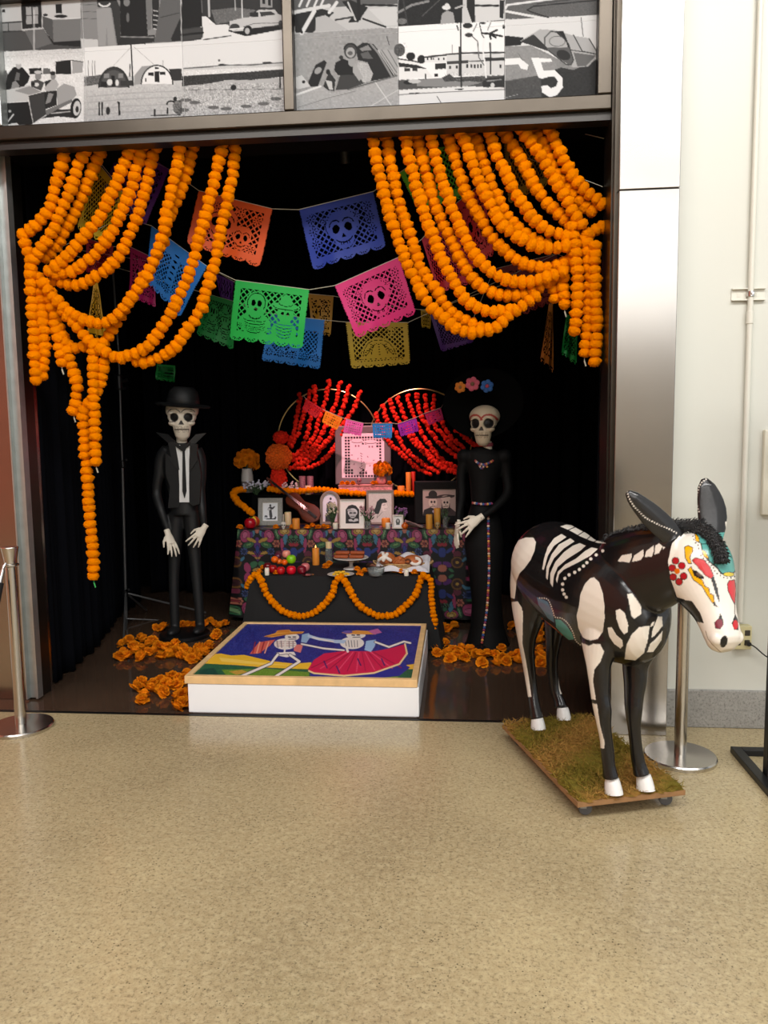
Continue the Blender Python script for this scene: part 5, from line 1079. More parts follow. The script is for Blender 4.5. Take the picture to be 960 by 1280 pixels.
# ------------------------------------------------------------------ altar tables
ZL, ZU, ZR = .51, .757, 1.0
BCL = M('black_tablecloth', (13, 13, 13), .85, vary=(5, .1), bump=(140, .08))
def draped(name, x0, x1, y0, y1, zt, zb, mat, par, flare=.05, cells=60, cv=None, waves=.012, cell=.02, seed=1, ff=1.0):
    """cloth over a table: top sheet and four falling sides with soft folds, one surface"""
    rg = np.random.default_rng(seed); ph = rg.uniform(0, 6, 6); V = []; F = []
    per = []; nX = int((x1-x0)/cell); nY = max(4, int((y1-y0)/cell))
    for i in range(nX): per.append((x0+(x1-x0)*i/nX, y0))
    for i in range(nY): per.append((x1, y0+(y1-y0)*i/nY))
    for i in range(nX): per.append((x1-(x1-x0)*i/nX, y1))
    for i in range(nY): per.append((x0, y1-(y1-y0)*i/nY))
    n = len(per); nz = max(6, int((zt-zb)/cell)); cx, cy = (x0+x1)/2, (y0+y1)/2; cols = []
    for j in range(nz+1):
        t = j/nz
        for k, (x, y) in enumerate(per):
            ox = -1 if x == x0 else (1 if x == x1 else 0); oy = -1 if y == y0 else (1 if y == y1 else 0); s = k*cell
            if ox and oy: ox *= .8; oy *= .8
            w = flare*t*(.15 if y == y1 else (ff if y == y0 else 1.0))+waves*t*(math.sin(s*9+ph[0])+.6*math.sin(s*21+ph[1]))
            V.append((x+ox*w, y+oy*w, zt-(zt-zb)*t-.004*(j == 0)*0)); cols.append((x, s, t))
    for j in range(nz):
        for k in range(n): a, b = j*n+k, j*n+(k+1) % n; F.append((a, b, b+n, a+n))
    m = MB(); m.add(V, F); m.c = []
    base = len(V); gx, gy = nX, nY
    T = [(x0+(x1-x0)*i/gx, y0+(y1-y0)*j/gy, zt+.0005) for j in range(gy+1) for i in range(gx+1)]
    m.v += T; m.f += [(base+j*(gx+1)+i, base+j*(gx+1)+i+1, base+(j+1)*(gx+1)+i+1, base+(j+1)*(gx+1)+i) for j in range(gy) for i in range(gx)]
    if cv is not None:
        cc = [cv((x-x0) if y == y0 else (y if True else 0), (zt-z)) for (x, y), z in []]
        A = np.array([(per[k % n][0]+per[k % n][1]-y0 if per[k % n][0] != x0 else per[k % n][0]-(per[k % n][1]-y0), v[2]) for k, v in enumerate(V)])
        C1 = cv(A[:, 0]-x0, zt-A[:, 1]); Tn = np.array(T); C2 = cv(Tn[:, 0]-x0, -(Tn[:, 1]-y0))
        m.c = list(map(tuple, lin(np.vstack([C1, C2]))))
    else: m.c = [(1, 1, 1)]*len(m.v)
    return m.build(name, mat, par, vc=cv is not None)
t = thing('low_table', 'low table under a black cloth carrying fruit and bread, behind the platform', 'table', (-.85, 1.73, 0))
draped('tablecloth', -1.489, -.215, 1.42, 2.0, ZL, .015, BCL, t, flare=.11, waves=.006)
# floral oilcloth
BGC = (7, 6, 10)
fl = Cv(190, 20, 570, 500, 1.2, BGC)
def f_(x, y, a, b, col, r=0.0): a, b = a*1.2, b*1.2; fl.ell(x, y, a+4, b+4, (8, 6, 10), r); fl.ell(x, y, a, b, col, r)
PK, PU, GD, GR, TE, BL, SA = (186, 66, 116), (104, 40, 132), (206, 160, 70), (58, 124, 82), (76, 140, 172), (44, 66, 150), (206, 120, 96)
f_(190, 200, 26, 62, PU); f_(190, 250, 15, 36, BL); f_(190, 60, 30, 18, SA)
for k, cl in enumerate((PU, GD, PK, GD)): f_(205+k*22, 320-k*12, 12, 46, cl, .35+k*.32)
f_(240, 95, 18, 38, TE, -.5); f_(268, 120, 22, 44, PU, -.4); f_(315, 112, 42, 54, PK, -.3); f_(318, 100, 20, 28, (216, 110, 150), -.3); f_(250, 155, 44, 16, GD, -.4); f_(285, 205, 48, 24, GR, .3); f_(280, 200, 26, 10, (120, 170, 100), .3)
for k in range(6): a = k*1.047; f_(392+24*math.cos(a), 190+24*math.sin(a), 16, 12, SA, a)
f_(392, 190, 10, 10, (150, 50, 60)); f_(398, 92, 18, 46, GR, -.3); f_(398, 92, 7, 36, (130, 176, 120), -.3)
f_(480, 70, 58, 38, PK); f_(480, 66, 42, 26, GD); f_(480, 58, 22, 14, (236, 200, 120)); f_(480, 150, 22, 50, TE, .3); f_(452, 210, 15, 66, PK, -.1); f_(545, 195, 24, 20, (176, 36, 60), .5); f_(545, 120, 18, 16, GR)
for k in range(7): f_(505+9*k, 150+14*(k % 3), 5, 5, (90, 150, 110))
f_(500, 260, 40, 14, BL, .6); f_(560, 280, 24, 40, BL)
for k in range(8): a = k*.785; f_(330+26*math.cos(a), 270+26*math.sin(a), 14, 7, (70, 90, 150), a)
f_(330, 270, 12, 12, (24, 40, 90)); f_(420, 300, 34, 30, (120, 44, 70), .4); f_(420, 380, 52, 50, (130, 86, 40)); f_(420, 380, 34, 32, (70, 34, 40)); f_(420, 380, 14, 14, GD); f_(240, 410, 42, 26, GR, .5); f_(300, 440, 30, 44, PK, .2); f_(350, 350, 26, 12, TE, .8); f_(520, 400, 40, 22, PU, -.4); f_(560, 440, 30, 30, SA); f_(200, 460, 40, 16, GD, .2); f_(480, 460, 26, 12, GR, -.6)
def oil(x, d):
    s = 8*FPX/6.13; u = (np.asarray(x)-.16)*s; u = np.mod(u, 760); u = np.where(u > 380, 760-u, u); v = np.mod(np.asarray(d)*s+25, 940); v = np.where(v > 470, 940-v, v)
    return fl.at(190+u, 20+v)*.74
OIL = M('printed_oilcloth', (255, 255, 255), .5, vc=True)
t = thing('altar_table', 'long altar table under a dark flowered oilcloth behind the low black table', 'table', (-.86, 2.48, 0))
draped('tablecloth', -1.775, .055, 2.10, 2.86, ZU, .04, OIL, t, flare=.10, cv=oil, waves=.010, cell=.0055, ff=.3)
t = thing('altar_riser', 'black cloth covered shelf riser along the back of the flowered altar table', 'riser', (-.86, 2.7, ZU))
draped('cover', -1.76, .02, 2.52, 2.84, ZR, ZU+.002, M('black_riser_cloth', (9, 9, 9), .95, spec=.1), t, flare=.008, waves=.004)

# ------------------------------------------------------------------ placing helpers
def seat(x, yb, z, ymin, ymax):
    """where a thing whose foot shows at pixel (x, yb) stands on the top at height z, and metres per pixel there"""
    p = atZ(x, yb, z); Y = float(np.clip(p[1], ymin, ymax)); p = atY(x, yb, Y); p[2] = z
    return p, ((p-CAM_POS)@FW)/FPX
LOW = (ZL+.001, 1.44, 1.98); UPT = (ZU+.001, 2.13, 2.42); RIS = (ZR+.001, 2.55, 2.8)
WAX = M('ivory_wax', (236, 206, 160), .5, sss=.3); WAXA = M('amber_wax', (226, 140, 50), .5, sss=.3); WAXY = M('honey_wax', (214, 150, 56), .5, sss=.3); WAXW = M('white_wax', (232, 222, 206), .5, sss=.2)
GLASS = M('clear_glass', (226, 232, 230), .06, trans=.9, ior=1.3); FLAME = M('candle_glow', (255, 176, 90), .5, emit=4.0); WICK = M('wick', (40, 34, 30), .8)
def candle(x0, x1, y0, yb, lvl, mat, label, lit=False, group='candles on the altar'):
    p, k = seat((x0+x1)/2, yb, *lvl); r = (x1-x0)/2*k; h = (yb-y0)*k*1.0
    t = thing('candle', label, 'candle', p, group)
    MB().lathe([(r*.3, 0), (r*.96, 0), (r, r*.08), (r, h-r*.15), (r*.93, h), (r*.7, h-r*.12), (r*.1, h-r*.2)], p, 20).build('wax', mat, t)
    MB().tube([p+[0, 0, h-r*.25], p+[r*.05, 0, h+r*.25]], .0015, 5).build('wick', WICK, t)
    if lit: MB().lathe([(.001, 0), (r*.16, r*.2), (r*.12, r*.45), (.001, r*.85)], p+np.array([0, 0, h+r*.05]), 10).build('flame', FLAME, t)
    return t
BLOOM = []
def bloom_mesh(seed):
    """loose silk marigold: rings of ruffled petals over a low dome"""
    rg = np.random.default_rng(seed); m = MB()
    for ring, (n, rr, z, tl, ln) in enumerate(((9, .42, .05, .25, .62), (9, .34, .26, .7, .55), (7, .2, .42, 1.05, .46), (4, .06, .5, 1.4, .4))):
        for k in range(n):
            a = 6.283*(k+.5*ring+rg.uniform(-.2, .2))/n; t = tl+rg.uniform(-.2, .2); d = np.array([math.cos(a), math.sin(a), 0]); w = np.array([-d[1], d[0], 0]); L = ln*rg.uniform(.85, 1.15)
            b = d*rr*.5+np.array([0, 0, z]); dr = d*math.cos(t)+np.array([0, 0, math.sin(t)]); nn = np.cross(w, dr); g = []
            for i, (s, wd) in enumerate(((0, .12), (.45, .3), (.8, .33), (1.0, .2))):
                for j in (-1, 0, 1): g.append(b+dr*L*s+w*wd*j+nn*(.06*abs(j)-.05*s*s+rg.normal(0, .03)*(i > 1)))
            m.add(g, [(i*3+j, i*3+j+1, (i+1)*3+j+1, (i+1)*3+j) for i in range(3) for j in range(2)])
    m.ell((0, 0, .22), (.5, .5, .3), 10, 6)
    me = bpy.data.meshes.new('silk_marigold'); me.from_pydata([tuple(np.array(p)/1.0) for p in m.v], [], m.f); me.materials.append(MARID)
    me.polygons.foreach_set('use_smooth', np.ones(len(me.polygons), bool)); return me
BLOOM = [bloom_mesh(s) for s in range(4)]
def bloom(p, size, label, group, tilt=.5):
    o = bpy.data.objects.new('marigold_bloom', BLOOM[random.randrange(4)]); COL.objects.link(o); o.location = tuple(p); o.scale = (size,)*3
    o.rotation_euler = (random.uniform(-tilt, tilt), random.uniform(-tilt, tilt), random.uniform(0, 6.28)); return tag(o, label, 'flower', group)
def blooms(px, lvl, label, group, r=5.5):
    for x, yb in px:
        p, k = seat(x, yb, *lvl); bloom(p+np.array([0, 0, .004]), r*k*1.05, label, group, .25)
# loose blooms on the altar
blooms([(300,661),(345,662),(366,661)], UPT, 'loose orange marigold bloom near the red pomegranate and the grey-framed print', 'loose marigolds on the altar table')
blooms([(384,661),(391,659),(398,661),(405,660),(410,662)], UPT, 'loose orange marigold bloom heaped in front of the violin', 'loose marigolds on the altar table', 5)
blooms([(324,717),(329,712),(341,715),(346,718),(336,710)], LOW, 'orange marigold bloom by the little white candle beside the apples', 'loose marigolds on the low table')
blooms([(407.5,710),(412,707),(450,719),(446,714),(456,716)], LOW, 'orange marigold bloom between the plate of sweets and the cake stand', 'loose marigolds on the low table', 6)
blooms([(494,716),(501,717),(518,718),(525,716)], LOW, 'orange marigold bloom in front of the round breads', 'loose marigolds on the low table', 6)
# ------------------------------------------------------------------ garlands on the altar
q = tr(280, 620, 3.2)
def onfront(pts, Y): return [atY(x, y, Y) for x, y in pts]
gp = q(95,362,108,330,128,314,150,340,165,380,200,430,245,465,300,480,350,470,395,440,430,395,445,350,465,322,490,350,510,390,535,430,575,460,625,480,680,475,725,440,765,395,785,340,797,314)
gY = [1.46, 1.42, 1.40]+[1.355]*18+[1.38, 1.42]
strand([atY(x, y, Y) for (x, y), Y in zip(gp, gY)], 'marigold strand looped in two swags across the front of the black table', size=.0265, group='garlands on the altar')
strand([atY(x, y, 1.37) for x, y in q(800,316,826,335,830,400,835,450,842,500,846,545)]+[atY(545, 800, 1.36)], 'marigold strand hanging straight down the end of the black table', size=.024, group='garlands on the altar')
strand([atY(x, y, 2.50) for x, y in ((336,611),(360,614),(385,613),(400,612),(420,614),(450,617),(475,618),(500,617),(520,618),(545,619))], 'marigold strand lying along the front edge of the black riser', size=.028, group='garlands on the altar', step=.034)
strand([atY(305,611,2.5), atY(297,613,2.42), atY(291,617,2.36), atY(297,627,2.3), atY(306,634,2.25), atY(315,641,2.2)], 'short marigold strand drooping off the riser end beside the vase', size=.030, group='garlands on the altar')
# red garlands on two hoops
REDF = M('red_marigold', (226, 46, 26), .9, vary=(60, .25), bump=(160, .8), spec=.15)
def redstrand(pts, label, par=None, r=.026):
    p = spline(pts, r*1.2); t = thing('red_garland', label, 'garland', p[0], 'red garlands on the hoops'); m = MB(); MB().tube(p, .0015, 4).build('cord', STRING, t)
    rg = np.random.default_rng(len(p))
    for a in p:
        for k in range(3):
            d = rg.normal(size=3); d /= np.linalg.norm(d); m.ell(a+d*r*.42, r*.66, 7, 5)
    o = m.build('blossoms', REDF, t); o['kind'] = 'stuff'; return t
GOLDM = M('gold_hoop', (206, 178, 116), .3, .8)
def hoop(cx, Y, rpx, label):
    c0 = atY(cx, 546, Y); k = ((c0-CAM_POS)@FW)/FPX; r = rpx*k; c0[2] = ZR+.006+r; m = MB()
    m.tube([c0+np.array([math.cos(a)*r, 0, math.sin(a)*r]) for a in np.linspace(0, 2*math.pi, 65)], .006, 8, up=(0, 1, 0), caps=False)
    o = m.build('gold_hoop', GOLDM, org=[c0[0], c0[1], ZR]); return tag(o, label, 'hoop', 'gold hoops behind the altar'), c0, r
hoop(410, 2.74, 64, 'thin gold hoop behind the framed lace picture, carrying the orange ball'); hoop(525, 2.71, 64, 'thin gold hoop behind the dark framed skeleton couple')
q = tr(340, 470, 6.857)
RL = [q(240,160,215,330,190,450,150,590), q(330,125,270,330,220,500,165,600), q(360,85,370,180,320,400,300,500,240,640,180,680), q(488,50,455,230,400,380,370,500,270,640,190,700), q(585,60,530,270,450,450,380,580,260,690,180,730),
      q(660,95,590,320,480,540,380,640,260,740,190,760), q(755,145,680,320,540,480,440,600,330,720,210,770), q(640,420,545,600,440,720,330,780,230,790,160,790)]
for i, p in enumerate(RL): redstrand([atY(x, y, 2.70-.012*(i % 3)) for x, y in p], 'red flower strand fanning from the hoop to the orange ball, %s of eight' % ords[i])
q = tr(460, 470, 6.4)
RR = [q(65,305,80,370,140,480,200,560,300,650,400,740,500,780), q(120,245,150,350,230,470,290,570,370,650,450,710,560,770), q(180,200,210,300,260,380,340,490,420,580,520,680,600,740,700,770), q(240,180,270,270,320,400,380,500,470,610,560,690,660,740,740,770),
      q(320,160,350,290,420,440,500,560,580,660,660,710,750,740), q(390,145,400,250,450,360,520,470,600,560,700,640), q(455,160,470,270,530,390,610,480,680,570,730,600), q(530,165,520,250,600,380,660,480,720,540,770,570), q(700,430,730,450,800,510,860,550,910,545)]
for i, p in enumerate(RR): redstrand([atY(x, y, 2.66-.012*(i % 3)) for x, y in p], 'red flower strand sweeping down behind the skeleton lady, %s from the lace picture' % ords[i])
# the big orange ball with red puffs above and below
b = atY(348.5, 571, 2.58); t = thing('flower_ball', 'large orange flower ball with red puffs above and below on the riser', 'decoration', [b[0], b[1], ZR])
def puff(c, r, mat, n, seed, name, sz):
    rg = np.random.default_rng(seed); m = MB()
    for i in range(n):
        z = 1-2*(i+.5)/n; a = i*2.39996; d = np.array([math.sqrt(1-z*z)*math.cos(a), math.sqrt(1-z*z)*math.sin(a), z])*r*rg.uniform(.88, 1.0); m.ell(c+d, sz*rg.uniform(.8, 1.2), 6, 4)
    m.ell(c, np.array(r)*.95, 16, 10); o = m.build(name, mat, t); return o
k = ((b-CAM_POS)@FW)/FPX
puff(b, np.array([17.5, 17.5, 17.5])*k*.93, M('orange_pompom', (226, 96, 6), .9, vary=(60, .3), bump=(150, .8)), 260, 1, 'ball', .011)
puff(atY(351, 547, 2.6), np.array([9, 9, 8])*k, REDF, 60, 2, 'upper_puff', .012)
c2 = atY(348, 600, 2.6); puff(c2, np.array([10, 9, (c2[2]-ZR)/k-.5])*k, REDF, 80, 3, 'lower_puff', .012)
# little bunting in front of the hoops
q = tr(340, 470, 6.857); q2 = tr(460, 470, 6.4)
bunting('little paper bunting of six coloured flags strung across the lace picture', q(290,195,440,288,462,298,610,360,635,368,790,405)+q2(30,378,195,378,235,383,388,330,450,300,585,252), 2.46, [
    (q(300,198,435,283,375,365,255,282), 'mini', (190, 24, 36), 'red paper flag'), (q(460,298,605,363,555,465,425,395), 'mini', (240, 150, 20), 'amber paper flag'), (q(635,368,785,403,762,520,610,485), 'mini', (226, 110, 190), 'pink paper flag'),
    (q2(35,378,195,378,191,500,43,497), 'mini', (30, 140, 214), 'blue paper flag'), (q2(235,383,385,338,407,442,263,487), 'mini', (150, 40, 180), 'violet paper flag'), (q2(450,300,582,253,607,350,488,396), 'mini', (170, 14, 96), 'magenta paper flag')], cell=.006, wave=.003, r=.002, ends=(tuple(atY(379, 494, 2.68)), tuple(atY(554, 505, 2.64))))
# ------------------------------------------------------------------ framed pictures
def framed(x0, x1, y0, y1, lvl, bar, fmat, draw, label, Y=None, shape='rect', lean=.12, mat_col=(226, 222, 214), bw=None, group='framed pictures on the altar', zbase=None):
    """picture standing on a top; (x0..x1, y0..y1) is its outline in the photograph, bar its moulding width in pixels"""
    xc = (x0+x1)/2; p, k = seat(xc, y1, *lvl)
    if Y is not None: p = atY(xc, y1, Y); k = ((p-CAM_POS)@FW)/FPX; p[2] = lvl[0] if zbase is None else zbase
    w = (x1-x0)*k; h = (y1-y0)*k; b = bar*k; t = thing('picture_frame', label, 'picture', p, group)
    up = np.array([0, math.sin(lean), math.cos(lean)]); rt = np.array([1.0, 0, 0]); fr = np.array([0, -math.cos(lean), math.sin(lean)])
    Q = lambda u, v, d=0.0: p+rt*u+up*v+fr*d
    if shape == 'arch':
        out = [(-w/2, 0), (w/2, 0)]+[(w/2*math.cos(a), h-w/2+w/2*math.sin(a)) for a in np.linspace(0, math.pi, 17)]; inn = [(u*(w-2*b)/w, b+(v)*(h-2*b)/h) for u, v in out]
    else: out = [(-w/2, 0), (w/2, 0), (w/2, h), (-w/2, h)]; inn = [(-w/2+b, b), (w/2-b, b), (w/2-b, h-b), (-w/2+b, h-b)]
    m = MB(); R = [[Q(u, v, -.004) for u, v in out], [Q(u, v, .012) for u, v in out], [Q(u*(1-.3*b/w), v*(1-.3*b/h)+.15*b, .016) for u, v in out], [Q(u, v, .013) for u, v in inn], [Q(u, v, .004) for u, v in inn]]
    m.rings(R, caps=False); m.rings([[Q(u, v, -.004) for u, v in out], [Q(u, v, -.006) for u, v in out]]); m.build('moulding', fmat, t, smooth=False)
    cw, ch = w-2*b, h-2*b; nx = max(40, int(cw/.0028)); ny = max(40, int(ch/.0028)); W100 = 100.0; H100 = 100.0*ch/cw
    c = Cv(0, 0, W100, H100, nx*2/100, mat_col); draw(c, H100)
    P = quad(Q(-cw/2, h-b, .006), Q(cw/2, h-b, .006), Q(cw/2, b, .006), Q(-cw/2, b, .006), nx, ny); U, V = uvgrid(nx, ny)
    keep = None
    if shape == 'arch':
        X = (U[:-1, :-1]-.5)*cw; Z = b+(1-V[:-1, :-1])*ch; r = cw/2; keep = (Z < h-b-r) | (np.hypot(X, Z-(h-b-r)) < r)
    grid_mesh('print', P, VC, c.at(U*W100, V*H100), parent=t, keep=keep)
    MB().obox(Q(0, h*.3, -.03), (.012, 0, 0), (0, .022, 0), (0, 0, h*.26)).build('easel_back', BLACKM, t, smooth=False)
    return t
K1 = (26, 26, 28)
def d_guitar(c, H):
    c.rect(3, 3, 97, H-3, (232, 234, 238)); c.ell(50, 18, 6, 7, K1); c.poly([(36, 34), (46, 26), (56, 26), (64, 34), (78, 22), (82, 26), (66, 44), (58, 42), (60, 60), (64, H*.74), (60, H*.86), (48, H*.86), (44, H*.7), (42, 50), (32, 46)], (60, 60, 66)); c.ell(44, 42, 9, 6, (220, 220, 224)); c.line([(44, 42), (74, 26)], 2, K1); c.poly([(20, H*.86), (80, H*.86), (88, H*.92), (22, H*.92)], K1); c.ell(22, H*.76, 10, 8, (70, 72, 86)); c.ell(20, H*.84, 12, 7, (200, 204, 210)); c.ell(84, H*.82, 5, 8, (80, 80, 84)); c.ell(80, H*.86, 6, 3, K1)
def d_player(c, H):
    c.ell(50, H*.5, 60, H*.6, (214, 218, 226)); c.ell(54, H*.18, 7, 9, (40, 44, 60)); c.poly([(30, H*.34), (48, H*.26), (70, H*.32), (84, H*.28), (70, H*.46), (62, H*.7), (40, H*.72), (24, H*.6)], (70, 76, 92)); c.line([(36, H*.58), (80, H*.3)], 5, (224, 226, 232)); c.ell(40, H*.56, 12, 10, (120, 124, 136)); c.poly([(20, H*.7), (70, H*.68), (80, H), (16, H)], (50, 52, 60))
def d_arch(c, H):
    c.poly([(22, H*.84), (22, H*.34), (34, H*.2), (50, H*.16), (66, H*.2), (80, H*.34), (80, H*.84)], (20, 20, 22)); c.ell(52, H*.44, 21, H*.15, (196, 196, 196)); c.ell(52, H*.5, 16, H*.15, (170, 170, 170)); c.ell(44, H*.46, 6, 3.4, (20, 20, 22)); c.ell(61, H*.46, 6, 3.4, (20, 20, 22)); c.line([(38, H*.46), (68, H*.46)], 1.8, (20, 20, 22)); c.line([(44, H*.59), (60, H*.59)], 2.4, (50, 50, 50)); c.poly([(34, H*.7), (50, H*.66), (74, H*.66), (78, H*.74), (60, H*.78), (36, H*.76)], (184, 184, 184)); c.ell(38, H*.36, 10, 6, (150, 150, 150)); c.poly([(44, H*.66), (62, H*.66), (56, H*.74)], (30, 30, 30))
def d_profile(c, H):
    c.rect(0, 0, 100, H, (186, 190, 180)); c.poly([(30, H*.5), (36, H*.32), (50, H*.22), (72, H*.22), (82, H*.32), (74, H*.36), (62, H*.36), (56, H*.46), (50, H*.6), (44, H*.72), (30, H*.72), (22, H*.62)], (28, 40, 38)); c.poly([(58, H*.38), (76, H*.35), (80, H*.44), (84, H*.5), (78, H*.53), (78, H*.6), (66, H*.63), (56, H*.6), (54, H*.5)], (206, 208, 198)); c.line([(62, H*.43), (72, H*.42)], 2, (40, 40, 40)); c.line([(68, H*.56), (77, H*.55)], 1.6, (90, 80, 80)); c.line([(40, H*.72), (36, H*.86), (60, H*.66)], 1.4, (70, 80, 76)); c.noise(6, 3)
def d_small(c, H):
    c.rect(0, 0, 100, H, (222, 222, 218)); c.ell(50, H*.48, 27, H*.27, (60, 70, 66)); c.ell(50, H*.42, 15, H*.13, (170, 174, 170)); c.poly([(30, H*.6), (70, H*.6), (72, H*.78), (28, H*.78)], (70, 80, 76)); c.ell(44, H*.42, 3, 3, K1); c.ell(57, H*.42, 3, 3, K1)
def d_couple(c, H):
    c.rect(0, 0, 100, H, (176, 158, 148)); B2 = (30, 24, 24)
    c.poly([(0, H), (4, H*.78), (24, H*.68), (44, H*.8), (50, H)], B2); c.poly([(48, H), (56, H*.72), (84, H*.7), (100, H*.86), (100, H)], (60, 44, 44))
    c.ell(31, H*.5, 13, H*.2, (206, 192, 176)); c.ell(31, H*.3, 23, H*.055, B2); c.ell(31, H*.2, 13, H*.15, B2)
    c.ell(70, H*.53, 12, H*.2, (206, 192, 176)); c.ell(71, H*.27, 26, H*.07, (60, 46, 46)); c.ell(70, H*.34, 15, H*.1, (200, 186, 172)); c.line([(50, H*.32), (96, H*.24)], 3, B2); c.poly([(58, H*.5), (56, H*.86), (62, H*.8)], B2); c.poly([(82, H*.5), (84, H*.86), (78, H*.8)], B2)
    for x, y in ((27, .48), (36, .48), (66, .5), (75, .5)): c.ell(x, H*y, 3, H*.045, B2)
    for x in (31, 70): c.poly([(x, H*.55), (x-1.6, H*.6), (x+1.6, H*.6)], B2); c.line([(x-7, H*.66), (x+7, H*.64)], 1.8, B2)
    c.ell(33, H*.84, 4, 4, (150, 150, 170))
def d_lace(c, H):
    PKW = (246, 214, 224); c.rect(0, 0, 100, H, PKW); Bk = (44, 24, 34)
    for i in range(13):
        for j in range(17):
            x, y = 10+i*6.7, H*.115+j*6.9
            d1 = ((x-36)/19)**2+((y-H*.52)/(H*.40))**2; d2 = ((x-68)/20)**2+((y-H*.55)/(H*.36))**2
            if d1 > 1 and d2 > 1: c.rect(x-2.4, y-2.4, x+2.4, y+2.4, Bk)
    for x, y, a, b in ((36, .2, 16, .05), (68, .22, 18, .05)): c.ell(x, H*y, a, H*b, PKW); c.arc(x, H*y, a*.8, H*b*.6, 20, 160, 1.2, Bk)
    for x, y in ((33, .3), (40, .3), (65, .32), (72, .32)): c.ell(x, H*y, 2, 2.4, (150, 100, 120))
    for k in range(9): c.line([(44+k*.8, H*(.46+k*.055)), (48-k*.6, H*(.48+k*.055))], 1.6, (130, 80, 100))
    for k in range(10): c.ell(24+((k*37) % 60), H*(.5+.04*k), 2.4, 1.2, (170, 120, 140), k)
SILV = M('silver_glitter_frame', (150, 148, 142), .5, .3, vary=(120, .25), bump=(200, .4)); GREYF = M('grey_wood_frame', (128, 122, 110), .6, vary=(20, .12)); WHF = M('white_frame', (206, 198, 186), .55); DKF = M('black_gloss_frame', (10, 9, 9), .55, spec=.2)
TAUPE = M('taupe_frame', (112, 98, 100), .5)
framed(322.5, 353.5, 622.5, 657, UPT, 5.8, SILV, d_guitar, 'silver glitter frame with a dark standing musician print', lean=.14)
framed(400, 425.5, 610, 652, UPT, 3.6, GREYF, d_player, 'round-topped grey frame with a seated musician print', shape='arch', lean=.10)
framed(424.5, 456, 626, 663, UPT, 1.2, WHF, d_arch, 'pale frame with a black arch portrait of a person in glasses', lean=.16)
framed(458, 492.5, 609, 652, UPT, 2.8, GREYF, d_profile, 'large grey frame with a dark-haired profile portrait', lean=.10)
framed(490.5, 504.5, 645.5, 663, UPT, 2.0, WHF, d_small, 'smallest white frame with a little dark portrait', lean=.16)
framed(518, 580, 594, 648, UPT, 10.5, DKF, d_couple, 'wide black frame with a portrait of a skeleton couple in hats', lean=.05, Y=2.44)
# lace box and the lit lace picture
lb = atY(457.5, 617, 2.6); k = ((lb-CAM_POS)@FW)/FPX; bw = 33.5*k; zb = atY(457, 606, 2.57)[2]
t = thing('lace_box', 'flat box wrapped in pink lace under the bright lace picture', 'box', [lb[0], 2.64, ZR])
LACE = M('pink_lace', (206, 140, 140), .7, vary=(55, .5), bump=(90, .5))
MB().bbox(lb[0]-bw, lb[0]+bw, 2.56, 2.74, ZR, zb, .004).build('body', LACE, t, smooth=False)
MB().bbox(lb[0]-bw-.004, lb[0]+bw+.004, 2.555, 2.745, zb-.012, zb-.0005, .002).build('lid', M('pink_wood', (176, 120, 110), .6), t, smooth=False)
framed(419.5, 489, 533.5, 606, RIS, 8.0, TAUPE, d_lace, 'taupe frame with a bright pink-white cut-lace picture of a couple', Y=2.66, lean=.05, zbase=zb)
# ------------------------------------------------------------------ vases, bouquets
PORC = M('white_porcelain', (206, 198, 192), .25); SPECK = M('grey_stoneware', (118, 106, 104), .5, vary=(160, .3)); STEM = M('leaf_green', (58, 84, 52), .7, vary=(20, .2)); PETW = M('white_petal', (222, 220, 226), .7)
def bouquet(par, c, r, n, mat, size, seed, zs=.6, name='blossom', sub=None):
    rg = np.random.default_rng(seed)
    for i in range(n):
        z = 1-1.5*(i+.5)/n; a = i*2.39996; d = np.array([math.sqrt(max(0, 1-z*z))*math.cos(a)*r, math.sqrt(max(0, 1-z*z))*math.sin(a)*r*.8, z*r*zs])
        o = bpy.data.objects.new(name, BLOOM[i % 4] if mat is None else sub); COL.objects.link(o); o.parent = par; o.location = tuple(c+d-np.array(par.location)); o.scale = (size*rg.uniform(.85, 1.15),)*3
        o.rotation_euler = Vector(d+np.array([0, -.01, .005])).to_track_quat('Z', 'Y').to_euler()
p, k = seat(309.5, 611, *RIS); t = thing('flower_vase', 'tall white and grey vase of orange marigolds at the riser end', 'vase', p, 'vases on the altar'); h = 30*k; r = 7.4*k
MB().lathe([(r*.5, 0), (r*.92, .002), (r*1.0, h*.25), (r*1.02, h*.47)], p, 28, caps=False).build('lower_body', SPECK, t); MB().lathe([(r*1.02, h*.47), (r*.98, h*.7), (r*.86, h*.95), (r*.9, h), (r*.8, h*.98), (r*.78, h*.5)], p, 28, caps=False).build('upper_body', PORC, t)
bouquet(t, p+np.array([0, 0, h+9*k]), 11*k, 22, None, 6.4*k, 3, 1.0)
m = MB(); [m.tube([p+[0, 0, h*.9], p+np.array([(i-2)*.014, .0, h+.12+.01*i])], .003, 5) for i in range(4)]; m.build('stems', STEM, t)
p, k = seat(477, 605, zb+.0005, 2.57, 2.60); t = thing('flower_vase', 'small round pink vase of marigolds standing on the lace box', 'vase', p, 'vases on the altar'); r = 7*k
MB().lathe([(r*.5, 0), (r*.85, r*.2), (r*1.0, r*.75), (r*.8, r*1.3), (r*.5, r*1.6), (r*.55, r*1.75), (r*.42, r*1.7)], p, 24).build('body', M('pink_glaze', (206, 120, 118), .3), t); bouquet(t, p+np.array([.01, 0, r*2.5]), 8.5*k, 16, None, 5.2*k, 8, .9)
blooms([(428,606),(434,606),(441,606),(466,606),(470,606),(487,606)], (zb+.0005, 2.57, 2.59), 'loose orange marigold bloom on the lace box at the foot of the lace picture', 'loose marigolds on the lace box', 4.6)
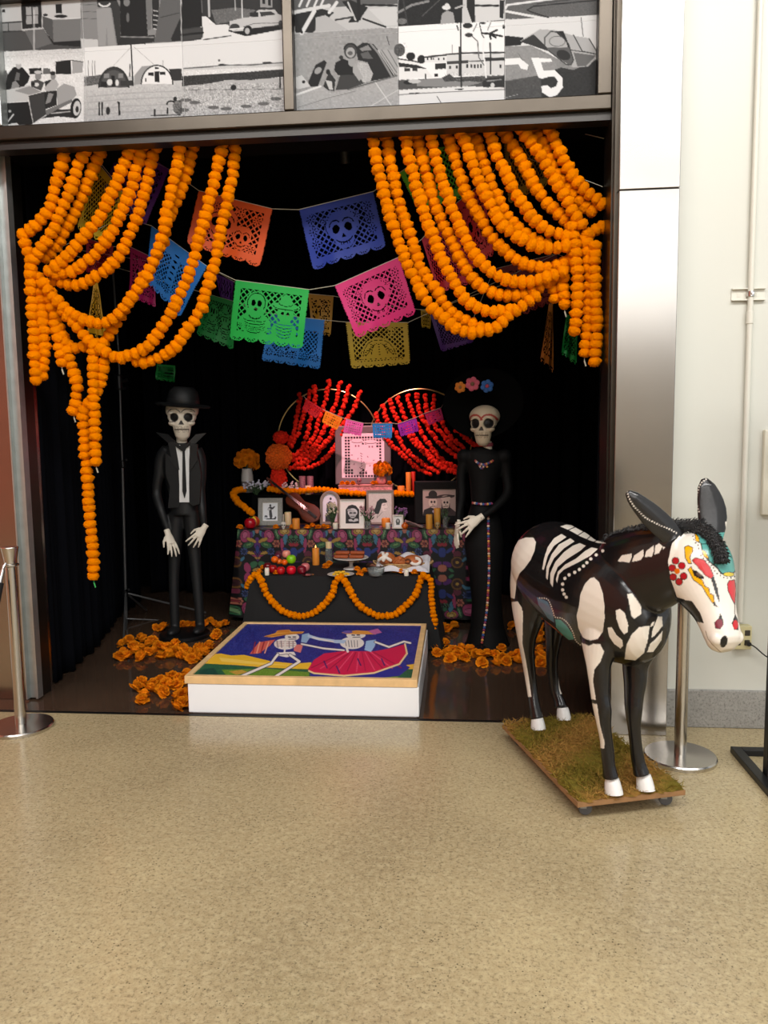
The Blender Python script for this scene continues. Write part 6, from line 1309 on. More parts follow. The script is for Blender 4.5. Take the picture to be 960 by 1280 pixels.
def smallskull(x, yb, lvl, rpx, label, col=(214, 206, 196)):
    p, k = seat(x, yb, *lvl); t = thing('sugar_skull', label, 'skull', p, 'small skulls on the altar'); s = rpx*2.1*k
    skull(p+np.array([0, .0, s*.49]), s, random.uniform(-.2, .2), 0, t, colr=col)
smallskull(449, 606, (zb+.0005, 2.57, 2.58), 4.0, 'tiny dark-patterned skull on the lace box', (150, 90, 100)); smallskull(354.5, 663, UPT, 4.4, 'white sugar skull in front of the silver glitter frame'); smallskull(547, 662, UPT, 4.0, 'ochre sugar skull between the honey candles', (190, 160, 110))
def sprigs(x, yb, lvl, w, h, n, label, col, seed, vase=None, group='small bouquets on the altar'):
    p, k = seat(x, yb, *lvl); rg = np.random.default_rng(seed); t = thing('bouquet', label, 'flowers', p, group); st = MB(); bl = MB(); lf = MB(); z0 = 0.0
    if vase:
        vr, vh = vase[0]*k, vase[1]*k; MB().lathe([(vr*.6, 0), (vr*.95, .002), (vr, vh*.5), (vr*.9, vh), (vr*.82, vh), (vr*.88, vh*.5), (vr*.8, .006)], p, 20).build('jar', GLASS, t); z0 = vh*.2
    for i in range(n):
        e = p+np.array([rg.uniform(-1, 1)*w*k, rg.uniform(-.7, .5)*w*k, h*k*rg.uniform(.5, 1.0)]); b0 = p+np.array([rg.normal(0, .004), rg.normal(0, .004), z0]); st.tube([b0, (b0+e)/2+np.array([0, 0, .01]), e], .0014, 4, caps=False)
        for q_ in range(3): bl.ell(e+rg.normal(0, .006, 3), rg.uniform(.005, .010), 6, 4)
        d = (e-b0)*.35+rg.normal(0, .01, 3); w_ = np.cross(d, [0, 1, 0]); w_ = w_/np.linalg.norm(w_)*.006; mpt = b0+(e-b0)*.55; lf.add([mpt, mpt+d*.5+w_, mpt+d, mpt+d*.5-w_], [(0, 1, 2, 3)])
    st.build('stems', STEM, t); lf.build('leaves', STEM, t)['kind'] = 'stuff'; bl.build('petals', M('petal_%d' % seed, col, .7), t)['kind'] = 'stuff'
sprigs(321, 621, (ZR+.001, 2.54, 2.56), 15, 17, 34, 'bouquet of small white and lilac flowers by the tall vase', (206, 204, 220), 31); sprigs(364, 620, (ZR+.001, 2.54, 2.56), 11, 14, 26, 'bouquet of pale pink flowers beside the red puff', (222, 196, 200), 32)
sprigs(416, 658, (ZU+.001, 2.2, 2.25), 8, 30, 30, 'pale bouquet in front of the round-topped frame', (184, 182, 152), 33); sprigs(460, 663, UPT, 8, 28, 20, 'pink and grey sprigs in a small glass jar', (176, 140, 144), 34, (4.6, 10)); sprigs(502, 648, (ZU+.001, 2.42, 2.47), 8, 20, 18, 'dim lilac flower in dark leaves beside the black frame', (110, 84, 124), 35); sprigs(557, 660, UPT, 4, 24, 9, 'dark leafy sprigs in a glass in front of the black frame', (60, 74, 52), 36, (3.6, 15))
# ------------------------------------------------------------------ candles
candle(356,364.5,640,656,UPT,WAX,'ivory pillar candle between the silver glitter frame and the violin'); candle(352,355.5,638,651,UPT,WAXW,'thin ivory candle half hidden behind the silver glitter frame'); candle(365.5,375,648,661,UPT,WAXA,'squat amber candle in front of the violin')
candle(416,422.5,655.5,663,UPT,WAXW,'stubby white candle beside the pale arch portrait'); candle(482,488,656,663.5,UPT,WAXW,'stubby white candle beside the smallest white frame'); candle(477,488,648,659,(ZU+.001,2.25,2.3),WAXA,'orange glass candle in front of the profile portrait')
candle(532.5,541,644,662,UPT,WAXY,'shorter honey candle in front of the black frame'); candle(542.5,551,635,659,UPT,WAXY,'taller honey candle in front of the black frame')
candle(507.5,514,594,621,RIS,WAXA,'tall orange pillar candle on the riser'); candle(514,519.5,593,620,(ZR+.001,2.6,2.66),M('red_wax',(196,40,20),.5),'tall red pillar candle on the riser'); candle(497,506,611,621,RIS,WAXA,'low orange candle on the riser beside the pillar candles')
candle(371,374.5,600,613,RIS,WAX,'thin ivory candle beside the etched glasses'); candle(381.5,389,606,617,(ZR+.001,2.535,2.55),WAX,'peach candle in front of the etched glasses')
candle(331,336.8,713,722,LOW,WAXW,'little white candle among marigolds at the black table corner'); candle(505,511,715,723,LOW,WAXW,'little pale candle among marigolds in front of the breads')
candle(390.5,399.5,685,706,LOW,WAXA,'glowing amber pillar candle beside the apples', True); 
def jar_candle(x0, x1, y0, ym, yb, lvl, label, gm=GLASS):
    p, k = seat((x0+x1)/2, yb, *lvl); r = (x1-x0)/2*k; h = (yb-ym)*k; t = thing('jar_candle', label, 'candle', p, 'candles on the altar')
    MB().lathe([(r*.7, 0), (r*.98, .003), (r, h*.5), (r*.9, h), (r*.8, h), (r*.9, h*.5), (r*.85, .01)], p, 20).build('glass_jar', gm, t)
    MB().lathe([(r*.2, h+.001), (r*.8, h+.001), (r*.82, h+(ym-y0)*k), (r*.6, h+(ym-y0)*k-.003), (r*.05, h+(ym-y0)*k-.004)], p, 18).build('wax', WAX, t)
jar_candle(406.5,416,674,682,700,LOW,'ivory candle on a glass jar behind the cake stand plate')
ETCH = M('etched_pink_glass', (150, 100, 110), .35, vary=(140, .6))
for x, lab in ((378.3, 'etched pink glass on the riser, the one beside the red puff'), (388, 'etched pink glass on the riser, the one towards the lace picture')):
    p, k = seat(x, 615, ZR+.001, 2.58, 2.62); r = 4.2*k; h = 22*k
    tag(MB().lathe([(r*.6, 0), (r*.95, .002), (r, h), (r*.92, h), (r*.88, .008), (.001, .008)], p, 20).build('etched_glass', ETCH, org=p), lab, 'glass', 'etched glasses on the riser')
# ------------------------------------------------------------------ violin leaning on the riser
t = thing('violin', 'brown violin leaning against the riser between the candles', 'violin', atZ(384, 656, ZU)); 
a, b = atY(398, 650, 2.33), atY(341, 604, 2.50); ax = b-a; L = np.linalg.norm(ax); ax /= L; nrm = np.array([.15, -1, .35]); sd_ = np.cross(nrm, ax); sd_ /= np.linalg.norm(sd_); nrm = np.cross(ax, sd_)*1.0
if nrm[1] > 0: nrm = -nrm
prof = [(0, .01), (.02, .055), (.07, .088), (.13, .09), (.18, .072), (.225, .056), (.27, .062), (.32, .074), (.36, .07), (.395, .045), (.405, .012)]; s = L/.62
ol = [(u*s, w*s) for u, w in prof]+[(u*s, -w*s) for u, w in reversed(prof)]; ol = [tuple(x) for x in ol]
VIO = M('varnished_brown', (88, 38, 20), .5, vary=(12, .25), spec=.25)
bp_ = [a+ax*u+sd_*w for u, w in ol]; m = MB(); m.rings([[p-nrm*.016 for p in bp_], [p+nrm*.014 for p in bp_], [a+ax*(.2*s+(u-.2*s)*.9)+sd_*w*.86+nrm*.021 for u, w in ol]]); m.build('body', VIO, t)
m = MB().obox(a+ax*.5*s+nrm*.024, ax*.115*s, sd_*.011*s, nrm*.006).obox(a+ax*.36*s+nrm*.027, ax*.12*s, sd_*.011*s, nrm*.003); nk = m.build('neck', M('ebony', (22, 16, 14), .4), t, smooth=False)
m = MB().tube([a+ax*.61*s+nrm*.024, a+ax*.66*s+nrm*.014, a+ax*.69*s+nrm*.02, a+ax*.68*s+nrm*.034], .010*s, 8); [m.tube([a+ax*(.625+.02*i)*s+nrm*.02-sd_*.022*s, a+ax*(.625+.02*i)*s+nrm*.02+sd_*.022*s], .0035*s, 6) for i in range(3)]; m.build('scroll', VIO, t)
MB().obox(a+ax*.19*s+nrm*.034, ax*.003, sd_*.02*s, nrm*.013).build('bridge', M('pale_maple', (206, 176, 130), .5), t, smooth=False); MB().obox(a+ax*.075*s+nrm*.028, ax*.055*s, sd_*.012*s, nrm*.004).build('tailpiece', nk.data.materials[0], t, smooth=False)
for i in range(4): MB().tube([a+ax*.12*s+sd_*(i-1.5)*.006*s+nrm*.034, a+ax*.19*s+sd_*(i-1.5)*.007*s+nrm*.048, a+ax*.61*s+sd_*(i-1.5)*.004*s+nrm*.03], .0006, 4).build('string', CHROME, t)
for sg in (-1, 1): MB().tube([a+ax*(.15+.01*j)*s+sd_*sg*(.034+.006*math.sin(j*1.2))*s+nrm*.0215 for j in range(8)], .0025*s, 5).build('sound_hole', nk.data.materials[0], t)
# ------------------------------------------------------------------ fruit
def fruit(x, y, r, Y, z0, col, label, kind='apple', cat='fruit', group=None, zc=None):
    p = atY(x, y, Y); k = ((p-CAM_POS)@FW)/FPX; R = r*k; z = z0+R*.9 if zc is None else zc; p = np.array([p[0], Y, z-R*.9]); t = thing(kind, label, cat, p, group)
    pr = [(R*.12, R*.10), (R*.45, 0.0), (R*.82, R*.28), (R, R*.9), (R*.93, R*1.35), (R*.62, R*1.72), (R*.25, R*1.74), (R*.06, R*1.6)] if kind in ('apple', 'pomegranate', 'peach') else [(R*.1, 0), (R*.6, R*.12), (R*.96, R*.6), (R, R*.95), (R*.9, R*1.4), (R*.5, R*1.78), (R*.05, R*1.86)]
    prc = np.array(pr); Lp = np.arange(len(pr)); q_ = np.stack([np.interp(np.linspace(0, len(pr)-1, 20), Lp, prc[:, i]) for i in (0, 1)], -1)
    MB().lathe([tuple(a) for a in q_], p, 22).build('flesh', M(kind+'_skin_%d' % (int(x*10)), col, .28, vary=(40, .16), coat=.2), t)
    if kind in ('apple', 'pomegranate'): MB().tube([p+[0, 0, R*1.55], p+np.array([R*.1, 0, R*2.0])], R*.05, 6).build('stem', WICK, t)
    return t
fg = 'fruit heap on the low black table'
for x, y, r, Y, col, lab in ((351,709,5.6,1.47,(176,18,24),'red apple at the front of the fruit heap, beside the brightest red one'), (364,709,6.2,1.47,(200,14,36),'brightest red apple at the front of the fruit heap'), (377,708,6.0,1.49,(110,12,30),'dark red apple at the end of the fruit heap'), (341,706,5.6,1.53,(150,16,22),'red apple behind the little white candle'), (334.5,702,5.6,1.62,(100,14,20),'dark red apple at the back of the fruit heap'), (381.5,703,5.8,1.60,(206,110,110),'pink peach behind the dark red apple'),):
    fruit(x, y, r, Y, ZL+.001, col, lab, 'peach' if 'peach' in lab else 'apple', group=fg)
for x, y, r, Y, col, lab, kd in ((364,699,6.2,1.56,(122,184,20),'green apple on top of the fruit heap','apple'), (343.5,699.5,4.6,1.58,(222,96,10),'orange on top of the red apple in the fruit heap','orange_fruit'), (355.6,703,4.0,1.53,(226,90,8),'small orange below the green apple','orange_fruit'), (349,702,3.8,1.60,(220,100,20),'smallest orange deep in the fruit heap','orange_fruit'), (358,692.5,5.4,1.62,(222,140,120),'pale peach topping the back of the fruit heap','peach'), (347.5,695.5,4.8,1.66,(90,30,50),'purple plum at the back of the fruit heap','plum')):
    fruit(x, y, r, Y, 0, col, lab, kd, group=fg, zc=atY(x, y, Y)[2])
fruit(313, 657.5, 7.4, 2.16, ZU+.001, (168, 12, 30), 'large glossy red pomegranate at the flowered table end', 'pomegranate', group='fruit on the altar table'); p = atY(317, 649, 2.24)
t = thing('gourd', 'yellow and green striped gourd behind the pomegranate', 'gourd', [p[0], 2.24, ZU+.001], 'fruit on the altar table'); R = .05; m = MB(); 
cs_ = [(210, 170, 20), (60, 110, 40), (220, 186, 40), (190, 60, 30)]
m.rings([[np.array([p[0], 2.24, ZU+.001+R*.95*(1-math.cos(th))])+R*math.sin(th)*(1+.05*math.cos(a*8))*np.array([math.cos(a), math.sin(a), 0]) for a in np.linspace(0, 6.283, 32, endpoint=False)] for th in np.linspace(.05, 3.0, 14)]); m.c = [tuple(lin(cs_[(j//4) % 4])) for i in range(14) for j in range(32)]; m.build('flesh', VCG, t, vc=True); MB().tube([np.array([p[0], 2.24, ZU+R*1.85]), np.array([p[0]+.008, 2.24, ZU+R*2.3])], .006, 6).build('stem', STEM, t)
# ------------------------------------------------------------------ dishes, sweets, bread
def dish(x, yb, rpx, lvl, label, mat, prof, name='plate', group='dishes on the low table'):
    p, k = seat(x, yb, *lvl); r = rpx*k; o = MB().lathe([(a*r, b*r) for a, b in prof], p, 36).build(name, mat, org=p); return tag(o, label, 'dish', group), p, r
PL = [(.3, 0), (.6, 0), (.62, .03), (.98, .10), (1.0, .12), (.97, .13), (.6, .06), (.02, .05)]
dish(385, 719.5, 7.5, LOW, 'small silver saucer in front of the fruit heap', CHROME, PL); o, p, r = dish(426, 720, 17, LOW, 'oval white plate of yellow sweets', PORC, PL)
rg = np.random.default_rng(4); YS = M('yellow_sweet', (226, 176, 30), .6, bump=(60, .3))
for i in range(16):
    a = i*2.4; rr = r*.62*math.sqrt((i+.5)/16); tag(MB().bbox(-.011, .011, -.008, .008, 0, .013, .004).build('yellow_sweet', YS, org=[0, 0, 0]), 'little yellow sweet piled on the white plate', 'sweet', 'yellow sweets on the plate').location = (p[0]+rr*math.cos(a), p[1]+rr*.8*math.sin(a), p[2]+r*.065+(.012 if i < 5 else 0)); bpy.data.objects[-1] if False else None
p, k = seat(439, 711, *LOW); cs = thing('cake_stand', 'white footed cake stand holding brown pastries', 'cake stand', p, 'dishes on the low table'); zp = atY(439, 697.5, p[1])[2]; R = 22*k
MB().lathe([(.002, zp-p[2]-.006), (R*.9, zp-p[2]-.004), (R, zp-p[2]+.004), (R*.98, zp-p[2]+.008), (R*.9, zp-p[2]+.002), (.002, zp-p[2]+.001)], p, 40).build('plate', PORC, cs); MB().lathe([(R*.45, 0), (R*.42, .006), (R*.14, .016), (R*.1, .03), (R*.13, zp-p[2]-.02), (R*.3, zp-p[2]-.005)], p, 28).build('foot', PORC, cs)
PAS = M('brown_pastry', (150, 70, 28), .6, vary=(60, .2), bump=(70, .4))
for i, (dx, dy, dz) in enumerate(((-.068, -.03, 0), (-.068, .012, 0), (.045, -.03, 0), (.045, .012, 0), (-.06, -.008, .026), (.05, -.008, .026))):
    o = MB().bbox(-.054, .054, -.018, .018, 0, .025, .009).build('pastry', PAS, org=[0, 0, 0]); o.location = (p[0]+dx, p[1]+dy, zp+.0035+dz); tag(o, 'brown log pastry stacked on the cake stand', 'pastry', 'pastries on the cake stand')
dish(470, 722, 11, LOW, 'clear glass bowl in front of the dark bowl', GLASS, [(.3, 0), (.7, .02), (.95, .4), (1, .85), (.95, .85), (.88, .42), (.6, .08), (.02, .06)], 'glass_bowl'); o, p, r = dish(473, 714, 15, (ZL+.001, 1.56, 1.7), 'dark wooden bowl of nuts behind the glass bowl', M('dark_wood_bowl', (58, 34, 26), .5), [(.3, 0), (.6, .02), (.92, .3), (1, .58), (.94, .58), (.85, .34), (.5, .22), (.02, .2)], 'wooden_bowl')
NUT = M('nut_shell', (120, 72, 50), .6)
for i in range(14):
    a = i*2.4; rr = r*.7*math.sqrt((i+.5)/14); o = MB().ell((0, 0, 0), (.011, .009, .009), 8, 6).build('nut', NUT, org=[0, 0, 0]); o.location = (p[0]+rr*math.cos(a), p[1]+rr*math.sin(a), p[2]+r*.36+.012); tag(o, 'brown nut heaped in the dark wooden bowl', 'nut', 'nuts in the bowl')
# bread basket lined with a white napkin
p, k = seat(504, 713, ZL+.001, 1.62, 1.75); bk = thing('bread_basket', 'straw basket with loop handles lined with a white napkin', 'basket', p, 'dishes on the low table'); rx, ry = 31*k, .13
STRAW = M('straw', (176, 140, 92), .8, vary=(50, .3), bump=(80, .6)); m = MB()
for j in range(5): m.tube([p+np.array([math.cos(a)*rx*(.8+.045*j), math.sin(a)*ry*(.8+.045*j), .008+.0135*j]) for a in np.linspace(0, 6.283, 49)], .0085, 6, caps=False)
m.rings([[p+np.array([math.cos(a)*rx*.8, math.sin(a)*ry*.8, z]) for a in np.linspace(0, 6.283, 36, endpoint=False)] for z in (.001, .008)]); m.build('weave', STRAW, bk)
for sg in (-1, 1): MB().tube([p+np.array([sg*(rx*.95+.045*math.sin(b)), 0, .04])+np.array([0, .05*math.cos(b), .03*math.sin(b)]) for b in np.linspace(0, math.pi, 14)], .006, 7).build('handle', STRAW, bk)
nx = ny = 46; U, V = uvgrid(nx, ny); X = (U-.5)*2; Yv = (V-.5)*2; rr = np.maximum(np.abs(X), np.abs(Yv)); P = np.zeros((ny+1, nx+1, 3)); P[..., 0] = p[0]+X*rx*1.08; P[..., 1] = p[1]-Yv*ry*1.1
P[..., 2] = p[2]+.02+.058*np.clip(rr-.25, 0, .5)*2+.018*np.sin(X*7+1)*np.sin(Yv*6)*rr+.05*np.clip(-Yv-.45, 0, 1)*(1+.5*np.sin(X*5)); P[..., 2] -= .05*np.clip(rr-.88, 0, 1)*4; P[..., 2] -= .042*np.clip(Yv-.1, 0, 1); P[..., 2] = np.maximum(P[..., 2], p[2]+.004)
tag(grid_mesh('napkin', P, M('white_linen', (206, 202, 206), .8, bump=(120, .1)), org=p), 'crumpled white napkin lining the bread basket', 'napkin')
CRUST = M('bread_crust', (168, 92, 44), .55, vary=(30, .25), bump=(40, .3)); SUG = M('sugar_icing', (228, 220, 210), .7)
for x, y, r, dy, lab, kind in ((483, 698, 11.5, -.07, 'round bread with a white sugar cross', 'x'), (499.5, 702, 9.5, -.085, 'plain brown bread knob between the other breads', 'k'), (516, 702, 12.5, -.07, 'round bread with a sugar swirl', 's')):
    q_ = atY(x, y, p[1]+dy); R = r*k; b0 = q_-np.array([0, 0, R*.55]); t = thing('sweet_bread', lab, 'bread', b0, 'breads in the basket'); MB().ell(b0+np.array([0, 0, R*.55]), (R, R*.85, R*.68), 22, 12).build('loaf', CRUST, t)
    cc_ = b0+np.array([0, 0, R*.55])
    def on(a, e): return cc_+np.array([math.sin(a)*math.cos(e)*R, -math.cos(a)*math.cos(e)*R*.85, math.sin(e)*R*.68])*1.01
    if kind == 'x': [MB().tube([on(a0+t_*da, -.2+t_*1.2) for t_ in np.linspace(0, 1, 9)], R*.17, 8).build('sugar_bar', SUG, t) for a0, da in ((-.9, 1.2), (.6, -1.2), (-.3, .5))]
    elif kind == 's': MB().tube([on(.35+.5*math.sin(s_), .25+.45*math.cos(s_)) for s_ in np.linspace(0, 4.4, 16)], R*.16, 8).build('sugar_swirl', SUG, t); MB().tube([on(-.5+.3*math.cos(s_), .2+.3*math.sin(s_)) for s_ in np.linspace(0, 6.283, 16)], R*.1, 8).build('crust_ring', M('dark_crust', (96, 48, 22), .6), t)
    else: MB().ell(on(.1, .8), R*.35, 12, 8).build('knob', CRUST, t); [MB().tube([on(a_, -.1), on(a_*.6, .45), on(a_*.2, .7)], R*.13, 8).build('bone_ridge', CRUST, t) for a_ in (-.9, .9, 0)]
# folded lace and small pot on the flowered table
p = atZ(518, 661, ZU+.001); m = MB()
U, V = uvgrid(30, 8); P = np.zeros((9, 31, 3)); A0, B0 = atY(506, 650, 2.25), atY(529, 661, 2.16); P[:] = (A0*(1-U)[..., None]+B0*U[..., None]); P[..., 1] += (V-.5)*.07; P[..., 2] = np.maximum(ZU+.003, P[..., 2]*.5+.5*ZU)+.018*np.sin(V*9+U*4)*(1-U*.4)+.012
tag(grid_mesh('folded_lace', P, M('grey_lace', (128, 110, 104), .8, vary=(120, .4)), org=[p[0], p[1], ZU]), 'folded grey-pink lace lying in front of the black frame', 'cloth')
p, k = seat(506, 664, *UPT); r = 4.2*k; tag(MB().lathe([(r*.6, 0), (r, r*.4), (r*1.05, r*1.0), (r*.8, r*1.5), (r*.5, r*1.6), (r*.5, r*1.9), (r*.3, r*1.85)], p, 18).build('orange_pot', M('orange_glaze', (196, 90, 16), .4), org=p), 'tiny orange pot beside the smallest white frame', 'pot')
# ------------------------------------------------------------------ spotlight aimed at the altar (hung from the alcove ceiling)
sl = thing('spotlight', 'small black spotlight hung from the alcove ceiling, aimed at the altar', 'lamp', (-.75, 1.38, 3.69)); aim = np.array([-.75, 2.62, 1.38]); sp_ = np.array([-.75, 1.38, 3.45]); dr = (aim-sp_)/np.linalg.norm(aim-sp_)
MB().lathe([(.03, 0), (.045, .01), (.05, .12), (.046, .12), (.04, .02)], sp_, 20, dr).build('housing', BLACKM, sl); MB().tube([sp_, [-.75, 1.38, 3.7]], .012, 8).build('stem', BLACKM, sl)
ld = bpy.data.lights.new('altar_spot', 'SPOT'); ld.energy = 380; ld.color = (1.0, .47, .50); ld.spot_size = math.radians(38); ld.spot_blend = .8; ld.shadow_soft_size = .03
lo = bpy.data.objects.new('altar_spot', ld); COL.objects.link(lo); lo.parent = sl; lo.location = tuple(sp_+dr*.13-np.array(sl.location)); lo.rotation_euler = Vector(dr).to_track_quat('-Z', 'Y').to_euler()
# ------------------------------------------------------------------ marigolds strewn on the alcove floor
def floor_blooms(pxs, label, group, size=.053, jit=.03, tilt=.7):
    for x, y in pxs:
        p = atZ(x, y, .03); p[2] = size*.22+random.uniform(0, .012); bloom(p, size*random.uniform(.85, 1.15), label, group, tilt)
q = tr(140, 760, 5.647)
floor_blooms(q(50,335,85,300,110,335,75,255,120,225,150,270,165,310,200,280,215,340,245,305,205,200,235,215,265,255,290,300,285,225,325,270,340,335,365,285,395,330,405,270,440,305,450,255,480,330,490,290,520,345,540,300,555,355,580,310,600,345,620,280,650,320,670,270,690,255),
             'silk marigold head in the long heap in front of the skeleton man', 'marigolds heaped round the skeleton man')
floor_blooms(q(310,130,350,140,370,130,500,110,540,120,570,115), 'silk marigold head lying behind the skeleton man base', 'marigolds heaped round the skeleton man', .045)
floor_blooms(q(670,105,720,110,770,120,800,105,740,170,725,200,690,90), 'silk marigold head between the skeleton man and the black table', 'marigolds heaped round the skeleton man', .05)
floor_blooms(q(160,560,200,530,225,610,215,640,270,560,290,520,310,575,340,500,350,590,380,540,390,480,410,550,430,480,460,540,470,490,510,500,530,460), 'silk marigold head in the small heap beside the white platform', 'marigolds beside the platform', .05)
floor_blooms(q(470,620,500,610,520,590,450,690,490,680,515,660), 'silk marigold head against the front corner of the white platform', 'marigolds beside the platform', .05)
q = tr(530, 760, 5.053)
floor_blooms(q(60,240,100,220,130,215,80,280,150,280,180,265,165,310,210,290,230,255,260,310,290,270,255,290,330,280,345,300), 'silk marigold head in the floor ring at the lady statue, beside the table strand', 'marigolds round the skeleton lady')
floor_blooms(q(365,340,400,290,440,290,450,340,490,250,500,310,520,330,555,300,590,325,600,280,625,310,650,280), 'silk marigold head in the floor ring at the lady statue, towards the donkey', 'marigolds round the skeleton lady', .052)
floor_blooms(q(120,120,160,130,190,110), 'silk marigold head behind the strand hanging at the table end', 'marigolds round the skeleton lady', .055)
floor_blooms(q(720,160,735,200,740,255,725,300,740,335,735,120,710,130,560,110), 'silk marigold head seen between the donkey hind legs', 'marigolds round the skeleton lady', .055)
# ------------------------------------------------------------------ crowd barrier posts
def stanchion(x, y, h, label, br=.163, pr=.028):
    t = thing('stanchion_post', label, 'barrier post', (x, y, 0), 'stanchion posts')
    MB().lathe([(.02, 0), (br*.99, 0), (br, .004), (br, .016), (br*.97, .022), (pr+.01, .026), (pr, .027)], (x, y, 0), 56).build('base', STEEL2, t, sharp=25)
    MB().lathe([(pr, .024), (pr, h-.13)], (x, y, 0), 32).build('pole', STEEL2, t); MB().lathe([(pr*.98, h-.13), (pr*.98, h-.105), (pr*1.45, h-.098), (pr*1.45, h-.09), (pr*1.1, h-.085), (pr*1.1, h-.075), (pr*1.55, h-.004), (pr*1.5, h), (.002, h-.002)], (x, y, 0), 32).build('head', STEEL2, t, sharp=25)
    return t
STEEL2 = M('satin_stainless', (196, 192, 186), .24, 1.0, vary=(4, .04))
s1 = stanchion(-2.31, -.225, .97, 'stainless barrier post with a black rope hooked on, by the galvanised channel'); stanchion(1.026, -.402, .965, 'stainless barrier post standing behind the donkey against the steel column')
hp = np.array([-2.31, -.225, .88]); d = np.array([-.30, -.95, 0]); d /= np.linalg.norm(d)
rope = thing('barrier_rope', 'black rope hanging from the stainless post out of view', 'rope', hp+d*.04)
MB().tube([hp+d*.03+np.array([0, 0, .01]), hp+d*.045+np.array([0, 0, -.01]), hp+d*.055-np.array([0, 0, .03])], [.006, .008, .006], 10).tube([hp+d*.05-np.array([0, 0, .025]), hp+d*.075-np.array([0, 0, .09])], [.012, .014], 14).build('hook_end', STEEL2, rope)
MB().tube(spline([hp+d*.072-np.array([0, 0, .085]), hp+d*.13-np.array([0, 0, .25]), hp+d*.22-np.array([0, 0, .40]), hp+d*.40-np.array([0, 0, .52]), hp+d*.62-np.array([0, 0, .55])], .03), .019, 14).build('velvet_rope', M('black_rope', (14, 14, 15), .8), rope)
# ------------------------------------------------------------------ light stand beside the skeleton man
PIPE = M('grey_stand_tube', (96, 96, 96), .4, .6)
b0 = np.array([-2.70, 2.0, 0]); st = thing('backdrop_stand', 'thin grey tripod stand with black clamps behind the skeleton man', 'stand', b0); top = atY(148, 452, 2.0)
P0 = atY(157, 765, 2.0); lower = atY(157, 741, 2.0)
MB().tube([atY(158, 780, 2.0), atY(153, 580, 2.0)], .011, 10).build('lower_tube', PIPE, st); MB().tube([atY(153, 585, 2.0), atY(148.5, 445, 2.0), [top[0]-.02, 2.0, 3.3]], .008, 10).build('upper_tube', PIPE, st)
for yy_ in (580, 742): m = MB().lathe([(.013, -.03), (.02, -.025), (.02, .025), (.013, .03)], atY(153.3+(yy_ > 700)*3.6, yy_, 2.0), 14); m.tube([atY(155+(yy_ > 700)*3, yy_-4, 1.99), atY(158+(yy_ > 700)*3, yy_-5, 1.96)], .01, 8); m.build('clamp_collar', BLACKM, st)
m = MB(); p = atY(149, 478, 2.0); m.lathe([(.014, -.06), (.026, -.05), (.026, .05), (.014, .06)], p, 14); m.tube([p, p+[.07, 0, .015]], .014, 8); m.tube([p-[0, 0, .05], p+[.05, 0, -.05]], .008, 8); m.build('clamp', BLACKM, st)
hub = lower; foot = [[-2.15, 2.35, .012], [-2.48, 1.45, .012], [-2.70, 2.42, .012]]
for f in foot: MB().tube([hub, f], .008, 8).build('leg', PIPE, st); MB().tube([[hub[0]-.0, hub[1], .04], (np.array(f)+hub)/2+[0, 0, -.15]], .006, 8).build('brace', PIPE, st)
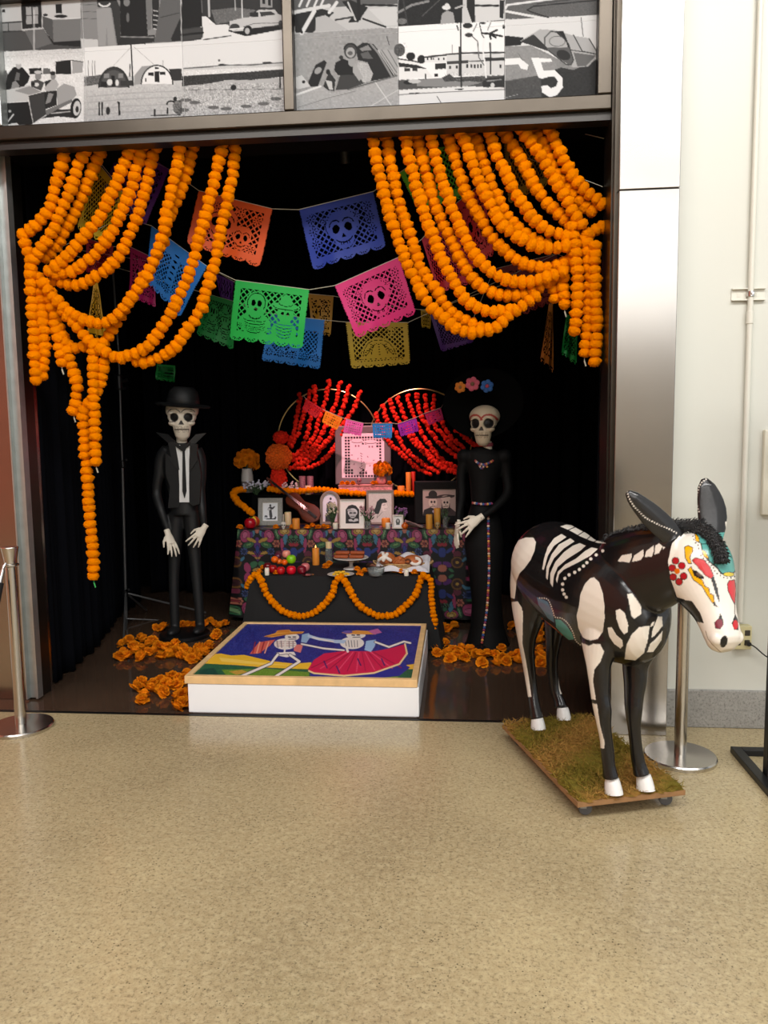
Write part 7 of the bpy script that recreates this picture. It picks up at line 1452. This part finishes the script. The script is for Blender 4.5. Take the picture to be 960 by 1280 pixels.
# ------------------------------------------------------------------ white wall fittings
PAINTP = M('wall_coloured_conduit', (214, 212, 200), .35)
t = thing('electrical_conduit', 'white painted conduit running up the white wall', 'conduit', (1.405, -.016, .57)); MB().tube([[1.408, -.02, .56], [1.404, -.02, 2.2], [1.402, -.02, 4.58]], .0135, 14).build('pipe', PAINTP, t)
MB().lathe([(.0135, -.03), (.017, -.028), (.017, .028), (.0135, .03)], (1.4045, -.02, 2.06), 16).build('coupling', PAINTP, t)
MB().box(1.32, 1.475, -.005, -.001, 2.142, 2.20).box(1.32, 1.475, -.022, -.004, 2.142, 2.147).box(1.32, 1.475, -.022, -.004, 2.195, 2.20).box(1.345, 1.36, -.007, -.003, 2.16, 2.182).box(1.435, 1.45, -.007, -.003, 2.16, 2.182).build('strut_channel', PAINTP, t, smooth=False)
MB().lathe([(.0145, -.012), (.019, -.012), (.019, .012), (.0145, .012)], (1.4045, -.02, 2.171), 16).tube([[1.4045, -.03, 2.171], [1.4045, -.05, 2.171]], .006, 8).build('pipe_clamp', CHROME, t)
t = thing('wall_outlet', 'cream double outlet plate with a black cord plugged in', 'outlet', (1.42, -.03, .49)); CRM = M('cream_plastic', (206, 196, 150), .4)
MB().bbox(1.37, 1.458, -.048, 0, .425, .545, .004).build('plate', CRM, t, smooth=False)
for x in (1.392, 1.436):
    for z in (.46, .51): MB().bbox(x-.013, x+.013, -.051, -.046, z-.014, z+.014, .003).box(x-.007, x+.007, -.052, -.050, z-.006, z+.006).build('socket', M('socket_dark', (60, 54, 44), .5), t, smooth=False)
MB().tube([[1.436, -.05, .46], [1.436, -.075, .46]], .012, 10).tube(spline([[1.436, -.07, .46], [1.46, -.085, .45], [1.52, -.09, .40], [1.62, -.1, .36], [1.8, -.12, .34]], .02), .0035, 8).build('plug_cord', M('black_cord', (20, 20, 20), .5), t)
t = thing('wall_intercom', 'cream wall box with a dark grey face by the frame edge of the white wall', 'wall box', (1.56, -.02, 1.27)); MB().bbox(1.49, 1.66, -.03, 0, 1.10, 1.52, .006).build('housing', M('cream_box', (212, 208, 190), .45), t, smooth=False); MB().bbox(1.525, 1.64, -.075, -.03, 1.30, 1.45, .02).build('grey_face', M('grey_plastic', (92, 90, 90), .45), t)
t = thing('sign_stand', 'black steel stand with a flat rectangular base beside the donkey', 'stand', (1.52, -.6, 0)); BS = M('satin_black_steel', (24, 25, 27), .38, .3)
MB().bbox(1.28, 1.325, -.905, -.315, 0, .03, .003).build('base_bar', BS, t, smooth=False); MB().bbox(1.70, 1.745, -.905, -.315, 0, .03, .003).build('base_bar', BS, t, smooth=False)
for y in (-.36, -.905): MB().bbox(1.325, 1.70, y, y+.045, 0, .03, .003).build('cross_bar', BS, t, smooth=False)
MB().bbox(1.325, 1.375, -.64, -.59, .0, 1.25, .003).build('post', BS, t, smooth=False); MB().bbox(1.65, 1.70, -.64, -.59, .0, 1.25, .003).build('post', BS, t, smooth=False); MB().bbox(1.32, 1.71, -.65, -.61, 1.05, 1.75, .004).build('sign_panel', BS, t, smooth=False)
